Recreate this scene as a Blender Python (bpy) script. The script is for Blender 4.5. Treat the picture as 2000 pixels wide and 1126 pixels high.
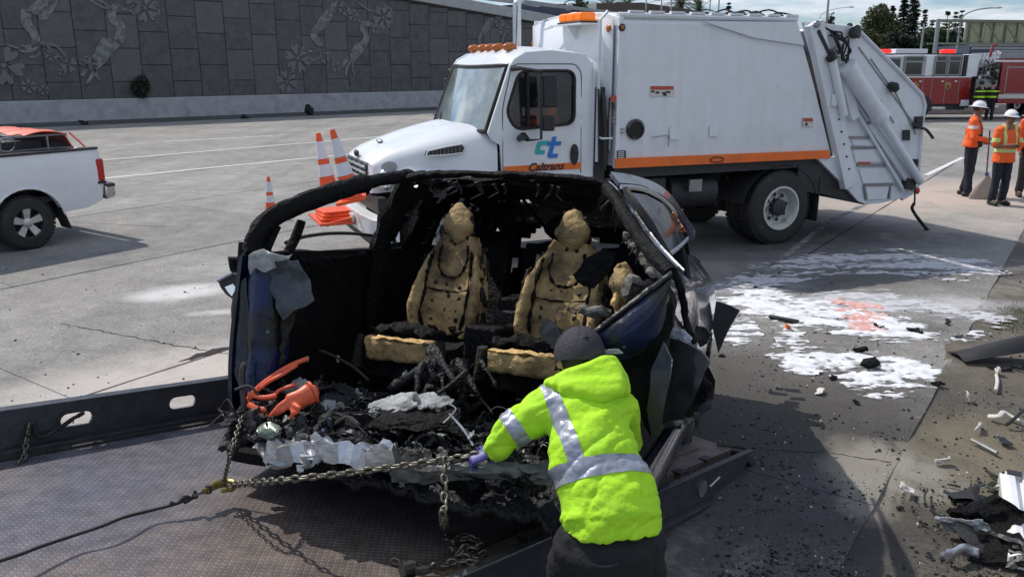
import bpy, bmesh, math, random
from mathutils import Vector, Matrix, noise, geometry
V = Vector
rad = math.radians
for o in list(bpy.data.objects): bpy.data.objects.remove(o)
SC = bpy.context.scene
COL = SC.collection

# ---------------------------------------------------------------- camera
FPX, PITCH, CH = 1620.0, rad(15.13), 2.5      # focal length in photo pixels, tilt, eye height
cam_d = bpy.data.cameras.new('camera'); cam = bpy.data.objects.new('camera', cam_d); COL.objects.link(cam)
cam.location = (0, 0, CH); cam.rotation_euler = (rad(90)-PITCH, 0, 0)
cam_d.sensor_width = 36; cam_d.lens = 36*FPX/2000; cam_d.clip_start = .05; cam_d.clip_end = 3000
SC.camera = cam

# ---------------------------------------------------------------- world, sun, exposure
SUN_EL, SUN_DIR = rad(50), V((-.80, .60))      # the sun stands beyond the wall, up and to the left
world = bpy.data.worlds.new('World'); SC.world = world; world.use_nodes = True
nt = world.node_tree; nt.nodes.clear()
def N(nt, typ, **kw):
    n = nt.nodes.new(typ)
    for k, v in kw.items():
        if k.startswith('i_'):
            n.inputs[k[2:].replace('_', ' ')].default_value = v
        else: setattr(n, k, v)
    return n
sky = N(nt, 'ShaderNodeTexSky', sky_type='NISHITA', sun_disc=False, sun_elevation=SUN_EL,
        sun_rotation=math.atan2(SUN_DIR.x, SUN_DIR.y), air_density=1.0, dust_density=.6, ozone_density=2.0)
bg = N(nt, 'ShaderNodeBackground'); bg.inputs['Strength'].default_value = .10
tc = N(nt, 'ShaderNodeTexCoord'); sep = N(nt, 'ShaderNodeSeparateXYZ'); nt.links.new(tc.outputs['Generated'], sep.inputs[0])
zz = N(nt, 'ShaderNodeMath', operation='MAXIMUM'); zz.inputs[1].default_value = 0; nt.links.new(sep.outputs['Z'], zz.inputs[0])
za = N(nt, 'ShaderNodeMath', operation='ADD'); za.inputs[1].default_value = .12; nt.links.new(zz.outputs[0], za.inputs[0])
cb = N(nt, 'ShaderNodeCombineXYZ')
for i, ax in enumerate('XY'):
    d = N(nt, 'ShaderNodeMath', operation='DIVIDE'); nt.links.new(sep.outputs[ax], d.inputs[0]); nt.links.new(za.outputs[0], d.inputs[1]); nt.links.new(d.outputs[0], cb.inputs[i])
cn = N(nt, 'ShaderNodeTexNoise'); cn.inputs['Scale'].default_value = .85; cn.inputs['Detail'].default_value = 9; cn.inputs['Roughness'].default_value = .58
nt.links.new(cb.outputs[0], cn.inputs['Vector'])
cr = N(nt, 'ShaderNodeMapRange'); cr.inputs[1].default_value = .44; cr.inputs[2].default_value = .60; nt.links.new(cn.outputs['Fac'], cr.inputs[0])
cn2 = N(nt, 'ShaderNodeTexNoise'); cn2.inputs['Scale'].default_value = 2.2; cn2.inputs['Detail'].default_value = 6
nt.links.new(cb.outputs[0], cn2.inputs['Vector'])
cc = N(nt, 'ShaderNodeMixRGB'); cc.inputs[1].default_value = (7.6, 8.2, 9.2, 1); cc.inputs[2].default_value = (10.5, 10.6, 10.8, 1); nt.links.new(cn2.outputs['Fac'], cc.inputs[0])
mx = N(nt, 'ShaderNodeMixRGB'); nt.links.new(cr.outputs[0], mx.inputs[0])
tn = N(nt, 'ShaderNodeMixRGB', blend_type='MULTIPLY'); tn.inputs[0].default_value = 1; tn.inputs[2].default_value = (.84, .98, 1.20, 1); nt.links.new(sky.outputs[0], tn.inputs[1]); nt.links.new(tn.outputs[0], mx.inputs[1]); nt.links.new(cc.outputs[0], mx.inputs[2])
nt.links.new(mx.outputs[0], bg.inputs['Color'])
wo = N(nt, 'ShaderNodeOutputWorld'); nt.links.new(bg.outputs[0], wo.inputs[0])
sd = bpy.data.lights.new('sun', 'SUN'); sd.energy = 3.6; sd.angle = rad(.5); sd.color = (1, .95, .87)
sun = bpy.data.objects.new('sun', sd); COL.objects.link(sun)
SUNV = V((SUN_DIR.x*math.cos(SUN_EL), SUN_DIR.y*math.cos(SUN_EL), math.sin(SUN_EL)))
sun.rotation_euler = SUNV.to_track_quat('Z', 'Y').to_euler(); sun.location = (0, 0, 30)
SC.view_settings.view_transform = 'Standard'; SC.view_settings.look = 'None'
SC.view_settings.exposure = 0; SC.view_settings.gamma = 1; SC.view_settings.use_curve_mapping = False

# ---------------------------------------------------------------- survey helpers: where the things of the photograph stand
cp, sp = math.cos(PITCH), math.sin(PITCH)
def ray(px, py):
    r = (px-1000)/FPX; u = (563-py)/FPX
    return V((r, cp+u*sp, -sp+u*cp))
def G(px, py, z=0.0):
    r = ray(px, py); t = (z-CH)/r.z; return V((r.x*t, r.y*t, z))
def DD(px, py, d): return V((0, 0, CH))+ray(px, py)*d
class Frame:
    def __init__(s, o, ex, ey, ez):
        s.o, s.ex, s.ey, s.ez = V(o), V(ex), V(ey), V(ez)
        s.M = Matrix(((s.ex.x, s.ey.x, s.ez.x, s.o.x), (s.ex.y, s.ey.y, s.ez.y, s.o.y), (s.ex.z, s.ey.z, s.ez.z, s.o.z), (0, 0, 0, 1)))
    def W(s, x, y, z): return s.o+s.ex*x+s.ey*y+s.ez*z
    def U(s, px, py, ax, v):          # a sight line met with a local plane
        r = ray(px, py); e = getattr(s, 'e'+ax); d = V((0, 0, CH))-s.o
        w = d+r*((v-d.dot(e))/r.dot(e))
        return V((w.dot(s.ex), w.dot(s.ey), w.dot(s.ez)))
def azframe(o, az):
    a = rad(az); return Frame(o, (math.sin(a), math.cos(a), 0), (-math.cos(a), math.sin(a), 0), (0, 0, 1))

# ---------------------------------------------------------------- materials
MT = {}
def mat(name, col, rough=.6, metal=0, col2=None, scale=6, thr=(.4, .65), var=.12, bump=0, bscale=40, coat=0, spec=.5, detail=6, world_tex=False, alpha=1, emit=None, trans=0, speck=None, streak=0):
    """principled surface: base colour, value mottling, an optional second colour in patches, fine relief"""
    m = bpy.data.materials.new(name); m.use_nodes = True; nt = m.node_tree; b = nt.nodes['Principled BSDF']
    b.inputs['Roughness'].default_value = rough; b.inputs['Metallic'].default_value = metal
    b.inputs['Specular IOR Level'].default_value = spec; b.inputs['Coat Weight'].default_value = coat
    b.inputs['Alpha'].default_value = alpha; b.inputs['Transmission Weight'].default_value = trans
    if world_tex: src = N(nt, 'ShaderNodeNewGeometry').outputs['Position']
    else: src = N(nt, 'ShaderNodeTexCoord').outputs['Object']
    L = nt.links.new
    n1 = N(nt, 'ShaderNodeTexNoise'); n1.inputs['Scale'].default_value = scale*1.7; n1.inputs['Detail'].default_value = detail; n1.inputs['Roughness'].default_value = .6; L(src, n1.inputs['Vector'])
    mr = N(nt, 'ShaderNodeMapRange'); mr.inputs[1].default_value = .25; mr.inputs[2].default_value = .75; mr.inputs[3].default_value = 1-var; mr.inputs[4].default_value = 1+var; L(n1.outputs['Fac'], mr.inputs[0])
    cur = None
    rgb = N(nt, 'ShaderNodeRGB'); rgb.outputs[0].default_value = (*col, 1); cur = rgb.outputs[0]
    if col2:
        n2 = N(nt, 'ShaderNodeTexNoise'); n2.inputs['Scale'].default_value = scale; n2.inputs['Detail'].default_value = detail+3; n2.inputs['Roughness'].default_value = .62; L(src, n2.inputs['Vector'])
        m2 = N(nt, 'ShaderNodeMapRange'); m2.inputs[1].default_value = thr[0]; m2.inputs[2].default_value = thr[1]; L(n2.outputs['Fac'], m2.inputs[0])
        mi = N(nt, 'ShaderNodeMixRGB'); L(m2.outputs[0], mi.inputs[0]); L(cur, mi.inputs[1]); mi.inputs[2].default_value = (*col2, 1); cur = mi.outputs[0]
    if speck:
        vo = N(nt, 'ShaderNodeTexVoronoi'); vo.inputs['Scale'].default_value = speck[1]; L(src, vo.inputs['Vector'])
        m3 = N(nt, 'ShaderNodeMapRange'); m3.inputs[1].default_value = speck[2]; m3.inputs[2].default_value = speck[2]+.06; m3.inputs[3].default_value = 1; m3.inputs[4].default_value = 0; L(vo.outputs['Distance'], m3.inputs[0])
        mi = N(nt, 'ShaderNodeMixRGB'); L(m3.outputs[0], mi.inputs[0]); L(cur, mi.inputs[1]); mi.inputs[2].default_value = (*speck[0], 1); cur = mi.outputs[0]
    if streak:      # grime run down by rain
        mp = N(nt, 'ShaderNodeMapping'); mp.inputs['Scale'].default_value = (9, 9, .55); L(src, mp.inputs['Vector'])
        n4 = N(nt, 'ShaderNodeTexNoise'); n4.inputs['Scale'].default_value = 1.0; n4.inputs['Detail'].default_value = 8; n4.inputs['Roughness'].default_value = .7; L(mp.outputs[0], n4.inputs['Vector'])
        m4 = N(nt, 'ShaderNodeMapRange'); m4.inputs[1].default_value = .52; m4.inputs[2].default_value = .78; m4.inputs[4].default_value = streak; L(n4.outputs['Fac'], m4.inputs[0])
        mi = N(nt, 'ShaderNodeMixRGB'); L(m4.outputs[0], mi.inputs[0]); L(cur, mi.inputs[1]); mi.inputs[2].default_value = (.30, .28, .24, 1); cur = mi.outputs[0]
    mu = N(nt, 'ShaderNodeMixRGB', blend_type='MULTIPLY'); mu.inputs[0].default_value = 1; L(cur, mu.inputs[1]); L(mr.outputs[0], mu.inputs[2])
    L(mu.outputs[0], b.inputs['Base Color'])
    rr = N(nt, 'ShaderNodeMapRange'); rr.inputs[1].default_value = .3; rr.inputs[2].default_value = .7; rr.inputs[3].default_value = max(0, rough-.08); rr.inputs[4].default_value = min(1, rough+.1); L(n1.outputs['Fac'], rr.inputs[0]); L(rr.outputs[0], b.inputs['Roughness'])
    if bump:
        n3 = N(nt, 'ShaderNodeTexNoise'); n3.inputs['Scale'].default_value = bscale; n3.inputs['Detail'].default_value = 5; L(src, n3.inputs['Vector'])
        bp = N(nt, 'ShaderNodeBump'); bp.inputs['Strength'].default_value = min(1, bump); bp.inputs['Distance'].default_value = .02; L(n3.outputs['Fac'], bp.inputs['Height']); L(bp.outputs[0], b.inputs['Normal'])
    if emit:
        b.inputs['Emission Color'].default_value = (*emit[0], 1); b.inputs['Emission Strength'].default_value = emit[1]
    MT[name] = m; return m

mat('white_paint', (.74, .76, .78), .32, coat=.3, var=.05, scale=1.2, col2=(.60, .60, .58), thr=(.52, .85))
mat('white_old', (.72, .74, .765), .45, var=.05, scale=1.8, col2=(.58, .57, .54), thr=(.56, .85), streak=.22, bump=.25, bscale=2.2)
mat('orange_paint', (.80, .16, .02), .45, var=.12, scale=3, col2=(.55, .12, .03), thr=(.55, .8))
mat('black_plastic', (.018, .018, .02), .5, var=.3)
mat('black_rubber', (.022, .021, .02), .75, var=.3, scale=8, col2=(.07, .065, .06), thr=(.55, .75), bump=.3)
mat('dark_metal', (.035, .036, .038), .55, .3, var=.3, scale=8, col2=(.09, .07, .055), thr=(.55, .75), bump=.2)
mat('grey_metal', (.30, .30, .30), .4, .8, var=.2)
mat('chrome', (.75, .75, .76), .15, 1, var=.08)
mat('silver', (.58, .59, .60), .32, .9, var=.15, scale=9, bump=.25, bscale=30)
mat('wheel_white', (.55, .55, .52), .5, var=.15, scale=8, col2=(.16, .13, .10), thr=(.55, .75))
mat('glass_dark', (.02, .025, .03), .06, coat=.6, var=.05, alpha=.38)
mat('glass_black', (.012, .015, .018), .08, coat=.5, var=.05)
mat('windshield_glass', (.20, .26, .27), .05, coat=1, var=.5, scale=1.6, alpha=.86, col2=(.42, .46, .42), thr=(.45, .62), spec=.9)  # pale greenish patches paint the reflected sky into the glass colour
mat('amber', (.85, .18, .01), .3, emit=((1, .22, .02), .35), var=.15, scale=30)
mat('amber_dull', (.45, .13, .02), .35, var=.15, scale=30)
mat('red_lens', (.45, .02, .015), .25, var=.15, scale=30)
mat('red_lit', (.6, .02, .02), .3, emit=((1, .03, .02), .9))
mat('engine_red', (.26, .014, .016), .28, coat=.5, var=.1)
mat('teal', (.03, .42, .42), .4, var=.05)
mat('logo_blue', (.02, .18, .55), .4, var=.05)
mat('ink', (.015, .015, .02), .5, var=.05)
mat('label_white', (.6, .58, .52), .6, var=.15, scale=20)
mat('label_red', (.45, .07, .05), .6, var=.15, scale=20)
mat('cone_orange', (.85, .10, .015), .45, var=.12, scale=12, col2=(.55, .08, .02), thr=(.58, .8))
mat('cone_white', (.70, .70, .74), .4, var=.1, scale=14)
mat('wall_panel', (.105, .102, .105), .85, var=.22, scale=2.2, bump=.6, bscale=14, col2=(.082, .08, .083), thr=(.4, .6), world_tex=True)
mat('wall_panel_b', (.113, .110, .113), .85, var=.22, scale=2.2, bump=.6, bscale=14, world_tex=True)
mat('wall_back', (.05, .05, .05), .9)
mat('wall_relief', (.22, .225, .23), .8, var=.3, scale=4, bump=.5, bscale=18, col2=(.125, .125, .127), thr=(.40, .58), world_tex=True)
mat('wall_relief_dim', (.15, .152, .155), .8, var=.25, scale=5, bump=.5, bscale=18, world_tex=True)
mat('barrier', (.33, .34, .35), .8, var=.18, scale=1.6, bump=.3, bscale=20, col2=(.22, .225, .23), thr=(.5, .75), world_tex=True)
mat('coping', (.36, .37, .37), .8, var=.15, scale=1.5, world_tex=True)
mat('line_white', (.68, .68, .66), .7, var=.15, scale=6, col2=(.38, .37, .35), thr=(.56, .72), world_tex=True)
mat('line_worn', (.33, .325, .315), .8, var=.2, scale=5, col2=(.12, .118, .115), thr=(.38, .52), world_tex=True)
mat('crack', (.02, .019, .018), .95, var=.3)
mat('leaf', (.045, .075, .022), .6, var=.5, scale=1.5)
mat('leaf_dark', (.018, .032, .018), .6, var=.5, scale=1.2)
mat('leaf_olive', (.075, .085, .03), .6, var=.5, scale=1.2)
mat('palm_leaf', (.07, .085, .03), .5, var=.4, scale=2)
mat('bark', (.09, .07, .05), .9, var=.3, bump=.6, bscale=10)
mat('gantry_steel', (.20, .215, .17), .6, .3, var=.2, scale=1)
mat('sign_back', (.42, .40, .26), .6, var=.15, scale=1.5)
mat('pole_grey', (.30, .31, .32), .5, .5)
mat('roof_brown', (.10, .075, .065), .8, var=.2)
mat('dark_blue_struct', (.05, .065, .095), .7, var=.2, scale=1)
# charred and burnt surfaces
mat('char', (.004, .004, .0045), .74, var=.5, scale=9, col2=(.014, .013, .012), thr=(.58, .76), bump=1, bscale=38, spec=.22)
mat('char_fluff', (.006, .006, .007), .5, var=.6, scale=14, col2=(.035, .034, .036), thr=(.62, .8), bump=1, bscale=70, spec=.5)
mat('char_brown', (.016, .011, .007), .8, var=.5, scale=12, col2=(.10, .05, .02), thr=(.62, .78), bump=1, bscale=40)
mat('ash', (.22, .20, .18), .85, var=.35, scale=10, col2=(.04, .035, .03), thr=(.46, .62), bump=1, bscale=30)
mat('burnt_blue', (.004, .008, .026), .3, .1, coat=.4, var=.25, scale=4, col2=(.006, .006, .008), thr=(.46, .62), bump=.15, bscale=20, spec=.35)
mat('burnt_panel', (.018, .018, .019), .28, .1, coat=.35, var=.35, scale=4, col2=(.045, .043, .041), thr=(.56, .74), bump=.06, bscale=14, spec=.4)
mat('scorched_blue', (.085, .10, .135), .2, .35, coat=.6, var=.3, scale=3.0, col2=(.05, .047, .046), thr=(.48, .60), bump=.05, bscale=6)
mat('door_blue', (.005, .015, .065), .33, .15, coat=.15, spec=.35, var=.45, scale=4.5, col2=(.006, .007, .010), thr=(.44, .58), bump=.3, bscale=18, speck=((.14, .16, .19), 9, .035))
mat('soot_steel', (.055, .053, .052), .42, .5, var=.4, scale=9, col2=(.02, .019, .018), thr=(.45, .62), bump=.5, bscale=26)
mat('foam', (.42, .295, .13), .85, var=.36, scale=5, col2=(.10, .068, .038), thr=(.46, .66), bump=.8, bscale=34, speck=((.05, .032, .018), 19, .07))
mat('foam_bright', (.62, .42, .17), .8, var=.25, scale=12, col2=(.34, .20, .07), thr=(.5, .7), bump=.8, bscale=30)
mat('orange_rubber', (.72, .12, .045), .42, var=.2, scale=9, col2=(.40, .07, .03), thr=(.56, .76), bump=.15, bscale=30)
mat('plastic_melt', (.055, .065, .075), .3, var=.4, scale=8, col2=(.03, .035, .045), thr=(.42, .6), bump=.5, bscale=16)
mat('pale_sheet', (.30, .31, .31), .5, var=.35, scale=9, col2=(.06, .06, .06), thr=(.50, .66), bump=.7, bscale=24)
mat('green_glass', (.16, .20, .16), .25, var=.2, scale=9, alpha=.8)
mat('sooty_glass', (.05, .055, .065), .1, coat=.5, var=.5, scale=5, alpha=.78, col2=(.02, .015, .012), thr=(.5, .65))
mat('grey_green', (.15, .16, .145), .5, .3, var=.3, scale=7, col2=(.05, .05, .048), thr=(.5, .7), bump=.4, bscale=20)
# tow deck
mat('deck_rail', (.065, .069, .078), .42, .5, var=.3, scale=7, col2=(.12, .12, .12), thr=(.62, .8), bump=.2)
mat('chain_metal', (.17, .16, .13), .42, .8, var=.3, scale=40, col2=(.07, .05, .03), thr=(.5, .7))
mat('hook_yellow', (.30, .27, .06), .4, .5, var=.3, scale=30, col2=(.08, .07, .04), thr=(.5, .7))
mat('rope', (.03, .028, .027), .7, .2, var=.3, scale=60)
mat('wood', (.16, .12, .085), .85, var=.4, scale=14, col2=(.06, .045, .035), thr=(.45, .65), bump=.6, bscale=30)
mat('bare_steel', (.38, .38, .38), .35, .8, var=.3, scale=20)
# people
mat('skin', (.42, .22, .14), .5, var=.08, scale=10)
mat('skin_dark', (.22, .11, .065), .5, var=.08, scale=10)
mat('hair', (.012, .010, .009), .6, var=.3)
mat('hivis_green', (.44, .80, .02), .8, var=.07, scale=5, bump=.3, bscale=45, col2=(.34, .66, .02), thr=(.5, .75))
mat('tape', (.34, .36, .42), .38, .35, var=.14, scale=18, bump=.3, bscale=30)
mat('hivis_orange', (.92, .13, .02), .75, var=.08, scale=5, bump=.3, bscale=40)
mat('tape_yellow', (.62, .68, .22), .5, var=.12, scale=18)
mat('tape_pale', (.62, .58, .58), .5, var=.12, scale=18)
mat('navy_cloth', (.012, .015, .028), .85, var=.25, scale=6, bump=.4, bscale=40)
mat('black_cloth', (.010, .010, .012), .85, var=.25, scale=6, bump=.4, bscale=40)
mat('cap_cloth', (.034, .031, .040), .8, var=.2, scale=20, bump=.4, bscale=120)
mat('boot', (.018, .016, .014), .6, var=.2)
mat('helmet_white', (.80, .80, .80), .3, coat=.4, var=.03)
mat('glove_violet', (.07, .06, .25), .45, var=.2, scale=20)
mat('leather_glove', (.16, .11, .07), .8, var=.2)
mat('straw', (.34, .29, .25), .9, var=.3, scale=20)
mat('debris_black', (.014, .014, .015), .45, var=.3, bump=.3)
mat('rust_soil', (.13, .10, .07), .95, var=.4)

def foam_mat(name, col, col2):
    m = bpy.data.materials.new(name); m.use_nodes = True; nt = m.node_tree; b = nt.nodes['Principled BSDF']; L = nt.links.new
    at = N(nt, 'ShaderNodeAttribute', attribute_name='cover'); pos = N(nt, 'ShaderNodeNewGeometry').outputs['Position']
    n1 = N(nt, 'ShaderNodeTexNoise'); n1.inputs['Scale'].default_value = 16; n1.inputs['Detail'].default_value = 9; n1.inputs['Roughness'].default_value = .75; L(pos, n1.inputs['Vector'])
    a = N(nt, 'ShaderNodeMath', operation='MULTIPLY_ADD'); L(n1.outputs['Fac'], a.inputs[0]); a.inputs[1].default_value = 1.5; L(at.outputs['Fac'], a.inputs[2])
    r = N(nt, 'ShaderNodeMapRange', interpolation_type='SMOOTHSTEP'); r.inputs[1].default_value = .55; r.inputs[2].default_value = 1.25; L(a.outputs[0], r.inputs[0]); L(r.outputs[0], b.inputs['Alpha'])
    n2 = N(nt, 'ShaderNodeTexNoise'); n2.inputs['Scale'].default_value = 7; n2.inputs['Detail'].default_value = 8; L(pos, n2.inputs['Vector'])
    r2 = N(nt, 'ShaderNodeMapRange'); r2.inputs[1].default_value = .45; r2.inputs[2].default_value = .70; L(n2.outputs['Fac'], r2.inputs[0])
    c = N(nt, 'ShaderNodeMixRGB'); L(r2.outputs[0], c.inputs[0]); c.inputs[1].default_value = (*col, 1); c.inputs[2].default_value = (*col2, 1); L(c.outputs[0], b.inputs['Base Color']); b.inputs['Roughness'].default_value = .7
    bp = N(nt, 'ShaderNodeBump'); bp.inputs['Strength'].default_value = .8; bp.inputs['Distance'].default_value = .02; L(n1.outputs['Fac'], bp.inputs['Height']); L(bp.outputs[0], b.inputs['Normal']); MT[name] = m
foam_mat('foam_white', (.84, .85, .87), (.60, .60, .62)); foam_mat('foam_pink', (.74, .40, .36), (.70, .56, .54)); foam_mat('foam_film', (.58, .58, .60), (.40, .40, .42))
def roundpoly(pts, r=.05, n=4):
    out = []; m = len(pts)
    for i in range(m):
        p, a, b = V((*pts[i], 0)), V((*pts[i-1], 0)), V((*pts[(i+1) % m], 0)); u = (a-p); w = (b-p); k = min(r, u.length*.45, w.length*.45); u = u.normalized()*k; w = w.normalized()*k
        for j in range(n+1):
            t = j/n; q = (p+u)*(1-t)**2+p*2*t*(1-t)+(p+w)*t*t; out.append((q.x, q.y))
    return out

# ---------------------------------------------------------------- mesh builder
class MB:
    def __init__(s): s.v = []; s.f = []; s.m = []; s.cm = 0
    def add(s, vs, fs):
        b = len(s.v); s.v += [tuple(v) for v in vs]; s.f += [tuple(i+b for i in f) for f in fs]; s.m += [s.cm]*len(fs); return s
    def box(s, x0, x1, y0, y1, z0, z1):
        return s.add([(x0, y0, z0), (x1, y0, z0), (x1, y1, z0), (x0, y1, z0), (x0, y0, z1), (x1, y0, z1), (x1, y1, z1), (x0, y1, z1)],
                     [(0, 3, 2, 1), (4, 5, 6, 7), (0, 1, 5, 4), (1, 2, 6, 5), (2, 3, 7, 6), (3, 0, 4, 7)])
    def obox(s, c, ax, ay, az):      # centre and three half-axis vectors
        c, ax, ay, az = V(c), V(ax), V(ay), V(az); vs = []
        for k in (-1, 1):
            for i, j in ((-1, -1), (1, -1), (1, 1), (-1, 1)): vs.append(c+ax*i+ay*j+az*k)
        return s.add(vs, [(0, 3, 2, 1), (4, 5, 6, 7), (0, 1, 5, 4), (1, 2, 6, 5), (2, 3, 7, 6), (3, 0, 4, 7)])
    def bar(s, a, b, w, h, up=(0, 0, 1)):
        a, b = V(a), V(b); d = (b-a); sd_ = d.cross(V(up))
        if sd_.length < 1e-5: sd_ = d.cross(V((1, 0, 0)))
        sd_.normalize(); u = sd_.cross(d).normalized()
        return s.obox((a+b)/2, d/2, sd_*w/2, u*h/2)
    def rings(s, rs, cap=True, closed=False):
        n = len(rs[0]); vs = [p for r in rs for p in r]; fs = []
        m = len(rs)
        for i in range(m if closed else m-1):
            j = (i+1) % m
            for k in range(n): fs.append((i*n+k, i*n+(k+1) % n, j*n+(k+1) % n, j*n+k))
        if cap and not closed: fs.append(tuple(range(n-1, -1, -1))); fs.append(tuple((m-1)*n+k for k in range(n)))
        return s.add(vs, fs)
    def tube(s, pts, r, n=8, closed=False, flat=1.0, ref=None, cap=True):
        """r: one radius or one per point; flat: second axis / first axis"""
        pts = [V(p) for p in pts]; m = len(pts); rs = []; prev = None
        for i, p in enumerate(pts):
            if closed: d = pts[(i+1) % m]-pts[i-1]
            else: d = pts[min(i+1, m-1)]-pts[max(i-1, 0)]
            d.normalize()
            if ref is not None: a = V(ref)-d*V(ref).dot(d)
            elif prev is None: a = d.orthogonal()
            else: a = prev-d*prev.dot(d)
            if a.length < 1e-6: a = d.orthogonal()
            a.normalize(); prev = a; b = d.cross(a)
            ri = r[i] if isinstance(r, (list, tuple)) else r
            ra, rb = ri if isinstance(ri, (list, tuple)) else (ri, ri*flat)
            rs.append([p+a*(ra*math.cos(2*math.pi*k/n))+b*(rb*math.sin(2*math.pi*k/n)) for k in range(n)])
        return s.rings(rs, cap, closed)
    def limb(s, pts, r, n=14, ref=None, flat=1.0):     # tube with rounded ends, for bodies
        pts = [V(p) for p in pts]; s.tube(pts, r, n, flat=flat, ref=ref)
        for p, q in ((pts[0], r[0]), (pts[-1], r[-1])):
            ra = min(q) if isinstance(q, (list, tuple)) else q*min(1, flat)
            s.ball(p, (ra*.99,)*3, 8, 6)
        return s
    def ball(s, c, r, n=12, m=8, R=None):
        c = V(c); vs = []; fs = []
        for i in range(1, m):
            t = math.pi*i/m
            for k in range(n):
                a = 2*math.pi*k/n; p = V((r[0]*math.sin(t)*math.cos(a), r[1]*math.sin(t)*math.sin(a), r[2]*math.cos(t)))
                vs.append(c+(R @ p if R else p))
        a_ = V((0, 0, r[2])); vs.append(c+(R @ a_ if R else a_)); vs.append(c-(R @ a_ if R else a_)); T, B = len(vs)-2, len(vs)-1
        for k in range(n):
            fs.append((T, k, (k+1) % n)); fs.append((B, (m-2)*n+(k+1) % n, (m-2)*n+k))
            for i in range(m-2): fs.append((i*n+k, (i+1)*n+k, (i+1)*n+(k+1) % n, i*n+(k+1) % n))
        return s.add(vs, fs)
    def lathe(s, prof, c=(0, 0, 0), axis=(0, 0, 1), n=24, cap=True):
        c = V(c); a = V(axis).normalized(); u = a.orthogonal().normalized(); w = a.cross(u)
        return s.rings([[c+a*h+u*(r*math.cos(2*math.pi*k/n))+w*(r*math.sin(2*math.pi*k/n)) for k in range(n)] for r, h in prof], cap)
    def prism(s, loops, fn, a, b):
        """loops: outer polygon then holes, as 2-d points; fn(u, v, t) -> point; thick from t=a to t=b"""
        if not isinstance(loops[0][0], (tuple, list, Vector)): loops = [loops]
        tri = geometry.tessellate_polygon([[V((p[0], p[1], 0)) for p in l] for l in loops])
        flat = [p for l in loops for p in l]; n = len(flat)
        vs = [fn(p[0], p[1], a) for p in flat]+[fn(p[0], p[1], b) for p in flat]; fs = []
        for t in tri: fs.append(tuple(t)); fs.append(tuple(i+n for i in reversed(t)))
        o = 0
        for l in loops:
            k = len(l)
            for i in range(k): fs.append((o+i, o+(i+1) % k, o+(i+1) % k+n, o+i+n))
            o += k
        return s.add(vs, fs)
    def grid(s, fn, nu, nv, skip=None):
        vs = [fn(i/nu, j/nv) for i in range(nu+1) for j in range(nv+1)]; fs = []
        for i in range(nu):
            for j in range(nv):
                if skip and skip((i+.5)/nu, (j+.5)/nv): continue
                a = i*(nv+1)+j; fs.append((a, a+nv+1, a+nv+2, a+1))
        return s.add(vs, fs)
    def sheet(s, fn, nu, nv, th, skip=None):       # a grid with thickness
        k = len(s.v); fc = len(s.f); s.grid(fn, nu, nv, skip)
        me = bpy.data.meshes.new('t'); me.from_pydata(s.v[k:], [], [tuple(i-k for i in f) for f in s.f[fc:]])
        bm = bmesh.new(); bm.from_mesh(me); bmesh.ops.delete(bm, geom=[v for v in bm.verts if not v.link_faces], context='VERTS')
        bm.normal_update(); bm.verts.index_update(); n = len(bm.verts)
        vs = [v.co.copy() for v in bm.verts]+[v.co-v.normal*th for v in bm.verts]
        fs = [tuple(v.index for v in f.verts) for f in bm.faces]+[tuple(v.index+n for v in reversed(f.verts)) for f in bm.faces]
        for e in bm.edges:
            if len(e.link_faces) == 1:
                lp = e.link_loops[0]; i, j = lp.vert.index, lp.link_loop_next.vert.index; fs.append((j, i, i+n, j+n))
        s.v = s.v[:k]; s.f = s.f[:fc]; s.m = s.m[:fc]; s.add(vs, fs); bm.free(); bpy.data.meshes.remove(me); return s
    def noise_disp(s, amp, freq, seed=0, oct=1):
        o = V((seed*7.3, seed*3.1, seed*5.7)); out = []
        for p in s.v:
            q = V(p); d = V((0, 0, 0)); a = amp; f = freq
            for k in range(oct): d += noise.noise_vector(q*f+o)*a; a *= .5; f *= 2.1
            out.append(tuple(q+d))
        s.v = out; return s
    def mesh(s, name, ms, sharp=35, fix=True):
        me = bpy.data.meshes.new(name); me.from_pydata(s.v, [], s.f)
        if not isinstance(ms, (list, tuple)): ms = [ms]
        for m in ms: me.materials.append(MT[m] if isinstance(m, str) else m)
        if len(ms) > 1: me.polygons.foreach_set('material_index', s.m)
        bm = bmesh.new(); bm.from_mesh(me)
        if fix: bmesh.ops.recalc_face_normals(bm, faces=bm.faces[:])
        t = rad(sharp)
        for e in bm.edges:
            if len(e.link_faces) != 2 or e.calc_face_angle(0) > t: e.smooth = False
        for f in bm.faces: f.smooth = True
        bm.to_mesh(me); bm.free(); me.validate(); return me
    def build(s, name, ms, parent=None, bevel=0, sharp=35, fix=True, **props):
        o = bpy.data.objects.new(name, s.mesh(name, ms, sharp, fix)); COL.objects.link(o)
        if parent is not None: o.parent = parent
        if bevel:
            b = o.modifiers.new('bevel', 'BEVEL'); b.width = bevel; b.segments = 2; b.limit_method = 'ANGLE'; b.angle_limit = rad(40)
        for k, v in props.items(): o[k] = v
        return o
def tag(o, label, cat, group=None):
    o['label'] = label; o['category'] = cat
    if group: o['group'] = group
    return o
def thing(name, label, cat, frame=None, loc=None, rz=0, group=None):
    o = bpy.data.objects.new(name, None); COL.objects.link(o); o.empty_display_size = .2
    if isinstance(frame, Frame): o.matrix_world = frame.M
    elif isinstance(frame, Matrix): o.matrix_world = frame
    elif loc is not None: o.location = loc; o.rotation_euler = (0, 0, rz)
    return tag(o, label, cat, group)
def copy_tree(o, parent=None):
    c = o.copy(); COL.objects.link(c)
    if parent is not None: c.parent = parent; c.matrix_parent_inverse = o.matrix_parent_inverse.copy()
    for ch in list(o.children): copy_tree(ch, c)
    return c
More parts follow.
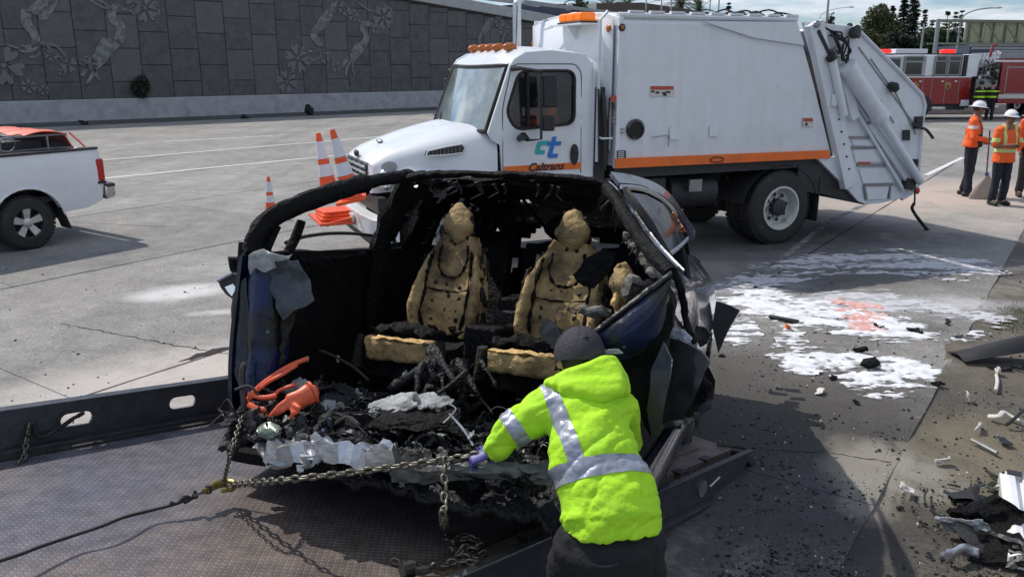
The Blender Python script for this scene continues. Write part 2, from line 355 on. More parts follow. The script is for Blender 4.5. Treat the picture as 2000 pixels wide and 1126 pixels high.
def inst(name, me, parent, M=None, **props):
    o = bpy.data.objects.new(name, me); COL.objects.link(o)
    if parent is not None: o.parent = parent
    if M is not None: o.matrix_local = M if isinstance(M, Matrix) else Matrix.Translation(M)
    for k, v in props.items(): o[k] = v
    return o
def catmull(pts, n=6, closed=False):
    pts = [V(p) for p in pts]; out = []; m = len(pts)
    for i in range(m if closed else m-1):
        if closed: p0, p1, p2, p3 = pts[i-1], pts[i], pts[(i+1) % m], pts[(i+2) % m]
        else: p0, p1, p2, p3 = pts[max(i-1, 0)], pts[i], pts[i+1], pts[min(i+2, m-1)]
        for k in range(n):
            t = k/n; out.append(.5*((2*p1)+(-p0+p2)*t+(2*p0-5*p1+4*p2-p3)*t*t+(-p0+3*p1-3*p2+p3)*t**3))
    if not closed: out.append(pts[-1])
    return out
def text_mb(mb, s, size, M, shear=0, depth=.004, bold=0, sx=1):
    cu = bpy.data.curves.new('t', 'FONT'); cu.body = s; cu.size = size; cu.extrude = depth; cu.shear = shear; cu.offset = bold; cu.align_x = 'CENTER'; cu.align_y = 'CENTER'; cu.resolution_u = 3
    o = bpy.data.objects.new('t', cu); me = bpy.data.meshes.new_from_object(o)
    mb.add([M @ V((v.co.x*sx, v.co.y, v.co.z)) for v in me.vertices], [tuple(p.vertices) for p in me.polygons])
    bpy.data.meshes.remove(me); bpy.data.objects.remove(o); bpy.data.curves.remove(cu)
def fused(mb, vox, iters=6, disp=None):
    """melt overlapping closed shapes into one continuous skin; returns a builder"""
    me = bpy.data.meshes.new('t'); me.from_pydata(mb.v, [], mb.f); o = bpy.data.objects.new('t', me); COL.objects.link(o)
    bm = bmesh.new(); bm.from_mesh(me); bmesh.ops.recalc_face_normals(bm, faces=bm.faces[:]); bm.to_mesh(me); bm.free()
    r = o.modifiers.new('r', 'REMESH'); r.mode = 'VOXEL'; r.voxel_size = vox
    if iters: q = o.modifiers.new('s', 'SMOOTH'); q.factor = .5; q.iterations = iters
    e = bpy.data.meshes.new_from_object(o.evaluated_get(bpy.context.evaluated_depsgraph_get()))
    out = MB(); nv = [v.normal.copy() for v in e.vertices]
    vs = [v.co.copy() for v in e.vertices]
    if disp: vs = [v+n*disp(v, n) for v, n in zip(vs, nv)]
    out.add(vs, [tuple(p.vertices) for p in e.polygons])
    bpy.data.objects.remove(o); bpy.data.meshes.remove(me); bpy.data.meshes.remove(e); return out
def slice_band(src, planes, off=.004):
    """the piece of a skin kept by all planes (co, no: keeps the side no points away from), lifted off by a few mm"""
    me = bpy.data.meshes.new('t'); me.from_pydata(src.v, [], src.f); bm = bmesh.new(); bm.from_mesh(me); bmesh.ops.recalc_face_normals(bm, faces=bm.faces[:])
    for co, no in planes: bmesh.ops.bisect_plane(bm, geom=bm.verts[:]+bm.edges[:]+bm.faces[:], plane_co=V(co), plane_no=V(no), clear_outer=True)
    bm.normal_update(); nn = [v.normal.copy() for v in bm.verts]; bm.verts.index_update()
    out = MB(); top = [v.co+n*off for v, n in zip(bm.verts, nn)]
    out.add(top, [tuple(v.index for v in f.verts) for f in bm.faces]); bm.free(); bpy.data.meshes.remove(me); return out
def wheel(parent, c, R, w, side, rimR, tyre='black_rubber', rim='wheel_white', kind='truck', name='wheel', n=40, dual=False):
    """c: hub centre at the outer face; axle along local y; side=-1 outer face towards -y"""
    x, y, z = c; sgn = -side
    t = MB(); pr = [(rimR, .0), (rimR+.02, -.0), (R*.86, .0), (R*.95, .02), (R, .055), (R, w-.055), (R*.95, w-.02), (R*.86, w), (rimR, w)]
    t.lathe(pr+[pr[0]], (x, y, z), (0, sgn, 0), n, cap=False)
    w0 = t.build('wheel', tyre, parent)
    # tread blocks
    tr = MB(); k_ = 44
    for k in range(k_):
        a = 2*math.pi*k/k_; e = V((math.cos(a), 0, math.sin(a))); tg = V((-math.sin(a), 0, math.cos(a)))
        for j in (.28, .72): tr.obox(V((x, y+sgn*w*j, z))+e*(R+.003), tg*(R*math.pi/k_*.72), V((0, w*.17, 0)), e*.007)
    tr.build('tread', tyre, w0, kind='stuff')
    if kind == 'truck':
        q = MB(); q.lathe([(rimR+.012, .0), (rimR+.012, -.012), (rimR-.015, -.012), (rimR-.03, .04), (rimR-.05, .14), (rimR*.62, .15), (rimR*.55, .12), (.13, .12), (.05, .12)], (x, y, z), (0, sgn, 0), n, cap=False)
        r = q.build('rim', rim, w0)
        q = MB(); q.lathe([(.125, .12), (.115, .03), (.08, .015), (.02, .012)], (x, y, z), (0, sgn, 0), 20); q.build('hub', 'dark_metal', r)
        q = MB()
        for k in range(8):
            a = 2*math.pi*k/8+.2; q.lathe([(.028, .116), (.028, .111), (.004, .11)], (x+.185*math.cos(a), y, z+.185*math.sin(a)), (0, sgn, 0), 10)
        q.build('hand_hole', 'ink', r, kind='stuff')
        q = MB()
        for k in range(10):
            a = 2*math.pi*k/10; q.lathe([(.014, .12), (.012, .075), (.002, .072)], (x+.142*math.cos(a), y, z+.142*math.sin(a)), (0, sgn, 0), 6)
        q.build('wheel_nut', 'grey_metal', r, kind='stuff')
    else:
        q = MB(); q.lathe([(rimR+.008, 0), (rimR+.004, -.008), (rimR-.015, -.004), (rimR-.02, .05), (rimR-.02, .12), (.03, .13)], (x, y, z), (0, sgn, 0), n, cap=False)
        r = q.build('rim', 'dark_metal', w0)
        q = MB()
        for k in range(5):
            a = 2*math.pi*k/5+.3; e = V((math.cos(a), 0, math.sin(a))); tg = V((-math.sin(a), 0, math.cos(a))); yy = V((0, sgn, 0))
            c0 = V((x, y, z)); q.add([c0+e*.05-tg*.035+yy*.03, c0+e*.05+tg*.035+yy*.03, c0+e*(rimR-.01)+tg*.055+yy*.012, c0+e*(rimR-.01)-tg*.055+yy*.012,
                                     c0+e*.05-tg*.045+yy*.07, c0+e*.05+tg*.045+yy*.07, c0+e*(rimR-.01)+tg*.06+yy*.06, c0+e*(rimR-.01)-tg*.06+yy*.06],
                                    [(0, 1, 2, 3), (4, 7, 6, 5), (0, 4, 5, 1), (1, 5, 6, 2), (2, 6, 7, 3), (3, 7, 4, 0)])
        q.lathe([(.07, .07), (.065, .02), (.03, .01), (.005, .01)], (x, y, z), (0, sgn, 0), 16)
        q.build('spoke_set', 'silver', r)
    return w0
# ================================================================= THE GROUND
RA = 35.0
RU = V((math.sin(rad(RA)), math.cos(rad(RA)), 0)); RN = V((RU.y, -RU.x, 0))     # along the road / across it to the right
def RP(c, l, z=0.0): return RN*c+RU*l+V((0, 0, z))
def rcl(p): return p.dot(RN), p.dot(RU)

def ground_mat(name, base, base2, blobs, specks=True, relief=.5, rough=.85):
    """pavement: aggregate, tyre-polished streaks, stains and dark patches with their own shape and place on the ground"""
    m = bpy.data.materials.new(name); m.use_nodes = True; nt = m.node_tree; b = nt.nodes['Principled BSDF']; L = nt.links.new
    pos = N(nt, 'ShaderNodeNewGeometry').outputs['Position']
    def noise_(scale, detail=6, rough_=.6, vec=pos, dist=0):
        n = N(nt, 'ShaderNodeTexNoise'); n.inputs['Scale'].default_value = scale; n.inputs['Detail'].default_value = detail; n.inputs['Roughness'].default_value = rough_; n.inputs['Distortion'].default_value = dist
        L(vec, n.inputs['Vector']); return n.outputs['Fac']
    def mrange(v, a, b_, c=0, d=1):
        n = N(nt, 'ShaderNodeMapRange'); n.inputs[1].default_value = a; n.inputs[2].default_value = b_; n.inputs[3].default_value = c; n.inputs[4].default_value = d; L(v, n.inputs[0]); return n.outputs[0]
    def mixc(f, a, b_, bt='MIX'):
        n = N(nt, 'ShaderNodeMixRGB', blend_type=bt)
        if isinstance(f, float): n.inputs[0].default_value = f
        else: L(f, n.inputs[0])
        for i, q in ((1, a), (2, b_)):
            if isinstance(q, tuple): n.inputs[i].default_value = (*q, 1)
            else: L(q, n.inputs[i])
        return n.outputs[0]
    def mul(a, b_):
        n = N(nt, 'ShaderNodeMath', operation='MULTIPLY')
        for i, q in enumerate((a, b_)):
            if isinstance(q, (int, float)): n.inputs[i].default_value = q
            else: L(q, n.inputs[i])
        return n.outputs[0]
    cur = mixc(mrange(noise_(.5, 8), .35, .68), base, base2)
    # streaks along the lane
    mp = N(nt, 'ShaderNodeMapping'); mp.inputs['Rotation'].default_value = (0, 0, rad(RA)); mp.inputs['Scale'].default_value = (1.3, .10, 1); L(pos, mp.inputs['Vector'])
    cur = mixc(1.0, cur, mrange(noise_(1.0, 5, vec=mp.outputs[0]), .3, .7, .82, 1.12), 'MULTIPLY')
    cur = mixc(1.0, cur, mrange(noise_(3.2, 9, .76), .28, .72, .66, 1.28), 'MULTIPLY')
    cur = mixc(1.0, cur, mrange(noise_(30, 6, .8), .32, .68, .52, 1.42), 'MULTIPLY')
    # each slab was cast apart: a little lighter or darker
    oi = N(nt, 'ShaderNodeObjectInfo'); cur = mixc(1.0, cur, mrange(oi.outputs['Random'], 0, 1, .93, 1.06), 'MULTIPLY')
    warp = N(nt, 'ShaderNodeTexNoise'); warp.inputs['Scale'].default_value = 1.7; warp.inputs['Detail'].default_value = 8; warp.inputs['Roughness'].default_value = .65; L(pos, warp.inputs['Vector'])
    for (c, r, ang, col, st, soft, wamp, nsc, nthr) in blobs:
        s1 = N(nt, 'ShaderNodeVectorMath', operation='SUBTRACT'); L(warp.outputs['Color'], s1.inputs[0]); s1.inputs[1].default_value = (.5, .5, .5)
        s2 = N(nt, 'ShaderNodeVectorMath', operation='SCALE'); L(s1.outputs[0], s2.inputs[0]); s2.inputs['Scale'].default_value = wamp
        s3 = N(nt, 'ShaderNodeVectorMath', operation='ADD'); L(pos, s3.inputs[0]); L(s2.outputs[0], s3.inputs[1])
        mpp = N(nt, 'ShaderNodeMapping', vector_type='TEXTURE'); mpp.inputs['Location'].default_value = (c[0], c[1], 0); mpp.inputs['Rotation'].default_value = (0, 0, rad(ang)); mpp.inputs['Scale'].default_value = (r[0], r[1], 1e3); L(s3.outputs[0], mpp.inputs['Vector'])
        ln = N(nt, 'ShaderNodeVectorMath', operation='LENGTH'); L(mpp.outputs[0], ln.inputs[0])
        f = mrange(ln.outputs['Value'], 1-soft, 1, 1, 0)
        if nsc: f = mul(f, mrange(noise_(nsc, 8, .7, dist=.4), nthr-.10, nthr+.12))
        cur = mixc(mul(f, st), cur, col)
    if specks:
        vo = N(nt, 'ShaderNodeTexVoronoi'); vo.inputs['Scale'].default_value = 34; L(pos, vo.inputs['Vector'])
        cur = mixc(mul(mrange(vo.outputs['Distance'], .10, .16, 1, 0), .5), cur, (.03, .028, .026))
        vo = N(nt, 'ShaderNodeTexVoronoi'); vo.inputs['Scale'].default_value = 21; L(pos, vo.inputs['Vector'])
        cur = mixc(mul(mrange(vo.outputs['Distance'], .08, .13, 1, 0), .22), cur, (.45, .43, .40))
    L(cur, b.inputs['Base Color']); b.inputs['Roughness'].default_value = rough
    bp = N(nt, 'ShaderNodeBump'); bp.inputs['Strength'].default_value = relief; bp.inputs['Distance'].default_value = .012; L(noise_(55, 6, .7), bp.inputs['Height']); L(bp.outputs[0], b.inputs['Normal'])
    MT[name] = m
def gb(px, py, r, ang, col, st, soft=.6, w=.6, nsc=0, nthr=.5):
    p = G(px, py); return ((p.x, p.y), r, ang, col, st, soft, w, nsc, nthr)
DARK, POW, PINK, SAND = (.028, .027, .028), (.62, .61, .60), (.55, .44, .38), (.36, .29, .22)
BL = [
    gb(1650, 470, (3.4, 1.6), 22, DARK, .72, .7, 1.1, 2.2, .36),        # dark patches under and beside the refuse truck
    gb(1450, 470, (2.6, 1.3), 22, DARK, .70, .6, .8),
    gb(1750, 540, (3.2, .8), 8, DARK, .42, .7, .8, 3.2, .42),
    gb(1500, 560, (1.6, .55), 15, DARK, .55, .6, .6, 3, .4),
    gb(1560, 900, (1.5, 1.25), 40, DARK, .72, .5, 1.0),                    # dark patches around and under the wreck
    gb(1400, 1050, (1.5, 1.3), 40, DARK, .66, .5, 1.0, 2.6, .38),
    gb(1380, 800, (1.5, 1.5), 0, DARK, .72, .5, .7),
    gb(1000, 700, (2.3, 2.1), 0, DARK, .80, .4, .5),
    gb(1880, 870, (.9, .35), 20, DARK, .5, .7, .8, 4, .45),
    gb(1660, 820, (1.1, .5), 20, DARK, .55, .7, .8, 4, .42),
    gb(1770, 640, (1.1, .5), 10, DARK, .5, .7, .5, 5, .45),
    gb(1560, 490, (3.2, .45), 12, (.20, .20, .23), .5, .8, .8, 4, .46),
    gb(1530, 730, (1.9, 1.2), 20, (.075, .066, .055), .62, .6, .9, 2.2, .34), gb(1700, 820, (1.8, .9), 20, (.06, .054, .046), .60, .6, .9, 2.6, .38), gb(1600, 540, (2.8, .8), 10, (.085, .078, .07), .45, .7, .8, 2.4, .38),
    gb(1690, 905, (.50, .32), 60, (.33, .30, .245), .75, .5, .5, 0, .4), gb(1700, 965, (.40, .22), 60, (.33, .30, .25), .7, .5, .4),
    gb(1560, 960, (1.2, .5), 20, (.10, .10, .105), .5, .8, .6, 3, .46),
    gb(1800, 515, (2.6, .45), 0, (.30, .29, .31), .65, .8, .9, 4.5, .44),
    gb(1450, 560, (1.1, .5), 10, (.40, .40, .43), .7, .8, .6, 3.5, .42),     # dried foam film
    gb(1760, 590, (1.9, .38), -4, (.58, .57, .58), .8, .8, .7, 3, .36),
    gb(1560, 610, (1.4, .45), -4, (.50, .49, .49), .6, .8, .6, 4, .42),
    gb(1690, 700, (.9, .35), -10, (.42, .41, .40), .5, .8, .6, 5, .46),
    gb(1850, 380, (4.6, 2.6), 20, (.55, .44, .37), .80, .7, 1.6, 1.1, .34),   # absorbent powder by the workers
    gb(1650, 410, (2.6, .9), 20, (.46, .38, .32), .55, .8, 1.0, 2, .42),
    gb(1960, 440, (2.2, .9), 20, (.50, .42, .36), .5, .8, 1.0, 2, .42),
    gb(350, 570, (.75, .42), 20, (.66, .65, .64), .85, .6, .5, 3, .34),
    gb(420, 608, (.35, .12), 10, (.6, .59, .58), .7, .6, .4, 3, .38),
    gb(330, 740, (1.9, 1.0), 40, (.58, .52, .47), .85, .7, .9, 1.5, .34),
    gb(120, 780, (1.3, .45), 40, (.50, .47, .44), .45, .7, .9, 2, .38),
    gb(130, 510, (1.9, .9), 30, (.12, .12, .125), .35, .7, .8, 2, .4),
    gb(440, 520, (.9, .6), 30, (.5, .5, .5), .3, .7, .8, 3, .4),
]
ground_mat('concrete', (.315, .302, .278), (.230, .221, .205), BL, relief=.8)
ground_mat('wall_shade_ground', (.085, .085, .085), (.055, .055, .055), [], specks=False, relief=.5)  # shade at the wall foot, put into a darker ground colour
ground_mat('asphalt_far', (.31, .30, .285), (.25, .243, .232), [], specks=False, relief=.3)
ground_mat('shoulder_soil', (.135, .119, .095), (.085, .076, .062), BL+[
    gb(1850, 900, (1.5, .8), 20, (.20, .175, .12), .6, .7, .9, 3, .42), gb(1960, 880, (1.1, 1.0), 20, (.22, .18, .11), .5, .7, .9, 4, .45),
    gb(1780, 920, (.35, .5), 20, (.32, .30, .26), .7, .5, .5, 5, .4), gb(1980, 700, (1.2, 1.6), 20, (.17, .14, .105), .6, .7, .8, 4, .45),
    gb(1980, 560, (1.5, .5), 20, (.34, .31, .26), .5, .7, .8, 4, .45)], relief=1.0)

o = MB().box(-900, 900, -300, 2400, -.4, -.06).build('ground', 'asphalt_far', kind='structure')
road = MB().add([RP(-45, -12, -.03), RP(-.75, -12, -.03), RP(-.75, 420, -.03), RP(-45, 420, -.03)], [(0, 1, 2, 3)]).build('road', 'crack', kind='structure')
CB = [-.75, -3.02, -6.2, -10.1, -14.05, -17.9, -21.5, -25.1, -28.8, -32.6, -36.4, -40.4]
SL = 4.6
slabmesh = {}
for i in range(len(CB)-1):
    c1, c0 = CB[i], CB[i+1]; off = (i*1.37) % SL
    k0 = -2 if i < 4 else 0
    l = -9.0+off
    while l < 46:
        key = (i,)
        if key not in slabmesh:
            w = c1-c0; g = .011; vs = []
            mb = MB(); hw, hl = w/2-g, SL/2-.004
            out = []; rng = random.Random(i)
            for s_, (ax, ay, bx, by) in enumerate(((-hw, -hl, hw, -hl), (hw, -hl, hw, hl), (hw, hl, -hw, hl), (-hw, hl, -hw, -hl))):
                for q in range(12):        # the joint edges are a little spalled
                    t = q/12; j = rng.uniform(0, .012) if q else 0
                    x, y = ax+(bx-ax)*t, ay+(by-ay)*t
                    if s_ == 1: x -= j
                    if s_ == 3: x += j
                    out.append((x, y))
            n = len(out); mb.add([(x, y, 0) for x, y in out]+[(x, y, -.028) for x, y in out], [tuple(range(n))]+[(q, (q+1) % n, (q+1) % n+n, q+n) for q in range(n)])
            slabmesh[key] = mb.mesh('concrete_slab', 'concrete', fix=False)
        M = Matrix.Translation(RP((c0+c1)/2, l+SL/2)) @ Matrix.Rotation(-rad(RA), 4, 'Z')
        inst('concrete_slab', slabmesh[key], road, M)
        l += SL
MB().add([RP(-45, 46, -.002), RP(-.75, 46, -.002), RP(-.75, 420, -.002), RP(-45, 420, -.002)], [(0, 1, 2, 3)]).build('far_pavement', 'asphalt_far', road)
# dirt shoulder, a little uneven, a finger lower than the slabs
def shf(u, v):
    c = -1.0+u*u*26; l = -10+v**1.6*110; p = RP(c, l)
    d = max(0, 1-abs(l-6)/20)
    e_ = max(0, 1-abs(c+.80)/.22); return (p.x, p.y, -.018+min(1, u*9)*d*(noise.noise(p*1.1)*.03+noise.noise(p*4.3)*.012)+e_*(.011+.016*noise.noise(p*2.1)+.014*noise.noise(p*7.0))-(.03 if c < -.97 else 0))
MB().grid(shf, 190, 340).build('shoulder_ground', 'shoulder_soil', sharp=180, kind='structure')
MB().add([RP(24, -12, -.05), RP(120, -12, -.05), RP(120, 420, -.05), RP(24, 420, -.05)], [(0, 1, 2, 3)]).build('far_ground', 'shoulder_soil', kind='structure')

def strip(name, a, b, w, m, z=.004, seg=1, jit=0, parent=None, seed=0):
    a, b = V(a), V(b); d = (b-a).normalized(); n = V((-d.y, d.x, 0)); rng = random.Random(seed); vs = []; fs = []
    for i in range(seg+1):
        p = a+(b-a)*(i/seg)+n*(rng.uniform(-jit, jit) if 0 < i < seg else 0); ww = w*(1 if not jit else rng.uniform(.35, 1.4))/2
        vs += [(p+n*ww)+V((0, 0, z)), (p-n*ww)+V((0, 0, z))]
        if i: k = 2*i; fs.append((k-2, k, k+1, k-1))
    return MB().add(vs, fs).build(name, m, parent, fix=False, kind='structure')
def ext(pa, pb, t0, t1):
    a, b = G(*pa), G(*pb); return a+(b-a)*t0, a+(b-a)*t1
a, b = ext((205, 348), (640, 305), -2.5, 9); strip('lane_line', a, b, .13, 'line_white')
a, b = ext((205, 312), (730, 268), -2.0, 6); strip('lane_line', a, b, .13, 'line_white')
a, b = ext((320, 277), (530, 265), 0, 1.02); strip('lane_dash', a, b, .13, 'line_white')
d_ = (b-a)
for k in (-2, 2, 4): strip('lane_dash', a+d_*k*1.5, b+d_*k*1.5, .13, 'line_white')
a, b = G(1400, 606), G(1620, 432); strip('edge_line', a+(a-b)*1.2, b, .09, 'line_worn')
a, b = G(1620, 432), G(1905, 296); strip('edge_line', a, a+(b-a)*.42, .10, 'line_worn'); strip('edge_line', a+(b-a)*.52, a+(b-a)*.86, .12, 'line_white'); strip('edge_line', a+(b-a)*.95, a+(b-a)*3.2, .12, 'line_worn')
def crackline(pts, w, seed):
    P = [G(*p) for p in pts]
    for i in range(len(P)-1): strip('pavement_crack', P[i], P[i+1], w, 'crack', z=.0025+.0001*i, seg=14, jit=w*1.3, seed=seed+i)
crackline([(118, 632), (230, 652), (350, 676), (445, 690)], .014, 3)
crackline([(120, 432), (250, 440), (330, 442)], .012, 9); crackline([(1500, 878), (1620, 884), (1740, 902)], .008, 20)
# spalled hole where two cracks meet
mb = MB(); rng = random.Random(5); c = G(398, 692); n = 18; P = []
for k in range(n):
    a_ = 2*math.pi*k/n; P.append(c+RU*math.cos(a_)*.28*rng.uniform(.5, 1.1)+RN*math.sin(a_)*.07*rng.uniform(.4, 1.2)+V((0, 0, .003)))
mb.add(P, [tuple(range(n))]).build('pavement_crack', 'crack', fix=False, kind='structure')

# ================================================================= RETAINING WALL
WL = azframe((-21.94, 36.15, 0), 49.3)
def wtop(x): return 6.6 if x < 16 else 6.6-(x-16)*.093
wall = thing('retaining_wall', 'long dark grey sound wall of staggered concrete blocks with heron and flower reliefs', 'wall', WL)
mb = MB(); xs = [-30+i*2 for i in range(36)]
mb.prism([[(xs[0], 0)]+[(x, 0) for x in xs[1:]]+[(x, wtop(x)) for x in reversed(xs)]], lambda u, v, t: (u, t, v), .42, .9)
mb.build('wall_core', 'wall_back', wall)
PW, PH = 1.38, 1.5
pm = {}
def panel_mesh(w, h, dep, key, mt):
    k = (round(w, 2), round(h, 2), dep, mt)
    if k not in pm:
        m = MB(); g = .012; b_ = .014
        m.add([(g, .42, g), (w-g, .42, g), (w-g, .42, h-g), (g, .42, h-g), (g, .40-dep+b_, g), (w-g, .40-dep+b_, g), (w-g, .40-dep+b_, h-g), (g, .40-dep+b_, h-g),
               (g+b_, .40-dep, g+b_), (w-g-b_, .40-dep, g+b_), (w-g-b_, .40-dep, h-g-b_), (g+b_, .40-dep, h-g-b_)],
              [(0, 1, 5, 4), (1, 2, 6, 5), (2, 3, 7, 6), (3, 0, 4, 7), (4, 5, 9, 8), (5, 6, 10, 9), (6, 7, 11, 10), (7, 4, 8, 11), (8, 9, 10, 11)])
        pm[k] = m.mesh('wall_panel', mt)
    return pm[k]
rng = random.Random(2); cnt = 0
for i in range(-14, 20):
    x0 = 3.47+i*PW; z = .95-(PH*.5 if i % 2 else 0); top = wtop(x0+PW)-.12
    while z < top-.2:
        za, zb = max(z, .95), min(z+PH, top)
        if zb-za > .25:
            mt = 'wall_panel_b' if rng.random() < .25 else 'wall_panel'
            inst('wall_panel', panel_mesh(PW, round(zb-za, 2), rng.choice((.05, .05, .06)), i, mt), wall, V((x0, 0, za))); cnt += 1
        z += PH
# coping
mb = MB()
mb.prism([[(xs[0], wtop(xs[0])-.05)]+[(x, wtop(x)-.05) for x in (16, 40)]+[(x, wtop(x)+.55) for x in (40, 16)]+[(xs[0], wtop(xs[0])+.55)]], lambda u, v, t: (u, t, v), .16, 1.0)
mb.build('coping', 'coping', wall, bevel=.03)
mb = MB(); mb.box(-30, 46, .05, .42, -.05, .95-.001); mb.v = [(x, y+(.09 if z > .5 and y < .2 else 0), z) for x, y, z in mb.v]
bar_ = tag(mb.build('concrete_barrier', 'barrier', bevel=.03), 'pale smooth concrete barrier along the foot of the relief wall', 'barrier'); bar_.matrix_world = WL.M
gt_ = MB().add([(-30, -2.6, .006), (46, -3.4, .006), (46, .3, .006), (-30, .3, .006)], [(0, 1, 2, 3)]).build('wall_shade_strip', 'wall_shade_ground', fix=False, kind='structure'); gt_.matrix_world = WL.M  # dark sheet laid where the wall's shadow falls, its shade painted in
# reliefs: herons, flowers and vines cast proud of the panels (traced where they stand on the wall)
def wp(px, py): p = WL.U(px, py, 'y', .33); return (p.x, p.z)
def wpoly(pts): return [wp(*p) for p in pts]
def relief(name, polys, m='wall_relief', dep=.03):
    q = MB()
    for pl in polys:
        if len(pl) > 2: q.prism([pl], lambda u, v, t: (u, t, v), .335-dep, .36)
    return q.build(name, m, wall, bevel=.006)
def ribbon(pts, w, taper=.6):
    P = catmull([V((x, z, 0)) for x, z in wpoly(pts)], 5); A = []; B = []
    for i, p in enumerate(P):
        d = (P[min(i+1, len(P)-1)]-P[max(i-1, 0)]).normalized(); n_ = V((-d.y, d.x, 0)); ww = w*(1-(1-taper)*i/len(P))/2
        A.append((p+n_*ww)[:2]); B.append((p-n_*ww)[:2])
    return A+B[::-1]
def flower(px, py, r, k=5, rot=0, sq=1.0):
    r *= .66; c = wp(px, py); out = []
    for j in range(k):
        a0 = 2*math.pi*j/k+rot; pl = []
        for t, rr in ((-.30, .40), (-.44, .72), (-.36, .92), (-.18, 1.02), (-.05, .84), (.04, .80), (.12, 1.0), (.32, .98), (.42, .74), (.30, .40), (.10, .20), (-.10, .20)):
            a_ = a0+t*2*math.pi/k*.86; pl.append((c[0]+math.cos(a_)*rr*r*sq, c[1]+math.sin(a_)*rr*r))
        out.append(pl)
    out.append([(c[0]+math.cos(a_*1.05)*r*.13, c[1]+math.sin(a_*1.05)*r*.13) for a_ in range(6)])
    return out
# left group
relief('heron_relief', [wpoly([(110, 0), (100, 12), (86, 14), (74, 30), (76, 40), (92, 38), (108, 16), (116, -6)]), ribbon([(52, 20), (50, 36), (54, 50), (64, 62), (70, 76), (66, 90), (52, 96), (38, 92)], .42, .7), ribbon([(50, 96), (30, 92), (8, 86)], .16, .25),
                        wpoly([(48, 24), (62, 8), (80, -6), (96, -10), (92, 14), (74, 30), (58, 28)])])
relief('heron_relief', [wpoly([(214, 74), (226, 78), (240, 76), (236, 88), (218, 106), (200, 128), (184, 140), (176, 122), (186, 96), (200, 74)]), ribbon([(228, 84), (236, 66), (234, 50), (222, 40), (218, 26), (224, 16), (236, 18)], .44, .7), ribbon([(232, 16), (250, 20), (268, 26)], .17, .25),
                        ribbon([(186, 134), (178, 150), (168, 164)], .18), ribbon([(184, 136), (190, 150), (196, 158)], .16), ribbon([(178, 130), (166, 138), (160, 148)], .22), ribbon([(180, 118), (164, 120), (156, 126)], .3)])
for px, py, r, k in ((283, 16, 1.0, 6), (262, 4, .6, 5), (6, 128, 1.25, 5), (100, 108, .42, 5), (134, 126, .55, 4), (174, 124, .55, 5)): relief('flower_relief', flower(px, py, r, k, rot=px), 'wall_relief_dim')
for pts in ([(62, 92), (84, 84), (98, 96), (112, 108), (128, 118)], [(90, 86), (112, 92), (132, 116)], [(56, 112), (70, 110), (78, 102)], [(176, 0), (196, 12), (212, 18)], [(188, -2), (206, 8), (218, 22)], [(300, 8), (310, 20), (306, 32)]): relief('vine_relief', [ribbon(pts, .13)], 'wall_relief_dim')
# middle group
relief('heron_relief', [wpoly([(660, 0), (654, 18), (646, 38), (634, 56), (624, 62), (616, 52), (622, 38), (636, 22), (648, 8)]), ribbon([(620, 54), (612, 66), (616, 78), (624, 88), (620, 98), (608, 100)], .40, .7), ribbon([(608, 100), (598, 100), (588, 98)], .14, .3)])
relief('heron_relief', [wpoly([(704, 86), (714, 88), (710, 98), (700, 112), (688, 120), (683, 108), (690, 92), (698, 82)]), ribbon([(706, 90), (714, 80), (714, 68), (708, 58), (710, 48), (722, 46)], .42, .7), ribbon([(720, 46), (728, 48), (738, 54)], .15, .3),
                        ribbon([(690, 116), (688, 132), (692, 148)], .16), ribbon([(686, 116), (678, 132), (674, 150)], .18), ribbon([(682, 114), (674, 120), (668, 132)], .28)])
for px, py, r, k in ((582, 114, 1.15, 6), (560, 160, .95, 6), (748, 34, 1.05, 6), (734, 56, .5, 5), (672, 18, .55, 5), (690, 30, .55, 5), (634, 110, .6, 5), (656, 130, .5, 4), (648, 20, .35, 5)): relief('flower_relief', flower(px, py, r, k, rot=px), 'wall_relief_dim')
for pts in ([(600, 118), (618, 116), (630, 100), (646, 116), (656, 122)], [(664, 4), (680, 14), (692, 34), (706, 44)], [(740, 20), (752, 12), (766, 24), (764, 48)], [(572, 138), (566, 150)], [(700, 6), (720, 20), (736, 24)]): relief('vine_relief', [ribbon(pts, .13)], 'wall_relief_dim')
for px, py, r, k in ((610, 172, .3, 5), (676, 176, .4, 6), (690, 172, .28, 5), (56, 168, .5, 6), (86, 176, .36, 5), (122, 140, .3, 5)): relief('flower_relief', flower(px, py, r, k, rot=px), 'wall_relief_dim')
# far group beside the exhaust stack
relief('heron_relief', [wpoly([(964, 36), (958, 56), (944, 70), (938, 62), (946, 46), (956, 34)]), ribbon([(942, 62), (936, 76), (938, 96)], .3)], 'wall_relief_dim')
for px, py, r in ((974, 42, .6), (984, 58, .7), (996, 48, .5)): relief('flower_relief', flower(px, py, r, 6, rot=px), 'wall_relief_dim')
relief('vine_relief', [ribbon([(984, 70), (980, 90), (990, 110)], .15)], 'wall_relief_dim')

# tuft of bush on top of the barrier
def leafy(name, mb, m, parent=None): return mb.build(name, m, parent, fix=False, sharp=180)
def leaves(mb, c, r, n, size, rng, squash=1, up=.2):
    for i in range(n):
        d = V((rng.gauss(0, 1), rng.gauss(0, 1), rng.gauss(0, 1)*squash)).normalized()*(rng.random()**.4)
        p = V(c)+V((d.x*r[0], d.y*r[1], d.z*r[2])); a = V((rng.gauss(0, 1), rng.gauss(0, 1), rng.gauss(0, 1)+up)).normalized(); b_ = a.orthogonal().normalized()
        b_.rotate(Matrix.Rotation(rng.random()*6.28, 3, a)); s_ = size*rng.uniform(.5, 1.3); c_ = a.cross(b_)
        mb.add([p-b_*s_, p+c_*s_*.45, p+b_*s_, p-c_*s_*.45], [(0, 1, 2, 3)])
rng = random.Random(11)
t = thing('wall_shrub', 'small dark green shrub rooted in the top of the concrete barrier', 'shrub', WL)
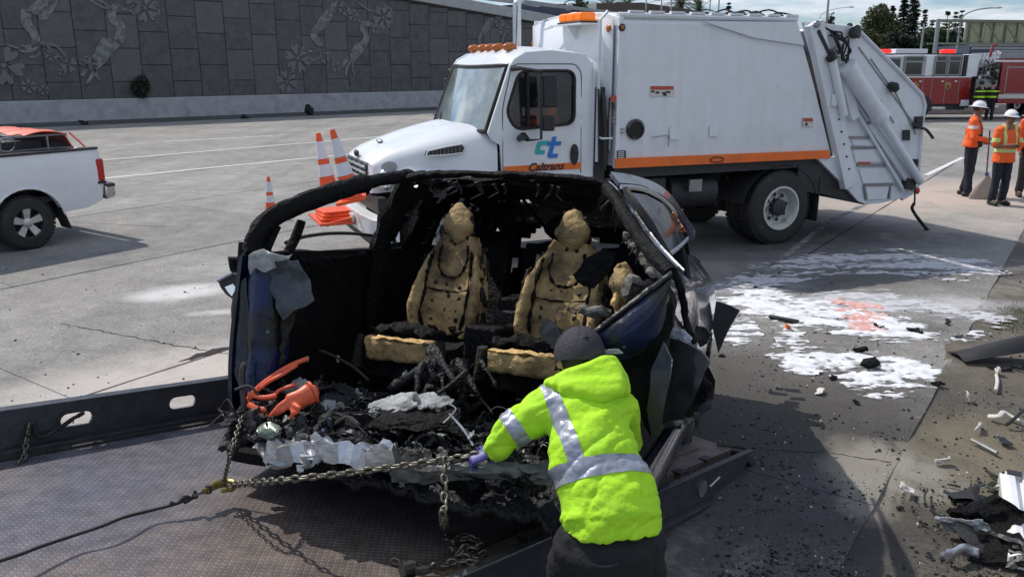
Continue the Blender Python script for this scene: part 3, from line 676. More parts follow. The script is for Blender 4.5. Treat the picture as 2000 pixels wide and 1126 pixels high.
q = MB(); p0 = WL.U(275, 190, 'y', .22)
for i in range(7): q.tube([(p0.x, .24, .93), (p0.x+rng.uniform(-.15, .15), .16, 1.3), (p0.x+rng.uniform(-.4, .4), .1, 1.3+rng.uniform(.1, .6))], [.02, .014, .006], 5)
q.build('stem', 'bark', t)
q = MB(); leaves(q, (p0.x, .10, 1.46), (.46, .24, .42), 1500, .06, rng); leaves(q, (p0.x+.12, .12, 1.75), (.28, .2, .26), 500, .06, rng); leaves(q, (p0.x+.05, .12, 1.12), (.22, .15, .2), 250, .05, rng)
leafy('foliage', q, 'leaf_dark', t)
# rags and scraps by the barrier foot
def scrap(name, c, s, m, label, cat, seed=0, flat=.4, group=None, z=None):
    rng = random.Random(seed); q = MB(); q.ball((0, 0, 0), (s, s*.6, s*flat), 10, 7); q.noise_disp(s*.55, 1.3/s, seed, 3); zm = min(v[2] for v in q.v)
    o = tag(q.build(name, m, sharp=25), label, cat, group); o.location = (c[0], c[1], -zm*.9+(c[2] if len(c) > 2 else 0)); o.rotation_euler.z = seed; return o
scrap('rag', G(604, 225), .26, 'black_cloth', 'crumpled black rag lying against the barrier left of the white truck', 'rag', 1, .9)
scrap('rubber_scrap', G(163, 244), .35, 'black_rubber', 'flat black tyre scrap at the barrier foot above the pickup bed', 'tyre scrap', 2, .07)
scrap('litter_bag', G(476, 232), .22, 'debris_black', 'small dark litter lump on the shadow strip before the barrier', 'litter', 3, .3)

# ================================================================= WHITE PICKUP
PK = azframe((-6.74, 11.23, 0), 34.4)
pk = thing('pickup_truck', 'white pickup seen from its rear right side, cargo rack with orange netting in the bed', 'pickup truck', PK)
side = [(-.84, .50), (-.33, .50), (-.33, .62)]
arch = [(.10+.50*math.cos(a), .36+.50*math.sin(a)) for a in [math.pi-.15-k*(math.pi-.30)/14 for k in range(15)]]
def pk_side(y0, y1, name='bed_side'):
    m = MB(); pts = [(-.86, .46), (-.40, .46)]+[(x, z) for x, z in arch if z > .46]+[(.62, .46), (.95, .48), (1.20, .56), (1.25, .80), (1.26, 1.10), (1.24, 1.27), (1.19, 1.315), (.9, 1.30), (-.86, 1.30)]
    m.prism([pts], lambda u, v, t: (u, t, v), y0, y1); return m
def bulge(m, ysign, y_out):      # crown the panel a little so that the side is not flat
    out = []
    for x, y, z in m.v:
        if abs(y-y_out) < 1e-6: y += ysign*(.045-.10*(z-.92)**2*1.6)-ysign*max(0, x-1.05)**2*1.6
        out.append((x, y, z))
    m.v = out
def refine(m, cuts=5):
    me = bpy.data.meshes.new('t'); me.from_pydata(m.v, [], m.f); bm = bmesh.new(); bm.from_mesh(me)
    bmesh.ops.dissolve_limit(bm, angle_limit=.01, verts=bm.verts[:], edges=bm.edges[:])
    zs = [.6, .7, .8, .9, 1.0, 1.1, 1.2, 1.26]
    for z in zs: bmesh.ops.bisect_plane(bm, geom=bm.verts[:]+bm.edges[:]+bm.faces[:], plane_co=(0, 0, z), plane_no=(0, 0, 1))
    for x in (-.6, -.2, .2, .7, .9, 1.0, 1.08, 1.14, 1.18, 1.21): bmesh.ops.bisect_plane(bm, geom=bm.verts[:]+bm.edges[:]+bm.faces[:], plane_co=(x, 0, 0), plane_no=(1, 0, 0))
    bm.verts.index_update(); m.v = [tuple(v.co) for v in bm.verts]; m.f = [tuple(v.index for v in f.verts) for f in bm.faces]; m.m = [0]*len(m.f); bm.free()
for ya, yb, sg in ((0, .09, -1), (1.86, 1.77, 1)):
    m = pk_side(ya, yb); refine(m); bulge(m, sg, ya); m.build('bed_side', 'white_paint', pk, bevel=.006)
m = MB(); m.box(-.86, 1.2, .09, 1.77, .62, .70); m.build('bed_floor', 'dark_metal', pk)
m = MB(); m.box(1.16, 1.215, .10, 1.76, .60, 1.30); tgp = m.build('tailgate', 'white_paint', pk, bevel=.02)
m = MB(); m.box(1.215, 1.24, .80, 1.06, 1.12, 1.18); m.build('handle', 'black_plastic', tgp, bevel=.008)
m = MB(); m.box(-.86, 1.20, -.045, .13, 1.302, 1.335); m.box(-.86, 1.20, 1.73, 1.90, 1.302, 1.335); m.build('bed_rail_cap', 'black_plastic', pk, bevel=.01)
for y in (-.03, 1.80):
    m = MB(); m.box(1.14, 1.262, y, y+.10, .84, 1.16); tl = m.build('tail_light', 'red_lens', pk, bevel=.02)
    m = MB(); m.box(1.13, 1.266, y-.003, y+.103, .80, .838); m.build('lens_frame', 'black_plastic', tl, bevel=.005)
m = MB(); m.prism([[(1.25, .56), (1.36, .57), (1.40, .62), (1.40, .76), (1.25, .77)]], lambda u, v, t: (u, t, v), -.02, 1.88); bp_ = m.build('rear_bumper', 'chrome', pk, bevel=.02)
m = MB(); m.box(1.26, 1.40, -.024, .02, .74, .785); m.box(1.26, 1.41, 1.84, 1.884, .74, .785); m.box(1.26, 1.405, .02, 1.84, .773, .79); m.build('step_pad', 'black_plastic', bp_, bevel=.005)
m = MB()        # arch lip
m.tube([(x*1.0, -.045, z) for x, z in arch], .016, 6); m.build('arch_lip', 'white_paint', pk)
m = MB(); m.grid(lambda u, v: (.10+.52*math.cos(math.pi*u), -.0+.6*v, .34+.53*math.sin(math.pi*u)), 16, 3); m.grid(lambda u, v: (.10+.52*math.cos(math.pi*u), 1.86-.6*v, .34+.53*math.sin(math.pi*u)), 16, 3); m.build('wheel_well', 'black_plastic', pk, fix=False)
for y in (.10, 1.76): MB().bar((.57, y, .52), (.66, y, .22), .26, .02).build('mud_flap', 'black_rubber', pk)
for xw in (.10, -3.45):
    for y, s_ in ((-.0, -1), (1.86, 1)): wheel(pk, (xw, y, .375), .375, .25, s_, .215, kind='car')
m = MB(); m.box(-4.4, .95, .6, 1.26, .36, .56); m.build('chassis', 'dark_metal', pk)
# cab and nose (mostly outside the frame)
def shell(parent, name, prof, y0, y1, inset, m_, bev=.03):
    q = MB(); q.rings([[(x, y, z) for x, z in prof] for y in (y0, y1)]) ; return q.build(name, m_, parent, bevel=bev)
m = MB(); m.rings([[(x, y+(s_*(.16 if z > 1.4 else 0)), z) for x, z in ((-.92, .45), (-.90, 1.30), (-1.02, 1.86), (-1.25, 1.90), (-2.05, 1.88), (-2.75, 1.32), (-3.00, 1.25), (-4.35, 1.12), (-4.50, .95), (-4.50, .50), (-3.97, .46), (-3.85, .72), (-3.45, .88), (-3.05, .72), (-2.93, .45))] for y, s_ in ((.0, 1), (1.86, -1))])
cabp = m.build('cab', 'white_paint', pk, bevel=.03)
m = MB()
for y in (.085, 1.775):
    s_ = 1 if y < 1 else -1
    m.add([(-1.05, y-s_*.075, 1.38), (-1.95, y-s_*.075, 1.38), (-1.95, y+s_*.05, 1.78), (-1.12, y+s_*.05, 1.80)], [(0, 1, 2, 3)])
    m.add([(-2.05, y-s_*.075, 1.38), (-2.62, y-s_*.075, 1.38), (-2.08, y+s_*.05, 1.77)], [(0, 1, 2)])
m.add([(-.905, .25, 1.36), (-.905, 1.60, 1.36), (-1.01, 1.52, 1.80), (-1.01, .33, 1.80)], [(0, 1, 2, 3)])
m.build('window_glass', 'glass_black', pk, fix=False)
m = MB(); m.box(-4.62, -4.50, .0, 1.86, .48, .72); m.build('front_bumper', 'chrome', pk, bevel=.02)
# rack in the bed
rk = thing('cargo_rack', 'grey tube frame holding dark crates in the white pickup bed', 'cargo rack', PK)
m = MB(); r_ = .018
for z in (1.34, 1.53):
    for y in (.22, 1.62): m.tube([(-.75, y, z), (.97-(z-1.34)*.4, y, z)], r_, 6)
    for x in (-.75, -.02, .62, .97-(z-1.34)*.4): m.tube([(x, .22, z), (x, 1.62, z)], r_, 6)
m.build('tube_frame', 'grey_metal', rk)
for x in (-.75, -.02, .62):
    for y in (.22, 1.62): MB().tube([(x, y, .70), (x, y, 1.53)], r_, 6).build('post', 'grey_metal', rk)
m = MB(); m.box(-.68, -.06, .30, 1.55, .71, 1.46); m.box(.06, .58, .30, 1.55, .71, 1.47); m.box(.66, .90, .30, 1.55, .71, 1.43); m.build('crate', 'black_plastic', rk, bevel=.02)
m = MB()
for i in range(9):
    z = 1.35+i*.02; m.tube([(-.7, .225, z), (.93, .225, z)], .003, 4)
for i in range(26): m.tube([(-.7+i*.064, .222, 1.34), (-.7+i*.064, .222, 1.53)], .003, 4)
m.build('mesh_panel', 'dark_metal', rk)
m = MB(); m.tube([(.05+.11*math.cos(a)*1.1, .19-.02*math.sin(a*3), 1.44+.09*math.sin(a)) for a in [k*.35 for k in range(30)]], .010, 6); tag(m.build('hose_coil', 'grey_metal'), 'small coiled grey hose hung on the pickup cargo rack', 'hose').matrix_world = PK.M
def nf(u, v):
    x = .30+u*.68; y = .20+v*1.4
    return (x, y, 1.545+.035*math.sin(u*math.pi)+.015*math.sin(v*17+u*5)-(.22*max(0, u-.82)/.18 if u > .82 else 0))
nt_ = tag(MB().sheet(nf, 24, 26, .012).build('orange_netting', 'orange_rubber'), 'orange safety netting draped over the back of the pickup cargo rack', 'netting'); nt_.matrix_world = PK.M
m = MB(); m.tube([(.93, .2, 1.55), (1.02, .16, 1.44), (1.10, .12, 1.33)], .03, 6, flat=.3); m.build('strap', 'orange_rubber', nt_)
# ================================================================= REFUSE TRUCK
TF = azframe((1.3, 10.6, 0), 67)
gt = thing('garbage_truck', 'large white rear loading refuse truck with orange stripe and amber roof lights', 'garbage truck', TF)
def xz(u, v, t): return (u, t, v)
BW = 2.48
# body shell
def bsec(x):
    k = 0.0
    side_ = [(0, 1.24), (-.015, 1.34), (-.03, 2.2), (-.01, 2.98), (.05, 3.06), (.30, 3.12), (1.24, 3.17), (2.18, 3.12), (2.43, 3.06), (2.49, 2.98), (2.51, 2.2), (2.495, 1.34), (2.48, 1.24)]
    return side_
m = MB(); st = [(0, 0), (.02, 1)]
rs = []
for x0, tilt in ((0.0, 0), (.9, 0), (1.8, 0), (2.72, 1)):
    rs.append([(x0+(tilt*(3.06-z)*.46), y, z if not (tilt and z > 3.0) else z) for y, z in bsec(x0)])
m.rings(rs); body = m.build('refuse_body', 'white_old', gt, bevel=.012)
def bulk(name, m_, parent=gt, **k): return m.build(name, m_, parent, **k)
# upper rear reinforcing plate, roof edge rails, corner posts
m = MB(); m.prism([[(1.20, 3.02), (2.70, 3.04), (2.86, 2.74), (2.0, 2.83)]], xz, -.052, -.02); m.build('upper_plate', 'white_old', gt, bevel=.004)
m = MB(); m.tube([(.0, .02, 3.075), (2.75, .02, 3.075)], .035, 8); m.tube([(0, 2.46, 3.075), (2.75, 2.46, 3.075)], .035, 8)
for i in range(9): m.obox((.25+i*.3, .02, 3.12), (.10, 0, 0), (0, .03, 0), (0, 0, .014))
m.build('roof_edge', 'white_old', gt)
for y0, y1 in ((-.04, .03), (2.45, 2.52)): MB().box(-.012, .05, y0, y1, 1.22, 3.05).build('corner_post', 'white_old', gt, bevel=.008)
# bowed front head of the body
def hf(u, v):
    y = .06+u*2.36; z = 1.45+v*(1.57+.09*math.sin(math.pi*u)); return (-.03-.20*math.sin(math.pi*v)**.6*math.sin(math.pi*min(1, max(0, u)))**.5, y, z)
MB().sheet(hf, 20, 14, .02).build('front_head', 'white_paint', gt)
m = MB(); m.tube([(-.20, .10, 1.30), (-.20, .10, 3.02), (-.10, .10, 3.12)], .022, 8); m.tube([(-.20, .10, 1.62), (-.20, -.02, 1.60), (-.05, -.02, 1.60)], .014, 6); m.build('guard_pipe', 'white_old', gt)
# dark gap hardware between cab and body
m = MB(); m.box(-.22, -.06, .12, .42, 1.0, 2.22); m.tube([(-.14, .0, 1.2), (-.14, .0, 1.75), (-.16, .05, 2.15)], .03, 8); m.build('hydraulic_tank', 'dark_metal', gt, bevel=.02)
m = MB(); m.tube([(-.21, .08, 2.2), (-.21, .04, 1.7), (-.18, .06, 1.3)], .014, 6); m.tube([(-.1, -.01, 2.1), (-.12, -.03, 1.8), (-.1, -.01, 1.5), (-.12, 0, 1.25)], .011, 6); m.build('hose', 'black_rubber', gt)
# orange stripe, lower rail
m = MB(); m.prism([[(-.01, 1.22), (3.52, 1.20), (3.47, 1.315), (-.01, 1.345)]], xz, -.048, -.018); stripe = m.build('orange_stripe', 'orange_paint', gt, bevel=.003)
m = MB(); m.tube([(1.54+.09*math.cos(a)*(1.2 if abs(math.cos(a)) > .5 else 1), -.052, 1.265+.035*math.sin(a)) for a in [k*math.pi/8 for k in range(16)]], .008, 5, closed=True); m.build('marker_lamp', 'black_rubber', stripe)
m = MB(); m.box(.02, 3.4, .04, 2.44, 1.08, 1.22); m.build('sub_frame', 'dark_metal', gt)
# port hole, plates, labels
m = MB(); m.lathe([(.13, 0), (.13, .03), (.10, .035), (.095, .015), (.01, .013)], (.27, -.02, 1.70), (0, -1, 0), 28); m.build('sight_port', 'glass_black', gt)
def plate(name, pts, m_, y=-.036, th=.006, parent=body):
    q = MB(); q.prism([[tuple(TF.U(px, py, 'y', y).xz) for px, py in pts]], xz, y-th, y+.004); return q.build(name, m_, parent)
def rectpts(x0, y0, x1, y1): return [(x0, y0), (x1, y0), (x1, y1), (x0, y1)]
lb = plate('warning_label', rectpts(1270, 168, 1316, 188), 'label_white')
plate('label_band', rectpts(1271, 168.5, 1315, 175), 'label_red', y=-.043, parent=lb)
m = MB()
for i, (x, z) in enumerate(((1275, 179), (1284, 181), (1296, 182), (1305, 180))):
    p = TF.U(x, z, 'y', -.044); m.obox(p, (.022+.006*(i % 2), 0, 0), (0, .002, 0), (0, 0, .012))
p = TF.U(1299, 184, 'y', -.044); m.prism([[(p.x-.03, p.z-.02), (p.x+.03, p.z-.02), (p.x, p.z+.035)]], xz, -.046, -.042); m.build('label_print', 'ink', lb)
lb = plate('warning_label', rectpts(1568, 230, 1588, 247), 'label_white')
plate('label_band', rectpts(1569, 231, 1587, 237), 'label_red', y=-.043, parent=lb)
m = MB(); p = TF.U(1575, 242, 'y', -.044); m.prism([[(p.x-.025, p.z-.02), (p.x+.03, p.z-.02), (p.x, p.z+.03)]], xz, -.046, -.042); m.build('label_print', 'ink', lb)
lb = plate('side_plate', rectpts(1204, 294, 1222, 310), 'ink')
m = MB()
for k in range(4):
    p = TF.U(1213, 297+k*3.6, 'y', -.045); m.obox(p, (.045, 0, 0), (0, .001, 0), (0, 0, .006))
m.build('plate_print', 'label_white', lb)
lb = plate('red_tag', rectpts(1193, 186, 1203, 199), 'label_red'); plate('black_tag', rectpts(1194, 201, 1200, 213), 'ink'); plate('faded_patch', rectpts(1386, 246, 1402, 266), 'white_paint'); plate('faded_patch', rectpts(1308, 248, 1326, 272), 'white_paint')
m = MB()
for px, py in ((1197, 230), (1216, 252), (1216, 259), (1197, 237)):
    p = TF.U(px, py, 'y', -.04); m.obox(p, (.022, 0, 0), (0, .01, 0), (0, 0, .008))
a_, b_ = TF.U(1273, 268, 'y', -.04), TF.U(1306, 264, 'y', -.04); c_ = TF.U(1306, 286, 'y', -.04)
m.tube([a_, b_, c_], .006, 5); m.build('latch', 'grey_metal', body)
for px, py, y in ((1214, 54, -.03), ): pass
m = MB(); p = TF.U(1214, 54, 'y', -.03); m.lathe([(.045, 0), (.045, .02), (.03, .026), (.01, .027)], p, (0, -1, 0), 18); m.build('clearance_lamp', 'dark_metal', body)
m = MB(); m.lathe([(.026, .024), (.022, .036), (.004, .04)], p, (0, -1, 0), 14); m.build('lens', 'amber_dull', body)
for y_, z_ in ((.13, 2.92), (2.36, 2.78)):
    m = MB(); m.lathe([(.05, 0), (.05, .02), (.035, .035), (.01, .04)], (-.05, y_, z_), (-1, 0, 0), 18); m.build('clearance_lamp', 'amber_dull', gt)
# beacon shelf and amber light bar
m = MB(); m.box(-.34, -.03, .35, 1.25, 2.975, 2.995); m.prism([[(-.03, 2.975), (-.32, 2.975), (-.03, 2.60)]], xz, .78, .80)
m.tube([(-.30, 1.24, 2.98), (-.34, 1.40, 2.95)], .02, 6); shelf = m.build('beacon_shelf', 'white_paint', gt)
m = MB(); m.box(-.32, -.08, .40, 1.05, 2.995, 3.02); lbb = m.build('light_bar_base', 'dark_metal', gt, bevel=.005)
for y0, y1 in ((.41, .60), (.61, .83), (.84, 1.04)):
    m = MB(); m.box(-.31, -.09, y0, y1, 3.02, 3.125); m.build('beacon_lens', 'amber', lbb, bevel=.025)

# tailgate: side plates, curved back, rim
def TU(px, py, y=.02): p = TF.U(px, py, 'y', y); return (p.x, p.z)
tg_out = [TU(*p) for p in [(1570, 42), (1668, 52), (1700, 84), (1762, 146), (1800, 186), (1806, 206), (1800, 240), (1790, 372), (1760, 388), (1718, 397), (1690, 399), (1660, 364), (1640, 300), (1610, 190)]]
for ya, yb in ((.02, .08), (2.40, 2.46)):
    m = MB(); m.prism([tg_out], xz, ya, yb); m.build('tailgate_side', 'white_old', gt, bevel=.008)
back = tg_out[1:8]
m = MB(); m.rings([[(x, y, z) for y in (.08, 2.40)]+[(x-.03, y, z-.03) for y in (2.40, .08)] for x, z in back], cap=True); m.build('tailgate_back', 'white_old', gt)
m = MB(); m.box(3.6, 4.9, .1, 2.38, .62, .68); m.box(3.3, 4.4, .1, 2.38, 2.0, 2.6); m.build('packer_blade', 'dark_metal', gt)
m = MB(); m.tube([(x, .015, z) for x, z in tg_out[1:9]], .035, 6, flat=.8, ref=(0, 1, 0)); m.build('tailgate_rim', 'white_old', gt)
# stiffener seams following the slanted back, bolts
m = MB()
for a, b in (((1676, 92), (1790, 250)), ((1700, 115), (1740, 172)), ((1748, 180), (1788, 262)), ((1715, 190), (1745, 240)), ((1722, 196), (1712, 200))):
    p, q = TU(*a), TU(*b); m.bar((p[0], .012, p[1]), (q[0], .012, q[1]), .012, .012)
m.build('weld_seam', 'grey_metal', gt)
for i, (a, w) in enumerate((((1738, 171), .09), ((1662, 64), .11))):
    p = TU(*a); q = MB(); q.ball((p[0], -.05, p[1]), (w, .06, w*.8), 12, 8); q.noise_disp(.04, 9, i, 2); q.build('work_lamp' if i == 0 else 'black_cover', 'black_plastic', gt)
# seam frame between body and tailgate
def plank(px0, py0, px1, py1, w, y0, y1, name, m_='white_old', par=gt, bev=.008):
    a, b = V((*TU(px0, py0), 0)), V((*TU(px1, py1), 0)); d = (b-a).normalized(); n_ = V((-d.y, d.x, 0))*w/2
    q = MB(); q.prism([[(a+n_)[:2], (b+n_)[:2], (b-n_)[:2], (a-n_)[:2]]], xz, y0, y1); return q.build(name, m_, par, bevel=bev)
plank(1583, 45, 1652, 362, .24, -.10, .02, 'hinge_frame'); plank(1585, 60, 1610, 112, .05, -.115, -.098, 'slot', 'ink')
plank(1664, 232, 1636, 130, .15, -.07, .02, 'guide_plate')
# large packing cylinder and its rod, slim lift cylinder, slide rails
def cyl(a, b, r0, y, name, m_='white_old', n=20, prof=None):
    p, q = TU(*a), TU(*b); m = MB(); m.tube([(p[0], y, p[1]), (q[0], y, q[1])], r0, n); return m.build(name, m_, gt)
pc = cyl((1640, 132), (1702, 226), .125, -.13, 'packing_cylinder')
for a, b in (((1698, 221), (1705, 230)), ((1637, 128), (1642, 136))): cyl(a, b, .135, -.13, 'cylinder_collar')
cyl((1700, 224), (1782, 352), .062, -.13, 'cylinder_rod', 'white_old')
cyl((1607, 112), (1631, 224), .055, -.15, 'lift_cylinder', 'white_old'); cyl((1604, 108), (1608, 116), .07, -.15, 'cylinder_collar', 'dark_metal')
plank(1636, 165, 1760, 372, .05, -.05, .02, 'slide_rail'); plank(1650, 175, 1690, 236, .02, -.06, .02, 'slide_rail'); plank(1694, 240, 1780, 366, .13, -.06, .0, 'slide_rail')
plank(1760, 356, 1776, 360, .16, -.09, .02, 'pin_bracket', 'dark_metal')
# stepped hopper plates low on the side
for i, pts in enumerate(([(1662, 272), (1702, 274), (1706, 286), (1664, 284)], [(1664, 292), (1712, 290), (1722, 316), (1670, 318)], [(1676, 330), (1730, 326), (1748, 356), (1684, 358)], [(1688, 364), (1736, 362), (1730, 388), (1692, 390)])):
    q = MB(); q.prism([[TU(*p) for p in pts]], xz, .0, .02); q.build('hopper_plate', 'white_paint' if i % 2 else 'white_old', gt, bevel=.006)
m = MB()
for a, b in (((1650, 268), (1704, 268)), ((1660, 288), (1716, 288)), ((1672, 322), (1734, 322)), ((1686, 361), (1742, 360)), ((1736, 362), (1734, 388)), ((1686, 361), (1690, 390))):
    p, q = TU(*a), TU(*b); m.bar((p[0], .0, p[1]), (q[0], .0, q[1]), .03, .03)
m.build('hopper_rib', 'grey_metal', gt)
lb = plate('red_sticker', rectpts(1676, 316, 1700, 322), 'label_red', y=.0, parent=gt); lb.name = 'red_sticker'
# lower body wedge behind the wheels, dark underside
m = MB(); m.prism([[TU(*p) for p in [(1590, 306), (1648, 306), (1662, 364), (1690, 399), (1672, 392), (1640, 356), (1604, 320)]]], xz, -.02, .06); m.build('lower_wedge', 'white_old', gt)
m = MB(); m.prism([[TU(*p) for p in [(1560, 322), (1604, 322), (1640, 356), (1690, 400), (1660, 392), (1610, 380), (1560, 372)]]], xz, .03, 2.4); m.build('under_hopper', 'dark_metal', gt)
# tail lamps, electrical box, hanging pry bar handle, chain
m = MB(); p = TU(1790, 238); m.box(p[0]-.06, p[0]+.08, -.03, .03, p[1]-.10, p[1]+.08); m.build('lamp_box', 'black_plastic', gt, bevel=.01)
lb = plate('serial_plate', rectpts(1763, 254, 1777, 274), 'dark_metal', y=.0, parent=gt)
m = MB(); m.tube(catmull([(*[TU(1775, 240)[0], -.03], TU(1775, 240)[1]), (TU(1782, 248)[0], -.12, TU(1782, 248)[1]), (TU(1792, 252)[0], -.14, TU(1792, 252)[1]), (TU(1803, 268)[0], -.16, TU(1803, 268)[1])], 4), .022, 7); p = TU(1806, 270); m.build('control_lever', 'dark_metal', gt)
m = MB(); p = TU(1784, 318); m.box(p[0]-.03, p[0]+.03, -.05, .02, p[1]-.06, p[1]+.06); m.build('pull_handle', 'black_plastic', gt, bevel=.01)
hb = thing('hanging_pry_bar', 'rusty dark steel bar hanging from the rear corner of the refuse truck', 'pry bar', TF)
pts = [TU(*p) for p in [(1786, 338), (1779, 356), (1778, 392), (1773, 404), (1780, 418), (1797, 440), (1806, 450)]]
m = MB(); m.tube(catmull([(x, -.06, z) for x, z in pts], 4), [.016]*9+[.03]*8+[.035]*7+[.03], 8, flat=.6, ref=(0, 1, 0)); m.build('bar', 'dark_metal', hb)
m = MB(); m.lathe([(.05, 0), (.05, .02), (.02, .03)], (TU(1790, 372)[0]-.02, .0, TU(1790, 372)[1]), (0, -1, 0), 16); m.build('tail_lamp', 'red_lens', gt)
# hydraulic hoses at the hinge
rng = random.Random(4)
m = MB()
for i in range(7):
    a = TU(1618+rng.uniform(-6, 10), 62+rng.uniform(-4, 8)); b = TU(1640+rng.uniform(-8, 8), 118+rng.uniform(-10, 12)); c = TU(1630+rng.uniform(-14, 16), 90+rng.uniform(-10, 10))
    m.tube(catmull([(a[0], -.02, a[1]), (c[0], -.10-rng.random()*.08, c[1]), (b[0], -.08, b[1])], 6), .012, 6)
p = TU(1637, 96); m.tube([(p[0]+.05*math.cos(a), -.12, p[1]+.16*math.sin(a)) for a in [k*math.pi/9 for k in range(18)]], .012, 6, closed=True)
m.tube(catmull([(TU(1606, 54)[0], -.02, TU(1606, 54)[1]), (TU(1616, 62)[0], -.08, TU(1616, 62)[1]), (TU(1634, 64)[0], -.06, TU(1634, 64)[1]), (TU(1640, 70)[0], -.02, TU(1640, 70)[1])], 5), .014, 6)
m.build('hydraulic_hose', 'black_rubber', gt)
q = MB()
for i in range(5):
    p = TU(1622+rng.uniform(-6, 18), 98+rng.uniform(-14, 20)); q.obox((p[0], -.07, p[1]), (.05, 0, .02), (0, .04, 0), (-.01, 0, .03))
q.build('valve_block', 'grey_metal', gt, bevel=.006)
m = MB(); p = TU(1582, 48); m.lathe([(.05, 0), (.05, .03), (.02, .035)], (p[0], -.10, p[1]), (0, -1, 0), 16); m.build('hinge_pin', 'grey_metal', gt)
p = TU(1616, 200); m = MB(); m.box(p[0]-.06, p[0]+.04, -.14, -.10, p[1]-.05, p[1]+.12); m.build('hinge_clip', 'white_paint', gt, bevel=.01)
for k in range(5):
    p = TU(1626+k*5, 232+k*24); MB().lathe([(.016, 0), (.014, .014), (.003, .016)], (p[0], -.10, p[1]), (0, -1, 0), 6).build('bolt', 'dark_metal', gt)
# leaves of junk on the roof
m = MB()
for i in range(6):
    x = 1.75+i*.17+rng.random()*.1; m.tube(catmull([(x, .5+rng.random()*.3, 3.14), (x+.12, .45, 3.17+rng.random()*.05), (x+.3+rng.random()*.2, .5, 3.14)], 4), .012, 5)
tag(m.build('hose_bundle', 'black_rubber'), 'loose dark hoses bunched on top of the refuse truck body', 'hoses').matrix_world = TF.M
# chassis
m = MB(); m.box(-2.7, 3.9, .72, .82, .80, 1.06); m.box(-2.7, 3.9, 1.66, 1.76, .80, 1.06)
for x in (-2.4, -1, .4, 1.6, 3.2): m.box(x, x+.1, .82, 1.66, .84, 1.02)
m.build('chassis_rail', 'dark_metal', gt)
m = MB(); m.box(.15, .85, .08, .55, .62, 1.05); m.build('battery_box', 'dark_metal', gt, bevel=.02)
m = MB(); m.tube([(1.0, .38, .80), (1.75, .38, .80)], .23, 20); m.build('air_tank', 'dark_metal', gt)
m = MB(); m.box(1.2, 1.4, .05, .09, .84, 1.0); m.build('small_plate', 'grey_metal', gt)
m = MB(); m.tube([(2.74, .5, .52), (2.74, 1.96, .52)], .09, 12); m.ball((2.74, 1.24, .52), (.24, .2, .24)); m.tube([(-2.15, .3, .52), (-2.15, 2.2, .52)], .07, 12); m.box(2.2, 3.3, .58, .72, .86, .95)
m.tube([(-1.9, 1.24, .7), (2.6, 1.24, .6)], .05, 10); m.build('axle', 'dark_metal', gt)
for y, s_ in ((.0, -1), (.33, -1), (2.48, 1), (2.15, 1)): wheel(gt, (2.74, y, .525), .525, .28, s_, .30)
for y, s_ in ((.12, -1), (2.34, 1)): wheel(gt, (-2.15, y, .525), .525, .28, s_, .30)
m = MB(); m.grid(lambda u, v: (2.74+.66*math.cos(math.pi*(.05+.9*u)), .02+v*.62, .52+.60*math.sin(math.pi*(.05+.9*u))), 14, 2); m.build('rear_mudguard', 'dark_metal', gt, fix=False)
m = MB(); m.box(3.42, 3.44, .02, .64, .28, .95); m.build('mud_flap', 'black_rubber', gt)

# cab
cab = MB()
CY0, CY1 = .15, 2.33
prof = [(-.24, .98), (-.20, 1.9), (-.24, 2.50), (-.34, 2.62), (-.8, 2.665), (-1.15, 2.64), (-1.30, 2.56), (-1.36, 2.48), (-1.66, 1.70), (-1.62, 1.62), (-1.50, 1.55), (-1.46, .98)]
win = [(-.56, 1.80), (-.50, 1.86), (-.49, 2.34), (-.56, 2.41), (-1.20, 2.42), (-1.27, 2.38), (-1.40, 1.98), (-1.37, 1.80), (-1.28, 1.74)]
win = roundpoly([(-.50, 1.78), (-.49, 2.42), (-1.24, 2.42), (-1.42, 1.93), (-1.30, 1.73)], .12, 5)
cab.prism([prof, win], xz, CY0, CY0+.05)
def tum(x, y, z):       # the cab leans in slightly towards the roof
    k = max(0, z-1.7)*.055; return (x, y+(k if y < 1.24 else -k), z)
cab.v = [tum(*p) for p in cab.v]; cab.build('cab_side', 'white_paint', gt, bevel=.012)
cab = MB(); cab.prism([prof, win], xz, CY1-.05, CY1); cab.v = [tum(*p) for p in cab.v]; cab.build('cab_side', 'white_paint', gt, bevel=.012)
m = MB(); rf = [(-.24, 2.50), (-.34, 2.62), (-.8, 2.665), (-1.15, 2.64), (-1.30, 2.56), (-1.36, 2.48)]
m.rings([[tum(x, y, z+b) for y, b in ((CY0+.001, -.03), (.5, .035), (1.24, .06), (1.98, .035), (CY1-.001, -.03))]+[tum(x, y, z-.05) for y in (CY1-.05, CY0+.05)] for x, z in rf]); m.build('cab_roof', 'white_paint', gt, bevel=.01)
m = MB(); m.box(-.27, -.225, CY0+.05, CY1-.05, .98, 2.52); m.box(-1.5, -.27, CY0+.05, CY1-.05, .98, 1.05); m.build('cab_back', 'white_paint', gt)
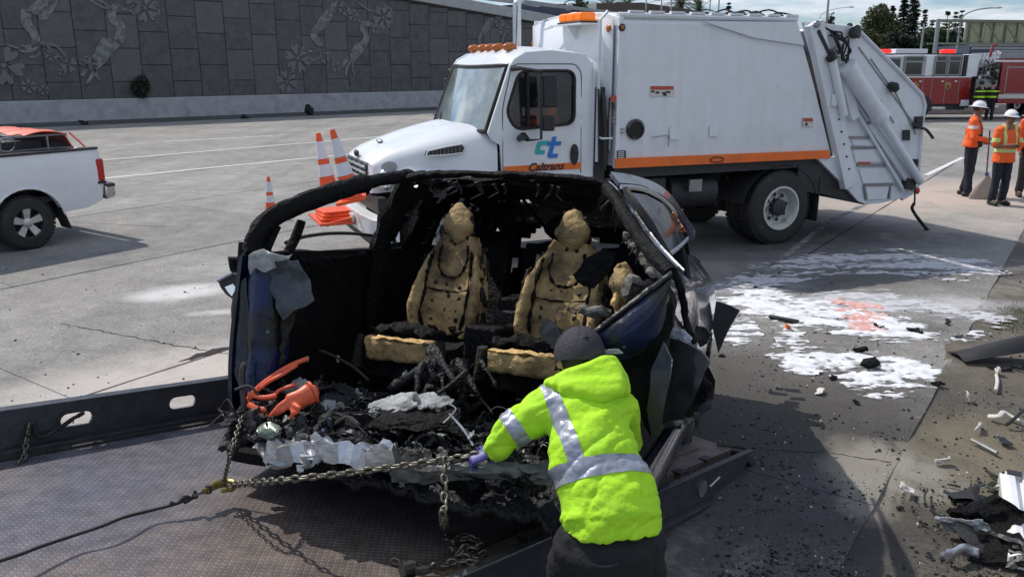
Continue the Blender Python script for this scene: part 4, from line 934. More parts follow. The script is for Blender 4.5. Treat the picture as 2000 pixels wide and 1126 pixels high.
# windscreen: curved pane in a black seal
def ws(u, v):
    y = CY0+.09+u*(CY1-CY0-.18); b_ = .13*math.sin(math.pi*u)**.8
    return tum(-1.655-b_*1.1+v*.30, y, 1.72-.07*math.sin(math.pi*u)+v*(.76+.05*math.sin(math.pi*u)))
MB().sheet(ws, 18, 8, .008).build('windscreen', 'windshield_glass', gt)
edge = [ws(u/18, 0) for u in range(19)]+[ws(1, v/6) for v in range(1, 7)]+[ws(u/18, 1) for u in range(17, -1, -1)]+[ws(0, v/6) for v in range(5, 0, -1)]
m = MB(); m.tube(edge, .028, 6, closed=True); m.build('windscreen_seal', 'black_rubber', gt)
m = MB()
m.rings([[(x, y, z) for (x, y, z) in [V(ws(u/10, 1))+V((0, 0, .02)), V(ws(u/10, 1))+V((.13, 0, .10)), V(ws(u/10, 1))+V((.13, 0, .02))]] for u in range(11)]); m.build('brow', 'white_paint', gt)
def cowl(u, v):
    a = V(ws(u, 0)); return (a.x+.02+v*(.18+.13*math.sin(math.pi*u)), a.y, a.z-.01-v*.10)
MB().sheet(cowl, 12, 3, .02).build('cowl', 'black_plastic', gt)
for y0 in (.55, 1.5):
    m = MB(); a = V(ws((y0-CY0)/(CY1-CY0), 0)); m.tube([a+V((-.05, 0, -.03)), a+V((.07, .30, .20)), a+V((.07, .62, .16))], [.014, .010, .007], 6); m.build('wiper', 'black_plastic', gt)
m = MB(); m.box(-1.62, -1.30, .25, 2.2, 1.45, 1.66); m.build('dashboard', 'dark_metal', gt, bevel=.03)
for y in (.62, 1.75):
    m = MB(); m.box(-.95, -.50, y-.24, y+.24, 1.35, 1.50); m.prism([[(-.52, 1.5), (-.42, 2.25), (-.32, 2.22), (-.38, 1.5)]], xz, y-.22, y+.22); m.build('cab_seat', 'black_cloth', gt, bevel=.03)
m = MB(); m.tube([(-1.22+.06*math.sin(a), .62+.21*math.cos(a), 1.74+.20*math.sin(a)) for a in [k*math.pi/10 for k in range(20)]], .014, 6, closed=True); m.build('steering_wheel', 'black_plastic', gt)
for y in (CY0+.02, CY1-.03):
    m = MB(); m.prism([win], xz, y, y+.006); m.v = [tum(*p) for p in m.v]; m.build('side_window', 'glass_dark', gt)
m = MB(); m.tube([tum(x, CY0-.004, z) for x, z in win], .018, 6, closed=True)
m.bar(tum(-1.13, CY0+.0, 1.76), tum(-1.13, CY0+.0, 2.42), .03, .03); m.build('window_seal', 'black_rubber', gt)
m = MB(); dl = [(-.40, 1.06), (-.40, 2.40), (-.48, 2.50), (-1.28, 2.50), (-1.34, 2.46), (-1.47, 1.98), (-1.47, 1.06)]
m.tube([tum(x, CY0-.002, z) for x, z in roundpoly(dl, .1)[4:-4]], .006, 4); m.build('door_gap', 'ink', gt)
m = MB(); m.box(-.245, -.15, CY0+.0, CY0+.05, 1.0, 2.45); m.build('cab_extender', 'white_old', gt, bevel=.01)
m = MB(); m.prism([[(-1.455, 1.215), (-.40, 1.215), (-.40, 1.30), (-1.455, 1.29)]], xz, CY0-.012, CY0+.002); cs = m.build('orange_stripe', 'orange_paint', gt, bevel=.002)
MX = Matrix.Translation(V((-.90, CY0-.014, 1.262))) @ Matrix.Rotation(rad(90), 4, 'X')
m = MB(); text_mb(m, 'Caltrans', .135, MX, shear=.35, depth=.002, bold=.0035, sx=1.08); m.build('lettering', 'ink', cs)
# the two linked letters of the door emblem
EX, EZ, ES = -.86, 1.50, .165
def em(pts): return [(EX+(x+.30*y)*ES, EZ+y*ES) for x, y in pts]
c_let = em([(-.05, .50), (-.85, .50), (-1.02, .36), (-1.02, -.36), (-.85, -.50), (-.20, -.50), (-.20, -.18), (-.62, -.18), (-.66, -.12), (-.66, .12), (-.62, .18), (-.05, .18)])
t_let = em([(.12, .78), (.46, .78), (.46, .42), (.98, .42), (.98, .12), (.46, .12), (.46, -.40), (.56, -.50), (.98, -.50), (.98, -.80), (.30, -.80), (.12, -.64), (.12, .12), (-.14, .12), (-.14, .42), (.12, .42)])
em_o = MB().prism([c_let], xz, CY0-.007, CY0+.001).build('door_emblem', 'teal', gt)
MB().prism([t_let], xz, CY0-.010, CY0-.002).build('emblem_letter', 'logo_blue', em_o)
m = MB(); m.prism([[(-.50+.055*math.cos(a)*(1)+.0, 1.40+.13*math.sin(a)) for a in [k*math.pi/10 for k in range(20)]]], xz, CY0-.03, CY0+.002); dh = m.build('door_handle', 'black_plastic', gt, bevel=.008)
m = MB(); m.box(-.53, -.47, CY0-.045, CY0-.03, 1.42, 1.48); m.build('grip', 'dark_metal', dh, bevel=.005)
# mirrors
def CU(px, py, y=-.12): return TF.U(px, py, 'y', y)
mr_ = MB()
mr_.tube([tum(-1.33, CY0, 2.45), CU(1022, 134, .02), CU(1058, 140)], [.035, .02, .018], 8); mr_.tube([CU(1058, 138), CU(1057, 272), CU(1030, 274)], .017, 8); mr_.tube([CU(1030, 272), CU(1022, 266, .02), tum(-1.25, CY0, 1.62)], [.03, .05, .04], 8)
mirror = mr_.build('mirror_arm', 'black_plastic', gt)
for (x0, y0, x1, y1) in ((1060, 146, 1088, 210), (1060, 226, 1083, 256)):
    c = [CU(x0, y0), CU(x1, y0), CU(x1, y1), CU(x0, y1)]; m = MB(); m.rings([[p+V((0, -.02, 0)) for p in c], [p+V((0, .02, 0)) for p in c], [p*1+V((-.0, .10, 0)) for p in c]]); m.build('mirror_housing', 'black_plastic', mirror, bevel=.02)
m = MB(); m.box(-1.42, -1.30, 2.42, 2.50, 1.8, 2.3); m.tube([(-1.35, 2.3, 2.4), (-1.36, 2.46, 2.42)], .02, 6); m.build('far_mirror', 'black_plastic', gt, bevel=.02)
for y in (.62, .98, 1.24, 1.50, 1.86):
    m = MB(); m.ball((-1.18, y, 2.70), (.10, .055, .055), 12, 8); m.build('marker_light', 'amber_dull', gt)
m = MB(); m.tube([(-1.0, 1.75, 2.68), (-.98, 1.75, 3.1)], .006, 5); m.tube([(-1.0, .85, 2.68), (-.98, .85, 3.2)], .006, 5); m.build('antenna', 'black_plastic', gt)
# hood with sloping nose
def hood(u, v):
    # u cowl->nose, v across the arch
    x = -1.52-u*1.44; w = 1.03-.32*u**1.6; top = 1.79-.30*u**1.5-.05*u; bot = 1.16-.16*u
    a = math.pi*v; yy = 1.24-w*math.copysign(abs(math.cos(a))**.42, math.cos(a)); z = bot+(top-bot)*math.sin(a)**.40
    nose = max(0, u-.86)/.14
    return (x+.08*nose*0-.05*nose*math.sin(a), yy, z-.10*nose**2*math.sin(a)**2)
MB().sheet(hood, 22, 36, .015).build('hood', 'white_paint', gt, sharp=60)
def nosef(u, v):
    e = V(hood(1, u)); c = V((-3.02, e.y, 1.0)); return e.lerp(V((-3.02, 1.24+(e.y-1.24)*.98, 1.0)), v)
MB().sheet(nosef, 36, 4, .015).build('nose_panel', 'white_paint', gt)
# wheel-arch fenders
for s_, yc in ((-1, .08), (1, 2.40)):
    def fen(u, v):
        a = rad(14)+u*rad(150); R_ = .66+.03*math.sin(v*math.pi); y = yc-s_*v*.36; z = .56+R_*math.sin(a)
        return (-2.12+R_*1.06*math.cos(a), y, z+(.02*math.sin(v*math.pi)))
    MB().sheet(fen, 24, 5, .018).build('fender', 'white_paint', gt)
    def skirt(u, v):
        a = rad(20)+u*rad(140); x = -2.12+.68*math.cos(a); z0 = .56+.66*math.sin(a); y = yc-s_*(.10+.20*v); return (x*(1-v)+(-2.2+.62*math.cos(a)*1.0)*v, y, z0+v*(1.34-z0)*.9)
    MB().sheet(skirt, 20, 4, .012).build('fender_top', 'white_paint', gt)
    m = MB(); m.ball((-2.88, yc-s_*.30, 1.18), (.10, .12, .13), 14, 10); hl = m.build('headlight', 'chrome', gt)
    p = (-2.78, yc-s_*.27, 1.36)
# side lamp, side vent
p = TF.U(761, 327, 'y', .33); m = MB(); m.ball((p.x, .345, p.z), (.10, .035, .07), 14, 8); m.build('turn_signal', 'glass_dark', gt)
pts = [TF.U(*q_, 'y', .26) for q_ in [(830, 304), (834, 294), (870, 286), (900, 281), (906, 288), (902, 298), (870, 302)]]
m = MB(); m.prism([[(p.x, p.z) for p in pts]], xz, .225, .30); vt = m.build('side_vent', 'dark_metal', gt, bevel=.006)
m = MB()
for i in range(9):
    a = TF.U(838+i*7.5, 300-i*.7, 'y', .22); MB().bar((a.x, .222, a.z-.02), (a.x, .222, a.z+.04+.005*i), .006, .006).build('vent_bar', 'grey_metal', vt)
m = MB(); m.tube([(p.x, .222, p.z) for p in pts], .010, 5, closed=True); m.build('vent_frame', 'white_old', vt)
m = MB(); m.ball((-2.72, 1.24, 1.56), (.04, .10, .02), 8, 6); m.build('hood_badge', 'grey_metal', gt)
# grille
m = MB(); m.box(-3.03, -2.99, .72, 1.76, .98, 1.34); gr = m.build('grille', 'ink', gt, bevel=.02)
for k in range(5): MB().box(-3.06, -3.03, .72, 1.76, 1.00+k*.070, 1.033+k*.070).build('grille_bar', 'chrome', gr, bevel=.006)
for y in (.98, 1.24, 1.5): MB().box(-3.045, -3.03, y-.012, y+.012, .98, 1.34).build('grille_post', 'grey_metal', gr)
m = MB(); m.ball((-3.02, 1.24, 1.415), (.03, .085, .045), 16, 8); m.build('nose_emblem', 'dark_metal', gt)
# bumper
m = MB(); m.rings([[(x-b, y, z) for x, z in ((-2.98, .48), (-3.10, .50), (-3.12, .74), (-2.98, .76))] for y, b in ((.03, -.16), (.22, -.02), (.7, .02), (1.24, .03), (1.78, .02), (2.26, -.02), (2.45, -.16))]); bm_ = m.build('front_bumper', 'white_paint', gt, bevel=.012)
m = MB(); m.box(-3.0, -2.9, .3, 2.18, .78, .97); m.box(-3.02, -2.9, .25, 2.2, .34, .47); m.build('lower_grille', 'black_plastic', gt)
m = MB(); m.box(-3.175, -3.15, .95, 1.45, .55, .68); m.build('licence_plate', 'label_white', bm_)
# exhaust stack
m = MB(); m.tube(catmull([(-.38, 2.25, 1.0), (-.38, 2.25, 2.4), (-.38, 2.25, 3.20), (-.36, 2.27, 3.35), (-.22, 2.34, 3.46), (-.08, 2.40, 3.50)], 5), .062, 16); m.build('exhaust_stack', 'silver', gt)
m = MB(); m.tube([(-.38, 2.25, 1.2), (-.38, 2.25, 2.3)], .10, 16); m.build('heat_shield', 'grey_metal', gt)
m = MB(); m.box(-1.3, -.5, .12, .30, .50, .60); m.box(-1.3, -.5, .12, .30, .76, .80); m.build('cab_step', 'grey_metal', gt)
m = MB(); m.tube([(-1.35, .42, .72), (-.45, .42, .72)], .26, 20); m.build('fuel_tank', 'silver', gt)

# traffic cones
def cone_mesh(h, name_parts=True): pass
def make_cone(label, group, h=.90, flare=1):
    t = thing('traffic_cone', label, 'traffic cone', loc=(0, 0, 0), group=group)
    rb, rt = .135*h/.9, .035*h/.9
    R_ = lambda z: rb+(rt-rb)*z
    def ringp(z0, z1, o_): return [(R_(z0)+o_, z0*h+.035), (R_(z1)+o_, z1*h+.035)]
    m = MB(); m.lathe([(R_(0)+.01, .035)]+[(R_(z/10), .035+h*.97*z/10) for z in range(11)]+[(rt*.8, h*.985+.035), (rt*.5, h*.985+.035), (rt*.45, h*.9)], (0, 0, 0), (0, 0, 1), 28, cap=False); b_ = m.build('cone_body', 'cone_orange', t)
    for z0, z1 in ((.34, .52), (.60, .86)):
        m = MB(); a, b2 = ringp(z0, z1, .003); m.lathe([a, b2], (0, 0, 0), (0, 0, 1), 28, cap=False); m.build('reflective_collar', 'cone_white', t, fix=False)
    s_ = .19*h/.9; m = MB()
    m.prism([[(s_*x, s_*y) for x, y in ((-1, -.8), (-.8, -1), (.8, -1), (1, -.8), (1, .8), (.8, 1), (-.8, 1), (-1, .8))]], lambda u, v, t_: (u, v, t_), 0, .035); m.build('cone_base', 'cone_orange', t, bevel=.006)
    return t
c1 = make_cone('orange cone with two white collars stowed left on the truck bumper', 'cones stowed on the refuse truck bumper', .80)
p = TF.U(647, 392, 'x', -3.44); c1.location = TF.W(*p); c1.rotation_euler = (rad(-1), rad(-8), .0)
c2 = copy_tree(c1); c2['label'] = 'orange cone leaning against the grille, right of the other stowed cone'
c2.location = TF.W(*TF.U(689, 392, 'x', -3.34)); c2.rotation_euler = (rad(2), rad(-13), .0)
c3 = make_cone('lone orange road cone with two white collars standing on the pavement by the wreck', None, .66); c3.location = G(530, 424); c3.rotation_euler.z = .5
c4s = []
for k in range(3):      # bases of more cones nested under them
    m = MB(); m.prism([[(.2*x, .2*y) for x, y in ((-1, -.8), (-.8, -1), (.8, -1), (1, -.8), (1, .8), (.8, 1), (-.8, 1), (-1, .8))]], lambda u, v, t_: (u, v, t_), 0, .035)
    o = m.build('cone_rack_pad', 'cone_orange', gt, bevel=.006); o.matrix_local = Matrix.Translation((-3.34+.012*k, 1.25+.05*k, .60+.034*k)) @ Matrix.Rotation(.1*k, 4, 'Z')
m = MB(); m.box(-3.58, -3.14, .95, 1.80, .565, .595)
for y in (1.0, 1.75): m.bar((-3.1, y, .64), (-3.5, y, .57), .04, .04)
m.build('cone_rack', 'orange_rubber', gt)
# ================================================================= TOW DECK (a rollback bed let down to the road)
da, dt = rad(42), rad(8.5)
DKF = Frame((1.53, 4.84, .10), (math.sin(da)*math.cos(dt), math.cos(da)*math.cos(dt), -math.sin(dt)), (-math.cos(da), math.sin(da), 0), (math.sin(da)*math.sin(dt), math.cos(da)*math.sin(dt), math.cos(dt)))
def deck_mat():
    m = bpy.data.materials.new('tread_plate'); m.use_nodes = True; nt = m.node_tree; b = nt.nodes['Principled BSDF']; L = nt.links.new
    oc = N(nt, 'ShaderNodeTexCoord').outputs['Object']
    def lug(rot, off):      # raised lozenges in two crossed sets
        mp = N(nt, 'ShaderNodeMapping'); mp.inputs['Rotation'].default_value = (0, 0, rot); mp.inputs['Location'].default_value = off; L(oc, mp.inputs['Vector'])
        fr = N(nt, 'ShaderNodeVectorMath', operation='SCALE'); fr.inputs['Scale'].default_value = 1/.027; L(mp.outputs[0], fr.inputs[0])
        f2 = N(nt, 'ShaderNodeVectorMath', operation='FRACTION'); L(fr.outputs[0], f2.inputs[0])
        f3 = N(nt, 'ShaderNodeVectorMath', operation='SUBTRACT'); L(f2.outputs[0], f3.inputs[0]); f3.inputs[1].default_value = (.5, .5, .5)
        f4 = N(nt, 'ShaderNodeVectorMath', operation='MULTIPLY'); L(f3.outputs[0], f4.inputs[0]); f4.inputs[1].default_value = (1/.40, 1/.15, 0)
        ln = N(nt, 'ShaderNodeVectorMath', operation='LENGTH'); L(f4.outputs[0], ln.inputs[0])
        r = N(nt, 'ShaderNodeMapRange'); r.inputs[1].default_value = .6; r.inputs[2].default_value = 1.0; r.inputs[3].default_value = 1; r.inputs[4].default_value = 0; L(ln.outputs['Value'], r.inputs[0]); return r.outputs[0]
    a = lug(rad(45), (0, 0, 0)); c = lug(rad(-45), (.0, .0191, 0))
    mxx = N(nt, 'ShaderNodeMath', operation='MAXIMUM'); L(a, mxx.inputs[0]); L(c, mxx.inputs[1])
    n1 = N(nt, 'ShaderNodeTexNoise'); n1.inputs['Scale'].default_value = 1.1; n1.inputs['Detail'].default_value = 8; n1.inputs['Roughness'].default_value = .65; L(oc, n1.inputs['Vector'])
    r1 = N(nt, 'ShaderNodeMapRange'); r1.inputs[1].default_value = .40; r1.inputs[2].default_value = .62; L(n1.outputs['Fac'], r1.inputs[0])
    # dusty rust-brown towards the near kerb and tail, cleaner blue-grey steel up the bed
    sx = N(nt, 'ShaderNodeSeparateXYZ'); L(oc, sx.inputs[0]); ry = N(nt, 'ShaderNodeMapRange'); ry.inputs[1].default_value = 1.9; ry.inputs[2].default_value = .3; L(sx.outputs['Y'], ry.inputs[0])
    ad = N(nt, 'ShaderNodeMath', operation='MULTIPLY_ADD'); L(r1.outputs[0], ad.inputs[0]); ad.inputs[1].default_value = .6; L(ry.outputs[0], ad.inputs[2])
    cl = N(nt, 'ShaderNodeMath', operation='MINIMUM'); L(ad.outputs[0], cl.inputs[0]); cl.inputs[1].default_value = 1
    c1_ = N(nt, 'ShaderNodeMixRGB'); L(cl.outputs[0], c1_.inputs[0]); c1_.inputs[1].default_value = (.105, .105, .135, 1); c1_.inputs[2].default_value = (.155, .118, .10, 1)
    c2_ = N(nt, 'ShaderNodeMixRGB'); L(mxx.outputs[0], c2_.inputs[0]); L(c1_.outputs[0], c2_.inputs[1]); c2_.inputs[2].default_value = (.24, .235, .25, 1)
    n2 = N(nt, 'ShaderNodeTexNoise'); n2.inputs['Scale'].default_value = 9; n2.inputs['Detail'].default_value = 8; n2.inputs['Roughness'].default_value = .7; L(oc, n2.inputs['Vector'])
    r2 = N(nt, 'ShaderNodeMapRange'); r2.inputs[1].default_value = .25; r2.inputs[2].default_value = .75; r2.inputs[3].default_value = .45; r2.inputs[4].default_value = 1.5; L(n2.outputs['Fac'], r2.inputs[0])
    mu = N(nt, 'ShaderNodeMixRGB', blend_type='MULTIPLY'); mu.inputs[0].default_value = 1; L(c2_.outputs[0], mu.inputs[1]); L(r2.outputs[0], mu.inputs[2])
    # pale scuffs
    n3 = N(nt, 'ShaderNodeTexNoise'); n3.inputs['Scale'].default_value = 2.2; n3.inputs['Detail'].default_value = 10; n3.inputs['Roughness'].default_value = .75; n3.inputs['Distortion'].default_value = 1.5; L(oc, n3.inputs['Vector'])
    r3 = N(nt, 'ShaderNodeMapRange'); r3.inputs[1].default_value = .56; r3.inputs[2].default_value = .72; r3.inputs[4].default_value = .5; L(n3.outputs['Fac'], r3.inputs[0])
    m3 = N(nt, 'ShaderNodeMixRGB'); L(r3.outputs[0], m3.inputs[0]); L(mu.outputs[0], m3.inputs[1]); m3.inputs[2].default_value = (.34, .28, .22, 1)
    L(m3.outputs[0], b.inputs['Base Color']); b.inputs['Metallic'].default_value = .35; b.inputs['Specular IOR Level'].default_value = .6
    rr = N(nt, 'ShaderNodeMapRange'); rr.inputs[1].default_value = .3; rr.inputs[2].default_value = .7; rr.inputs[3].default_value = .34; rr.inputs[4].default_value = .62; L(n1.outputs['Fac'], rr.inputs[0]); L(rr.outputs[0], b.inputs['Roughness'])
    bp = N(nt, 'ShaderNodeBump'); bp.inputs['Strength'].default_value = 1; bp.inputs['Distance'].default_value = .004; L(mxx.outputs[0], bp.inputs['Height']); L(bp.outputs[0], b.inputs['Normal'])
    MT['tread_plate'] = m
deck_mat()
dk = thing('tow_deck', 'grey tread plate deck of a tow truck tilted down to the road under the wreck', 'tow deck', DKF)
DW = 2.30
m = MB(); m.grid(lambda u, v: (-5.6+5.55*u, .13+v*(DW-.16), 0), 30, 12); m.v = [(x, y, z) for x, y, z in m.v]
m2 = MB().box(-5.6, -.02, .12, DW-.02, -.05, -.001); m2.v = m2.v; m2.build('tread_plate', 'tread_plate', dk)
m = MB(); m.prism([[(-.03, -.004), (-.03, -.05), (.05, -.10), (.12, -.115), (.12, -.10)]], lambda u, v, t: (u, t, v), 0, DW); m.build('tail_ramp', 'deck_rail', dk, bevel=.004)
for k in range(10): MB().box(-5.2+k*.55, -5.12+k*.55, .1, DW-.1, -.16, -.05).build('cross_member', 'deck_rail', dk)
# far rail: upright channel with slotted holes
def slot(cx, cz, hw, r_, n=6): return [(cx+hw+r_*math.sin(a), cz+r_*math.cos(a)) for a in [k*math.pi/n for k in range(n+1)]]+[(cx-hw-r_*math.sin(a), cz-r_*math.cos(a)) for a in [k*math.pi/n for k in range(n+1)]]
RH = .215
s1 = DKF.U(357, 797, 'y', DW); s2 = DKF.U(150, 832, 'y', DW)
holes = [slot(s1.x+d, .125, .045, .035) for d in (0, s2.x-s1.x, .95, 1.8, 2*(s2.x-s1.x))]
m = MB(); m.prism([[(-5.6, .03), (-.10, .03), (-.02, .10), (-.10, RH), (-5.6, RH)]]+holes, lambda u, v, t: (u, t, v), DW, DW+.018); fr_ = m.build('side_rail', 'deck_rail', dk, bevel=.002)
m = MB(); m.box(-5.6, -.08, DW-.001, DW+.065, RH, RH+.014); m.box(-5.6, -.06, DW-.05, DW+.018, .0, .03); m.build('rail_flange', 'deck_rail', fr_, bevel=.002)
m = MB(); m.box(-5.6, -.05, DW-.09, DW-.05, .0, .012); m.build('edge_angle', 'black_rubber', fr_)
# near rail, lower, with plank filler and stake pockets
m = MB(); m.prism([[(-5.6, .02), (-.04, .02), (-.04, -.03), (-.15, -.17), (-5.6, -.17)]]+[slot(x, -.085, .03, .033) for x in (-.62, -1.6, -2.6)], lambda u, v, t: (u, t, v), -.0, .016); nr_ = m.build('side_rail', 'deck_rail', dk, bevel=.002)
for x in (-.62,): 
    m = MB(); m.lathe([(.035, -.02), (.05, -.02), (.05, .004), (.035, .004)], (x, -.004, -.085), (0, -1, 0), 20); m.tube([(x+.03, -.03, -.07), (x+.10, -.05, -.02)], .008, 6); m.build('tie_ring', 'bare_steel', nr_)
m = MB(); m.box(-5.6, -.02, -.02, .016, .02, .034); m.box(-5.6, -.1, -.05, .0, -.19, -.17); m.build('rail_flange', 'deck_rail', nr_, bevel=.002)
m = MB(); m.box(-5.6, -1.95, -.018, .020, .0345, .044); m.build('bare_edge', 'bare_steel', nr_, bevel=.002)
rng = random.Random(8)
for k in range(3):
    m = MB(); x0 = -5.4+k*1.25; y0 = .03; m.box(x0, x0+1.2, y0, y0+.085, .0, .028); m.v = [(x, y+(rng.random()-.5)*.006, z+(rng.random()-.5)*.006) for x, y, z in m.v]; m.build('plank', 'wood', dk, bevel=.004)
for x, y in ((-.35, .12), (-.70, .10), (-1.05, .09), (-.28, .42)):
    m = MB(); m.box(x-.05, x+.03, y-.02, y+.04, .0, .006); m.build('stake_pocket', 'ink', dk)

# ---------------- chains, hook and rope
linkR, linkr = .0125, .0042
def link_mesh(L_=.034, W_=.024, r_=.0042, m_='chain_metal'):
    q = MB(); hl, hw = L_/2-W_/2, W_/2-r_; P = []
    for k in range(6): a = -math.pi/2+math.pi*k/5; P.append((hl+hw*math.cos(a), hw*math.sin(a), 0))
    for k in range(6): a = math.pi/2+math.pi*k/5; P.append((-hl+hw*math.cos(a), hw*math.sin(a), 0))
    q.tube(P, r_, 6, closed=True, ref=(0, 0, 1)); return q.mesh('chain_link', m_, sharp=180)
LM = link_mesh(); LMB = link_mesh(.052, .036, .0068)
def chain(name, label, pts, big=False, roll=0, jit=0, seed=0, group=None, subdiv=8):
    t = thing(name, label, 'chain', group=group); me = LMB if big else LM; pitch = .037 if big else .0245
    P = catmull(pts, subdiv); rng = random.Random(seed); acc = 0; k = 0; prev = None; i = 0; pos = P[0]; out = []
    seg = 0; d_left = 0
    # resample at the pitch
    Ls = [0]
    for a, b in zip(P, P[1:]): Ls.append(Ls[-1]+(b-a).length)
    n = int(Ls[-1]/pitch)
    for j in range(n):
        s_ = (j+.5)*pitch
        while i < len(Ls)-2 and Ls[i+1] < s_: i += 1
        f = (s_-Ls[i])/max(1e-6, Ls[i+1]-Ls[i]); p = P[i].lerp(P[i+1], f); d = (P[i+1]-P[i]).normalized()
        up = V((0, 0, 1)) if abs(d.z) < .9 else V((1, 0, 0)); y = up.cross(d).normalized(); z = d.cross(y)
        M = Matrix((d, y, z)).transposed().to_4x4(); M = Matrix.Translation(p+V([rng.uniform(-jit, jit) for _ in range(3)])) @ M @ Matrix.Rotation(roll+(j % 2)*math.pi/2+rng.uniform(-.3, .3)*(1 if jit else .3), 4, 'X')
        if jit: M = M @ Matrix.Rotation(rng.uniform(-.35, .35), 4, 'Z')
        inst('chain_link', me, t, M)
    return t
def dkp(px, py, h): return DKF.W(*DKF.U(px, py, 'z', h))        # a point h above the deck surface
hookP = dkp(430, 950, .10)
chain('tow_chain', 'dark steel chain from the yellow hook up to the left corner of the wreck', [dkp(436, 944, .11), DD(452, 880, (dkp(436, 944, .11).y+.1)), DD(474, 808, 3.72)], roll=.4)
P_hand = DD(944, 884, 3.33); P_mid = DD(868, 897, 3.38)
chain('tow_chain', 'taut dark chain from the yellow hook across the wreck front to the gloved hand', [dkp(446, 946, .10), DD(560, 936, 3.36), DD(720, 918, 3.38), P_mid, DD(905, 892, 3.36), P_hand], big=True, seed=1)
pd = [dkp(870, 1035, .03), dkp(878, 1062, .02), dkp(905, 1075, .03), dkp(930, 1072, .03), dkp(922, 1046, .05), dkp(892, 1048, .05), dkp(884, 1072, .06), dkp(915, 1088, .03), dkp(944, 1078, .04), dkp(935, 1098, .02), dkp(890, 1108, .02), dkp(850, 1112, .02), dkp(815, 1104, .02), dkp(780, 1096, .02), dkp(756, 1092, .02)]
chain('hanging_chain', 'pale steel chain hanging from the taut chain into a loose pile on the deck', [DD(870, 890, 3.37), DD(868, 930, 3.33), DD(870, 975, 3.28), DD(866, 1012, 3.22)]+pd, big=True, jit=.004, seed=2)
chain('loose_chain', 'tangled end of steel chain heaped at the near edge of the deck', [dkp(900, 1052, .07), dkp(925, 1050, .08), dkp(935, 1066, .08), dkp(912, 1068, .09), dkp(896, 1082, .07), dkp(930, 1094, .06), dkp(880, 1100, .05), dkp(845, 1108, .05)], big=True, jit=.006, seed=3)
m = MB(); m.tube([dkp(785, 1113, .03), dkp(808, 1108, .03)], .032, 10); m.tube([dkp(812, 1122, .02), dkp(836, 1116, .02)], .030, 10); tag(m.build('binder_sleeve', 'black_rubber'), 'short black rubber sleeve around the loose chain on the deck', 'sleeve')
chain('rail_chain', 'short brass coloured chain hanging over the far deck rail', [DKF.W(*(DKF.U(62, 822, 'y', DW+.02))), DKF.W(*(DKF.U(58, 832, 'y', DW-.03))), DKF.W(*(DKF.U(52, 860, 'y', DW-.04))), dkp(44, 898, .01), dkp(24, 906, .01)], big=True, seed=4)
m = MB(); P = [DKF.W(*(DKF.U(px, py, 'y', DW-.03))) for px, py in ((66, 826), (72, 848), (88, 852), (112, 838), (140, 818), (152, 812))]; m.tube(catmull(P, 5), .011, 6)
for i in range(5): m.tube([P[3].lerp(P[4], i/5), P[3].lerp(P[4], i/5)+V((.03, -.01, .015))], .010, 5)
m.tube(catmull([DKF.W(*(DKF.U(152, 812, 'y', DW-.01))), DKF.W(*(DKF.U(162, 806, 'y', DW+.03)))], 3), .012, 6); tag(m.build('twisted_rope', 'rope'), 'dark twisted rope end tied through the slot of the far deck rail', 'rope')
chain('deck_chain', 'thin chain lying across the tail of the deck beside the worker', [dkp(1306, 890, .01), dkp(1330, 886, .01), dkp(1350, 878, .01), dkp(1372, 874, .01)], seed=5)
m = MB(); m.tube(catmull([dkp(1230, 925, .01), dkp(1275, 905, .012), dkp(1306, 892, .012)], 4), .006, 6); m.tube(catmull([dkp(1400, 868, .01), dkp(1440, 872, .01), dkp(1462, 878, .01)], 4), .008, 6); tag(m.build('strap_line', 'rope'), 'dark strap line lying along the deck tail edge', 'strap')
# yellow hook block
hk = thing('tow_hook', 'yellow painted grab hook joining the two chains and the winch rope', 'hook', Matrix.Translation(hookP))
xd = (dkp(500, 932, .1)-dkp(380, 966, .08)).normalized(); zd = DKF.ez; yd = zd.cross(xd)
def hp(a, b, c=0): return xd*a+yd*b+zd*c
P = [hp(-.085, .0), hp(-.045, .012), hp(-.005, .03), hp(.035, .026), hp(.058, -.002), hp(.050, -.034), hp(.018, -.048), hp(-.012, -.036)]
m = MB(); m.tube(catmull(P, 5), [.013]*6+[.020]*16+[.017]*8+[.012]*6, 9, flat=.75, ref=zd); m.build('hook_body', 'hook_yellow', hk)
for q_ in (hp(-.05, .012), hp(.03, .026)):
    m = MB(); m.lathe([(.015, -.02), (.015, .02)], q_, zd, 12); m.build('pin', 'chain_metal', hk)
m = MB(); m.tube([hp(-.085, .0)+V((0, 0, 0)), hp(-.125, -.008)], .009, 7); m.build('shackle', 'bare_steel', hk)
wr_p = [hookP+hp(-.12, -.01), dkp(380, 968, .08), dkp(340, 984, .06), dkp(290, 997, .05), dkp(240, 1010, .07), dkp(200, 1026, .07), dkp(140, 1046, .06), dkp(80, 1066, .07), dkp(20, 1088, .08), dkp(-150, 1140, .10), dkp(-420, 1230, .12)]
m = MB(); Pw = catmull(wr_p, 7); m.tube(Pw, .0072, 6); wr_o = tag(m.build('winch_rope', 'rope'), 'dark winch rope running from the yellow hook up the deck to the left', 'rope')
m = MB(); m.tube([p+V((0, 0, .010*math.sin(i*1.3)+.008)) for i, p in enumerate(Pw[:16])], .008, 6); m.tube([p+V((0, .006*math.sin(i), -.006)) for i, p in enumerate(Pw[:12])], .009, 6); m.build('splice', 'rope', wr_o)

